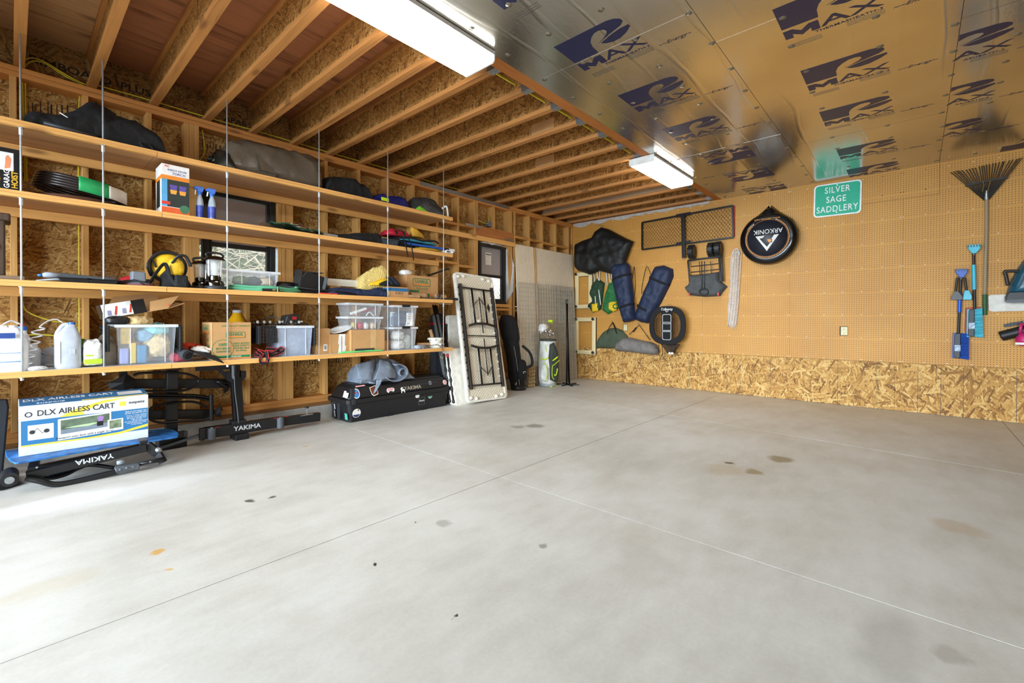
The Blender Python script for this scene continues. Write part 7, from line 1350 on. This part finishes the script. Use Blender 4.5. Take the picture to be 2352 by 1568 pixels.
G().tube([bw(1445, 768, .06), bw(1468, 746, .03), bw(1493, 781, .06)], .006, 6).o('carry_cord', F_BLK2, t, smooth=True, world=True); G().tube([bw(1453, 762, .055), bw(1461, 752, .04)], .011, 6).o('shoulder_pad', F_BLK2, t, smooth=True, world=True); hook(t, 1468, 744, .035)
# chipping net
t = wthing('chipping_net', 'round black golf chipping net with three white target squares', 'golf net', 1535, 812); c = bw(1535, 747)
def rad(k, a, b): th = k*6.28318/36; e = .78; cs, sn = math.cos(th), math.sin(th); return (c.x+a*math.copysign(abs(cs)**e, cs), c.z+b*math.copysign(abs(sn)**e, sn))
ax = (bw(1576, 747).x-bw(1494, 747).x)/2; bz = (bw(1535, 705).z-bw(1535, 792).z)/2
G().ring([rad(k, ax, bz) for k in range(36)], [rad(k, ax*.72, bz*.72) for k in range(36)], -.06, -.03, 'xz').o('rim_fabric', F_BLK, t, bev=.008, world=True)
G().box(c.x-ax*.29, c.x+ax*.29, -.062, -.05, c.z-bz*.8, c.z+bz*.8).o('target_panel', F_BLK2, t, world=True)
for dz in (.32, -.08, -.5):
    o_ = [(c.x+a, c.z+bz*dz+b) for a, b in rrect(.155, .165, .03, 3)]; i_ = [(c.x+a, c.z+bz*dz+b) for a, b in rrect(.132, .142, .022, 3)]; G().ring(o_, i_, -.066, -.062, 'xz').o('target_square', mat('target_grey', '#a9acad', .5), t, world=True)
text('Callaway', .055, 'lettering', M_WHITE, t, Matrix.Translation(-t.location) @ frame((c.x, -.0625, c.z+bz*.83), (1, 0, 0), (0, 0, 1)), bold=.01); G().tube([(c.x-.025, -.063, c.z+bz*.76), (c.x, -.063, c.z+bz*.68), (c.x+.025, -.063, c.z+bz*.76)], .005, 6).o('chevron', M_WHITE, t, world=True)
g = G()
for k in range(9):
    for s in (-1, 1):
        x0 = c.x+ax*s*(.3+.05*k); hh = bz*.72*math.sqrt(max(0, 1-((x0-c.x)/(ax*.76))**2)); g.cyl((x0, -.03, c.z-hh), (x0, -.03, c.z+hh), .0022, n=4)
for k in range(-9, 10):
    zz = c.z+bz*.07*k; hw = ax*.72*math.sqrt(max(0, 1-((zz-c.z)/(bz*.76))**2)); g.cyl((c.x-hw, -.028, zz), (c.x+hw, -.028, zz), .0022, n=4)
g.o('netting', mat('net_black', '#1d1a16', .8), t, world=True, kind='stuff')
p = bw(1535, 812); G().pillow([(c.x-.12, c.z-bz*.95), (c.x+.22, c.z-bz*.95), (c.x+.1, p.z+.0), (c.x+.0, p.z+.01)], .05, .08, wm(.03), step=.03).o('net_pouch', glass('net_mesh', '#241d16', .6, .7), t, smooth=True, world=True)
for u in (1518, 1547): G().tube(spline([bw(u-4, 790, .05), bw(u-4, 812, .05), bw(u, 818, .05), bw(u+4, 812, .05), bw(u+3, 790, .05)], 5), .009, 6, flat=(.3, 1)).o('strap_loop', F_BLK2, t, smooth=True, world=True)
for u in (1538, 1544): G().blob(bw(u, 810, .09), (.043, .043, .043), 1, 0, 1, 14, 10, p=1, flat=False).o('golf_ball', M_WHITE, t, smooth=True, world=True)
hook(t, 1535, 702, .06, .14); t.location += Vector((.058, -.14, .002))
# hitch cargo tray
t = wthing('cargo_tray', 'black expanded-mesh hitch cargo tray hung flat on the pegboard', 'cargo tray', 1575, 590); A, B, C_, D_ = [bw(u, v, .045) for u, v in ((1475, 511), (1683, 472), (1684, 545), (1475, 573))]
for a, b in ((A, B), (B, C_), (C_, D_), (D_, A)): G().bar(a, b, .024, .024, up=(0, 1, 0)).o('frame_bar', M_BLKM, t, world=True)
a, b = bw(1569, 492, .075), bw(1571, 592, .075); G().bar(a, b, .055, .05, up=(0, 1, 0)).o('hitch_bar', M_BLKM, t, bev=.004, world=True)
for v in (493, 558): a = bw(1553, v+3, .06); b = bw(1586, v-3, .06); G().bar(a, b, .05, .02, up=(0, 1, 0)).o('clamp_plate', M_BLKM, t, world=True)
g = G(); n = 30; x0, x1 = A.x, B.x; zt = lambda x: A.z+(B.z-A.z)*(x-x0)/(x1-x0); zb_ = lambda x: D_.z+(C_.z-D_.z)*(x-x0)/(x1-x0)
for s in (1, -1):
    k = -14
    while k < 44:
        pts = []
        for j in range(13):
            f = j/12; x = x0+(x1-x0)*(k/30)+s*(f-.5)*.36+.18; 
            if x0 <= x <= x1: pts.append(Vector((x, -.045, zb_(x)+(zt(x)-zb_(x))*f)))
        if len(pts) > 1: g.tube([pts[0], pts[-1]], .0024, 4)
        k += 1.0
g.o('expanded_mesh', mat('mesh_black', '#241d15', .6), t, world=True, kind='stuff')
G().box(B.x-.01, B.x+.022, -.03, -.004, C_.z+.02, B.z-.0).o('red_reflector_edge', M_RED, t, world=True)
# folded wagon
t = wthing('folded_wagon', 'folded grey collapsible wagon hung upside down with knobbly wheels', 'wagon', 1620, 682); F_WAG = fabric('wagon_grey', '#4b4d4e', .85, .3)
for u, v in ((1589, 578), (1634, 573), (1650, 571)):
    p = bw(u, v, .12); r = .106
    G().lathe([(.03, -.04), (r*.8, -.046), (r, -.03), (r, .03), (r*.8, .046), (.03, .04)], c=p, n=22, M=Matrix.Rotation(1.5708, 4, 'Y')).o('wheel', M_BLACK, t, smooth=True, world=True, ang=40)
    for k in range(14): a = k*.4488; q = p+Vector((0, r*math.cos(a), r*math.sin(a))); G().bar(q+Vector((-.04, 0, 0)), q+Vector((.04, 0, 0)), .02, .018, up=(0, math.cos(a), math.sin(a))).o('tread_block', M_BLACK, t, world=True)
def wq(u, v, d=.07): return bw(u, v, d)
def rod(nm, *px, r=.0145, d=.08, m=None): G().tube([bw(u, v, d) for u, v in px], r, 8).o(nm, m or M_DGREY, t, smooth=True, world=True)
rod('frame_tube', (1580, 598), (1585, 652)); rod('frame_tube', (1657, 588), (1660, 646)); rod('frame_tube', (1580, 598), (1620, 593), (1660, 588)); rod('frame_tube', (1652, 592), (1655, 645), (1640, 655), (1590, 655)); rod('frame_tube', (1587, 612), (1650, 605), r=.007); rod('frame_tube', (1587, 625), (1652, 618), r=.007)
for u in (1606, 1632): rod('strut', (u, 600), (u+2, 630), r=.006)
for u in (1612, 1618): rod('pull_handle', (u, 600), (u, 664), r=.007, d=.12)
G().tube(spline([bw(u, v, .13) for u, v in ((1606, 668), (1612, 664), (1622, 664), (1626, 668), (1622, 676), (1610, 677))], 5, True), .01, 8, closed=True).o('grip_loop', M_BLACK, t, smooth=True, world=True)
G().pillow(OL([(1584, 632), (1620, 629), (1652, 624), (1655, 645), (1672, 658), (1660, 672), (1655, 680), (1620, 682), (1585, 678), (1573, 660), (1584, 652)]), .1, .06, wm(.01), step=.025, amp=.02, freq=12).o('fabric_body', F_WAG, t, smooth=True, world=True)
for u in (1584, 1650): a = bw(u, 675, .11); G().box(a.x-.009, a.x+.009, -.125, -.1, a.z-.025, a.z+.025).o('red_clip', M_RED, t, world=True)
# wire shelf pack in film
t = wthing('wire_shelf_pack', 'narrow white wire shelves wrapped in clear film hung upright', 'wire shelves', 1685, 755); M_WW = mat('white_wire', '#d5d5d2', .35)
for u in (1677, 1683, 1689, 1695): G().tube(spline([bw(u+8, 578, .03), bw(u+4, 640, .03), bw(u, 700, .03), bw(u-6, 748, .03)], 5), .0045, 6).o('long_wire', M_WW, t, smooth=True, world=True)
for k in range(14): f = k/13; v = 580+168*f; u = 1693-9*f; a, b = bw(u-11, v+2, .035), bw(u+9, v-2, .035); G().tube([a, (a+b)/2+Vector((0, -.02, .0)), b], .004, 5).o('cross_wire', M_WW, t, smooth=True, world=True)
G().tube(spline([bw(u, v, .035) for u, v in ((1680, 588), (1686, 574), (1695, 572), (1699, 586))], 5), .006, 6).o('end_loop', M_WW, t, smooth=True, world=True)
G().pillow(OL([(1681, 580), (1688, 570), (1699, 575), (1700, 620), (1697, 700), (1695, 740), (1685, 757), (1672, 748), (1670, 715), (1676, 650), (1675, 600)]), .06, .05, wm(.004), step=.025, amp=.03, freq=14, seed=2).o('clear_film', glass('film', '#eef0ee', .2, .15), t, smooth=True, world=True)
# spare wheel cover
t = wthing('wheel_cover', 'glossy black spare wheel cover with an upside down white emblem', 'wheel cover', 1768, 615); c = bw(1768, 550); r = (bw(1834, 548).x-bw(1702, 552).x)/2; MGB = mat('gloss_vinyl', '#0d0e11', .12)
G().lathe([(r*.93, 0), (r, .05), (r*.985, .12), (r*.9, .155), (r*.78, .16)], c=(c.x, -.004, c.z), n=48, M=Matrix.Rotation(1.5708, 4, 'X')).o('cover_shell', MGB, t, smooth=True, world=True)
G().lathe([(0, .16), (r*.78, .16), (r*.785, .163), (0, .165)], c=(c.x, -.002, c.z), n=48, cap=False, M=Matrix.Rotation(1.5708, 4, 'X')).o('cover_face', mat('face_slate', '#232630', .45), t, smooth=True, world=True)
tp = bw(1769, 472); G().pillow([(c.x-r*.99, c.z+r*.2), (c.x-r*.78, c.z+r*.72), (c.x-r*.35, c.z+r*1.06), (tp.x-.012, tp.z), (tp.x-.004, tp.z-.04), (tp.x+.02, tp.z+.0), (c.x+r*.35, c.z+r*1.04), (c.x+r*.78, c.z+r*.68), (c.x+r*.99, c.z+r*.2), (c.x, c.z+r*.6)], .15, .16, wm(.002), step=.03, amp=.015, freq=9).o('loose_hem', MGB, t, smooth=True, world=True); hook(t, 1769, 468, .03)
MO = mat('accent_orange', '#e39a4a', .5); MWH = mat('emblem_white', '#d9dad6', .5); yf = -.1685
for k in range(72):
    a = k*6.28318/72
    if 1.15 < a < 2.2: continue
    x, z = c.x+r*.74*math.cos(a), c.z+r*.74*math.sin(a); G().bar((x-.012*math.sin(a+.5), yf, z+.012*math.cos(a+.5)), (x+.012*math.sin(a+.5), yf, z-.012*math.cos(a+.5)), .009, .0012, up=(0, 1, 0)).o('orange_dash', MWH if 1.05 < a < 1.16 or 2.2 < a < 2.3 else MO, t, world=True)
G().ring([(c.x+r*.705*math.cos(k*.1309), c.z+r*.705*math.sin(k*.1309)) for k in range(48)], [(c.x+r*.699*math.cos(k*.1309), c.z+r*.699*math.sin(k*.1309)) for k in range(48)], yf, yf+.001, 'xz').o('orange_line', MO, t, world=True)
Mw = lambda x, z: Matrix.Translation(-t.location) @ frame((x, yf, z), (-1, 0, 0), (0, 0, -1))
text('ARKONIK', .092, 'lettering', MWH, t, Mw(c.x+.01, c.z+r*.26), bold=.002, sx=.92); text('WWW.ARKONIK.COM', .032, 'lettering', MO, t, Mw(c.x, c.z+r*.74))
def em(pts, m): G().prism([(c.x+a*r, c.z+b*r) for a, b in pts], yf-.001, yf, 'xz').o('emblem', m, t, world=True)
em([(-.4, .1), (-.08, .1), (-.15, .01), (-.26, .01), (.0, -.34), (.0, -.5)], MWH); em([(.40, .1), (.24, .1), (.15, -.06), (.19, -.08), (.0, -.34), (.0, -.5)], MWH); em([(.0, -.06), (.12, -.05), (.19, -.17), (.07, -.18)], MO)
# road sign
t = wthing('road_sign', 'green road sign lettered SILVER SAGE SADDLERY in white', 'sign', 1924, 500); A, B, C_, D_ = [bw(u, v, .012) for u, v in ((1869, 427), (1979, 411), (1979, 488), (1869, 501))]
w_ = (B.x-A.x+C_.x-D_.x)/2; h_ = ((A.z-D_.z)+(B.z-C_.z))/2; cc = (A+B+C_+D_)/4; rot_ = math.atan2((B.z-A.z+C_.z-D_.z)/2, w_)
MSg = frame((cc.x, -.012, cc.z), (math.cos(rot_), 0, math.sin(rot_)), (-math.sin(rot_), 0, math.cos(rot_))); MSl = Matrix.Translation(-t.location) @ MSg
def plate(nm, w, h, r_, d0, d1, m): g = G().prism(rrect(w, h, r_, 5), d0, d1, 'xy'); g.v = [MSl @ v for v in g.v]; g.o(nm, m, t)
plate('white_border', w_, h_, .05, -.003, 0, mat('sign_white', '#eef3f0', .4)); plate('green_face', w_-.035, h_-.035, .038, 0, .001, mat('sign_green', '#00ad88', .45, var=.06))
for k, (s, dx) in enumerate((('SILVER', 0), ('SAGE', -.01), ('SADDLERY', 0))): text(s, .118, 'lettering', mat('sign_white', '#eef3f0', .4), t, MSl @ Matrix.Translation((dx-.0, .128-.128*k, .0015)), bold=.006, sx=.74, sp=1.12)
for y in (.19, -.175): g = G().lathe([(.0, 0), (.009, 0), (.008, .004), (0, .005)], c=(.0, y, .001), n=10); g.v = [MSl @ v for v in g.v]; g.o('bolt', M_STEEL, t)
# outlets
for u, v, lb in ((1938, 760, 'cream double socket in a cut-out of the open pegboard'), (1436, 752, 'cream socket plate half hidden behind the olive bag')):
    p = bw(u, v); t = thing('wall_socket', lb, 'socket', (p.x, -.001, p.z)); G().box(-.045, .045, .0, .0006, -.062, .062).o('cut_out', mat('hollow_black', '#0c0c0d', .9), t); G().box(-.034, .042, -.006, -.0005, -.056, .056).o('cover_plate', mat('socket_cream', '#d8cfa2', .5), t, bev=.003)
    for dz in (-.024, .024):
        G().prism(rrect(.034, .03, .01, 3, .004, dz), -.0085, -.006, 'xz').o('receptacle', mat('socket_cream', '#d8cfa2', .5), t)
        for dx in (-.007, .007): G().box(.004+dx-.0015, .004+dx+.0015, -.0092, -.0085, dz-.004, dz+.006).o('slot', M_DGREY, t)
# rake
t = wthing('leaf_rake', 'old spring rake hung head up with a green-tipped handle', 'rake', 2262, 720); MR = mat('rake_tine', '#2a2620', .6); hub = bw(2266, 455, .03)
G().tube(spline([bw(2266, 450, .03), bw(2266, 520, .03), bw(2264, 600, .03), bw(2262, 680, .03)], 6), .0165, 10).o('handle', wood('grey_handle', '#9c8b70', '#7d6c52', 'z'), t, smooth=True, world=True); G().cyl(bw(2262, 676, .03), bw(2262, 723, .03), .02, n=12).o('green_grip', mat('grip_green', '#2f5a35', .6), t, smooth=True, world=True, ang=40); G().cyl(bw(2266, 458, .03), bw(2266, 438, .03), .02, .014, n=12).o('ferrule', M_STEEL, t, smooth=True, world=True, ang=40)
tips = [(2184, 395), (2190, 393), (2196, 391), (2202, 391), (2209, 390), (2219, 389), (2226, 387), (2233, 385), (2240, 384), (2249, 381), (2255, 380), (2260, 379), (2266, 377), (2273, 376), (2281, 374), (2288, 373), (2296, 371), (2304, 370), (2308, 369), (2320, 367), (2328, 365), (2337, 364), (2343, 362), (2349, 361)]
for k, (u, v) in enumerate(tips):
    m_ = bw(2219+94*k/23, 425-18*k/23, .045); e = bw(u, v, .05); G().tube([hub+Vector(((k-11.5)*.0016, 0, -.02)), m_, m_+(e-m_)*.85, e+Vector((0, .03, .002))], .0042, 5).o('tine', MR, t, smooth=True, world=True)
G().bar(bw(2217, 426, .05), bw(2315, 407, .05), .022, .022, up=(0, 1, 0)).o('spreader_bar', MR, t, world=True)
for u in (2260, 2272): G().tube([bw(u-4, 440, .06), bw(u, 425, .06), bw(u+(u-2266)*.5, 415, .06)], .005, 6).o('brace_wire', mat('rust_wire', '#7a5a30', .5, .5), t, world=True)
hook(t, 2270, 432, .05)
# snow brushes and scrapers
def brush(lab_, top_, bot, m, mb, head, hpx, extra):
    t = wthing('snow_brush', lab_, 'snow brush', bot[0], bot[1]); a, b = bw(*top_, .05), bw(*bot, .05)
    L_ = b-a; G().cyl(a, b, .013, n=12).o('shaft', M_BLACK, t, smooth=True, world=True, ang=40)
    for f0, f1, mm in extra: G().cyl(a+L_*f0, a+L_*f1, .018, n=12).o('sleeve', mm, t, smooth=True, world=True, ang=40)
    q = OL(head); G().prism(q, -.07, -.03, 'xz').o('scraper_blade', m, t, bev=.004, world=True)
    for k in range(5): x = q[0][0]+(q[1][0]-q[0][0])*(k+.5)/5; G().box(x-.004, x+.004, -.074, -.07, q[0][1]-.03, q[0][1]-.006).o('ice_tooth', M_BLACK, t, world=True)
    A_, B_, C2, D2 = [bw(u, v, .05) for u, v in hpx]
    G().prism([(A_.x, A_.z), (A_.x+(B_.x-A_.x)*.45, B_.z), (D2.x+(C2.x-D2.x)*.45, C2.z), (D2.x, D2.z)], -.08, -.025, 'xz').o('brush_block', M_BLACK, t, bev=.006, world=True)
    G().prism([(A_.x-.012, A_.z+.01), (A_.x+.02, A_.z+.006), (D2.x+.02, D2.z-.01), (D2.x-.008, D2.z-.008)], -.075, -.03, 'xz').o('block_edge', m, t, bev=.004, world=True)
    g = G(); random.seed(5)
    for k in range(150):
        f = random.random(); d = random.uniform(.03, .08); l = A_.lerp(D2, f); rr = B_.lerp(C2, f); s = l.lerp(rr, .45); e = l.lerp(rr, 1.0)+Vector((0, 0, random.uniform(-.01, .01))); s.y = e.y = -d; g.tube([s, e], .0035, 4)
    g.o('bristle', mb, t, world=True, kind='stuff'); p = A_.lerp(D2, .6).lerp(B_.lerp(C2, .6), .25); G().box(p.x-.025, p.x+.025, -.082, -.08, p.z-.035, p.z+.035).o('sticker', mat('sticker_mix', '#9fb4c8', .5, var=.6, scale=40), t, world=True)
    hook(t, top_[0], top_[1]+12, .06)
MBL = mat('brush_blue', '#1c55b8', .4); MAQ = mat('brush_aqua', '#3fb5cf', .4)
brush('royal blue snow brush hung by its scraper beside the aqua one', (2207, 630), (2201, 775), MBL, mat('bristle_blue', '#2450a8', .7), [(2192, 619), (2223, 618), (2220, 628), (2212, 638), (2203, 638), (2196, 629)], [(2192, 766), (2225, 765), (2225, 824), (2189, 820)], [(.3, .6, MBL)])
brush('aqua snow brush with pale bristles hung beside the rake', (2236, 575), (2239, 725), MAQ, mat('bristle_aqua', '#58c3d6', .7), [(2220, 564), (2252, 562), (2250, 573), (2240, 583), (2231, 583), (2223, 573)], [(2224, 712), (2256, 708), (2258, 773), (2222, 772)], [(.22, .6, MAQ)])
def scraper(lab_, u, v, u2, v2, m, hp): 
    t = wthing('ice_scraper', lab_, 'scraper', u2, v2); G().cyl(bw(u, v, .09), bw(u2, v2, .09), .012, n=10).o('handle', M_BLACK, t, smooth=True, world=True, ang=40); G().prism(OL(hp), -.105, -.08, 'xz').o('blade', m, t, bev=.004, world=True)
    p = bw(u, v); G().tube([(p.x, 0, p.z+.01), (p.x, -.09, p.z+.01), (p.x, -.095, p.z+.03)], .003, 6).o('peg_hook', M_STEEL, t, world=True)
scraper('short ice scraper with a grey blade over the blue snow brush', 2199, 637, 2194, 675, mat('blade_grey', '#5b5d5e', .5), [(2190, 670), (2200, 670), (2210, 682), (2209, 689), (2183, 689), (2184, 682)])
scraper('short ice scraper with an aqua blade between the two snow brushes', 2216, 637, 2220, 668, MAQ, [(2214, 668), (2224, 667), (2231, 681), (2230, 689), (2210, 689), (2211, 680)])
t = wthing('red_brush_head', 'red brush head tucked behind the aqua snow brush', 'brush', 2217, 760); G().prism(OL([(2217, 707), (2252, 705), (2252, 722), (2222, 725), (2222, 762), (2215, 762)]), -.028, -.006, 'xz').o('red_block', mat('brush_red', '#a8302a', .5), t, bev=.006, world=True); G().prism(OL([(2219, 722), (2232, 720), (2232, 758), (2219, 760)]), -.026, -.004, 'xz').o('bristle_block', mat('bristle_red', '#8f2622', .8), t, world=True)
# white board, teal tool, comb strip, black pipe, pink scoop
t = tag(G().prism(OL([(2269, 680), (2275, 677), (2420, 672), (2425, 712), (2280, 716), (2270, 713)]), -.03, -.008, 'xz').o('white_board', mat('worn_white', '#dcd9cf', .6), bev=.006), 'worn white board fixed flat to the pegboard beside the rake handle', 'board')
t = wthing('teal_vacuum', 'teal and black hand-held machine hung in front of the white board', 'machine', 2360, 690); G().pillow(OL([(2308, 680), (2316, 655), (2330, 625), (2352, 595), (2385, 580), (2420, 590), (2425, 685)]), .14, .1, wm(.035), step=.03).o('teal_body', mat('teal_shell', '#135066', .3), t, smooth=True, world=True)
G().prism(OL([(2306, 682), (2312, 672), (2430, 668), (2430, 690), (2306, 693)]), -.165, -.034, 'xz').o('black_base', M_BLACK, t, bev=.008, world=True); G().prism(OL([(2305, 690), (2430, 684), (2430, 695), (2305, 696)]), -.172, -.162, 'xz').o('grey_nozzle', M_GREYP, t, world=True)
G().tube(spline([bw(2315, 655, .08), bw(2311, 635, .08), bw(2308, 624, .08), bw(2320, 622, .08), bw(2340, 622, .08)], 5), .016, 10).o('handle', mat('handle_dark', '#2a2520', .5), t, smooth=True, world=True)
t = wthing('comb_strip', 'black toothed plastic strip hung below the white board', 'strip', 2330, 745); G().bar(bw(2307, 748, .03), bw(2420, 728, .03), .035, .02, up=(0, 1, 0)).o('strip', M_BLACK, t, world=True)
for k in range(14): a = bw(2308+8*k, 746-1.4*k, .045); G().box(a.x-.008, a.x+.008, -.055, -.04, a.z-.012, a.z+.012).o('tooth', M_DGREY, t, world=True)
t = wthing('black_downpipe', 'short fat black plastic pipe hung slanting by the pink scoop', 'pipe', 2330, 775); a, b = bw(2299, 772, .06), bw(2420, 742, .06); G().tube([a, b], .055, 18).o('pipe', M_BLACK, t, smooth=True, world=True, ang=60); d = (a-b).normalized(); G().cyl(a, a+d*.003, .047, n=18).o('pipe_mouth', mat('hollow_black', '#0c0c0d', .9), t, world=True)
t = wthing('pink_scoop', 'pink plastic scoop with a paper label hung at the wall edge', 'scoop', 2350, 790); MPK = mat('scoop_pink', '#c9256e', .4); G().tube([bw(2346, 742, .13), bw(2343, 765, .13)], .014, 10).o('handle', MPK, t, smooth=True, world=True); G().pillow(OL([(2328, 775), (2338, 764), (2355, 761), (2380, 764), (2385, 785), (2360, 794), (2336, 793), (2327, 785)]), .07, .06, wm(.12), step=.025).o('bowl', MPK, t, smooth=True, world=True); p = bw(2345, 789, .2); G().box(p.x-.04, p.x+.04, -.196, -.19, p.z-.012, p.z+.012).o('paper_label', M_WHITE, t, world=True)
hook(t, 2346, 740, .13)
p = bw(2350, 330); tag(G().tube([(p.x-.02, -.02, p.z-.03), (p.x+.03, -.08, p.z+.01), (p.x+.1, -.1, p.z)], .03, 10).o('black_bracket', M_BLACK, smooth=True), 'black bracket at the ceiling end of the pegboard', 'bracket')
# ================================================================= small pieces go under the part they sit on
SUB = {}
def sub(parents, kids):
    for k in kids.split(): SUB[k] = parents.split()
sub('carton cover_face', 'tape torn_tape tape_print corner_crease barcode_label barcode blue_band green_strip orange_strip orange_bar badge_outline round_stamp handle_cut side_badge side_orange orange_patch green_patch raised_flap blue_panel yellow_sweep picture_frame round_seal emblem blue_top white_label yellow_edge blue_end dark_picture orange_band orange_foot red_arrow lamp_print flame_print round_badge side_print side_band picture_label picture_print oval_badge photo_print photo_road boat_print walker_print walker_legs cart_print wheel_print')
sub('carton main_beam hitch_beam lid cover_face green_face target_panel bin_wall', 'lettering handwriting')
sub('lid_half', 'lid_rib'); sub('bin_wall', 'rib rim latch_handle paper_note blue_clip'); sub('bottle', 'label_panel label_sleeve embossed_square collar red_spout'); sub('trigger_head', 'trigger'); sub('palm', 'finger thumb'); sub('pot', 'pot_lobe'); sub('mitt_body', 'chenille_strand')
sub('tub lid brush_block', 'sticker sticker_lettering foot_slot corner_latch end_rib'); sub('wheel', 'tread_block'); sub('caster_plate', 'caster_wheel'); sub('receptacle', 'slot'); sub('scraper_blade', 'ice_tooth'); sub('brush_block', 'bristle block_edge'); sub('strip', 'tooth'); sub('tray_back', 'egg_cup')
sub('ribbed_underside', 'rib_stud warning_label orange_tip corner_boss'); sub('hinge_rod', 'hinge_knuckle hinge_lug'); sub('club_shaft', 'iron_head driver_head'); sub('front_pocket', 'white_logo'); sub('bag_body', 'piping white_tick red_emblem black_band'); sub('front_panel side_pocket', 'lime_piping lime_swoosh'); sub('cover_face', 'orange_dash orange_line')
sub('pivot_hub', 'hub_knob'); sub('pivot_barrel', 'barrel_bolt'); sub('pin', 'pin_knob pin_plate'); sub('cable', 'socket bulb'); sub('webbing', 'red_edge'); sub('target_panel', 'target_square chevron'); sub('lamp_body', 'red_patch grey_patch'); sub('housing', 'diffuser end_cap'); sub('ferrule', 'brace_wire'); sub('bowl', 'paper_label')
base = lambda o: o.name.split('.')[0]
last = {}
for o in ORDER:
    if o.parent is None or o.parent.parent is not None: continue
    key = o.parent.name; mine = last.setdefault(key, {})
    for cand in SUB.get(base(o), ()):
        p = mine.get(cand)
        if p is not None and p != o: o.parent = p; break
    else: mine[base(o)] = o
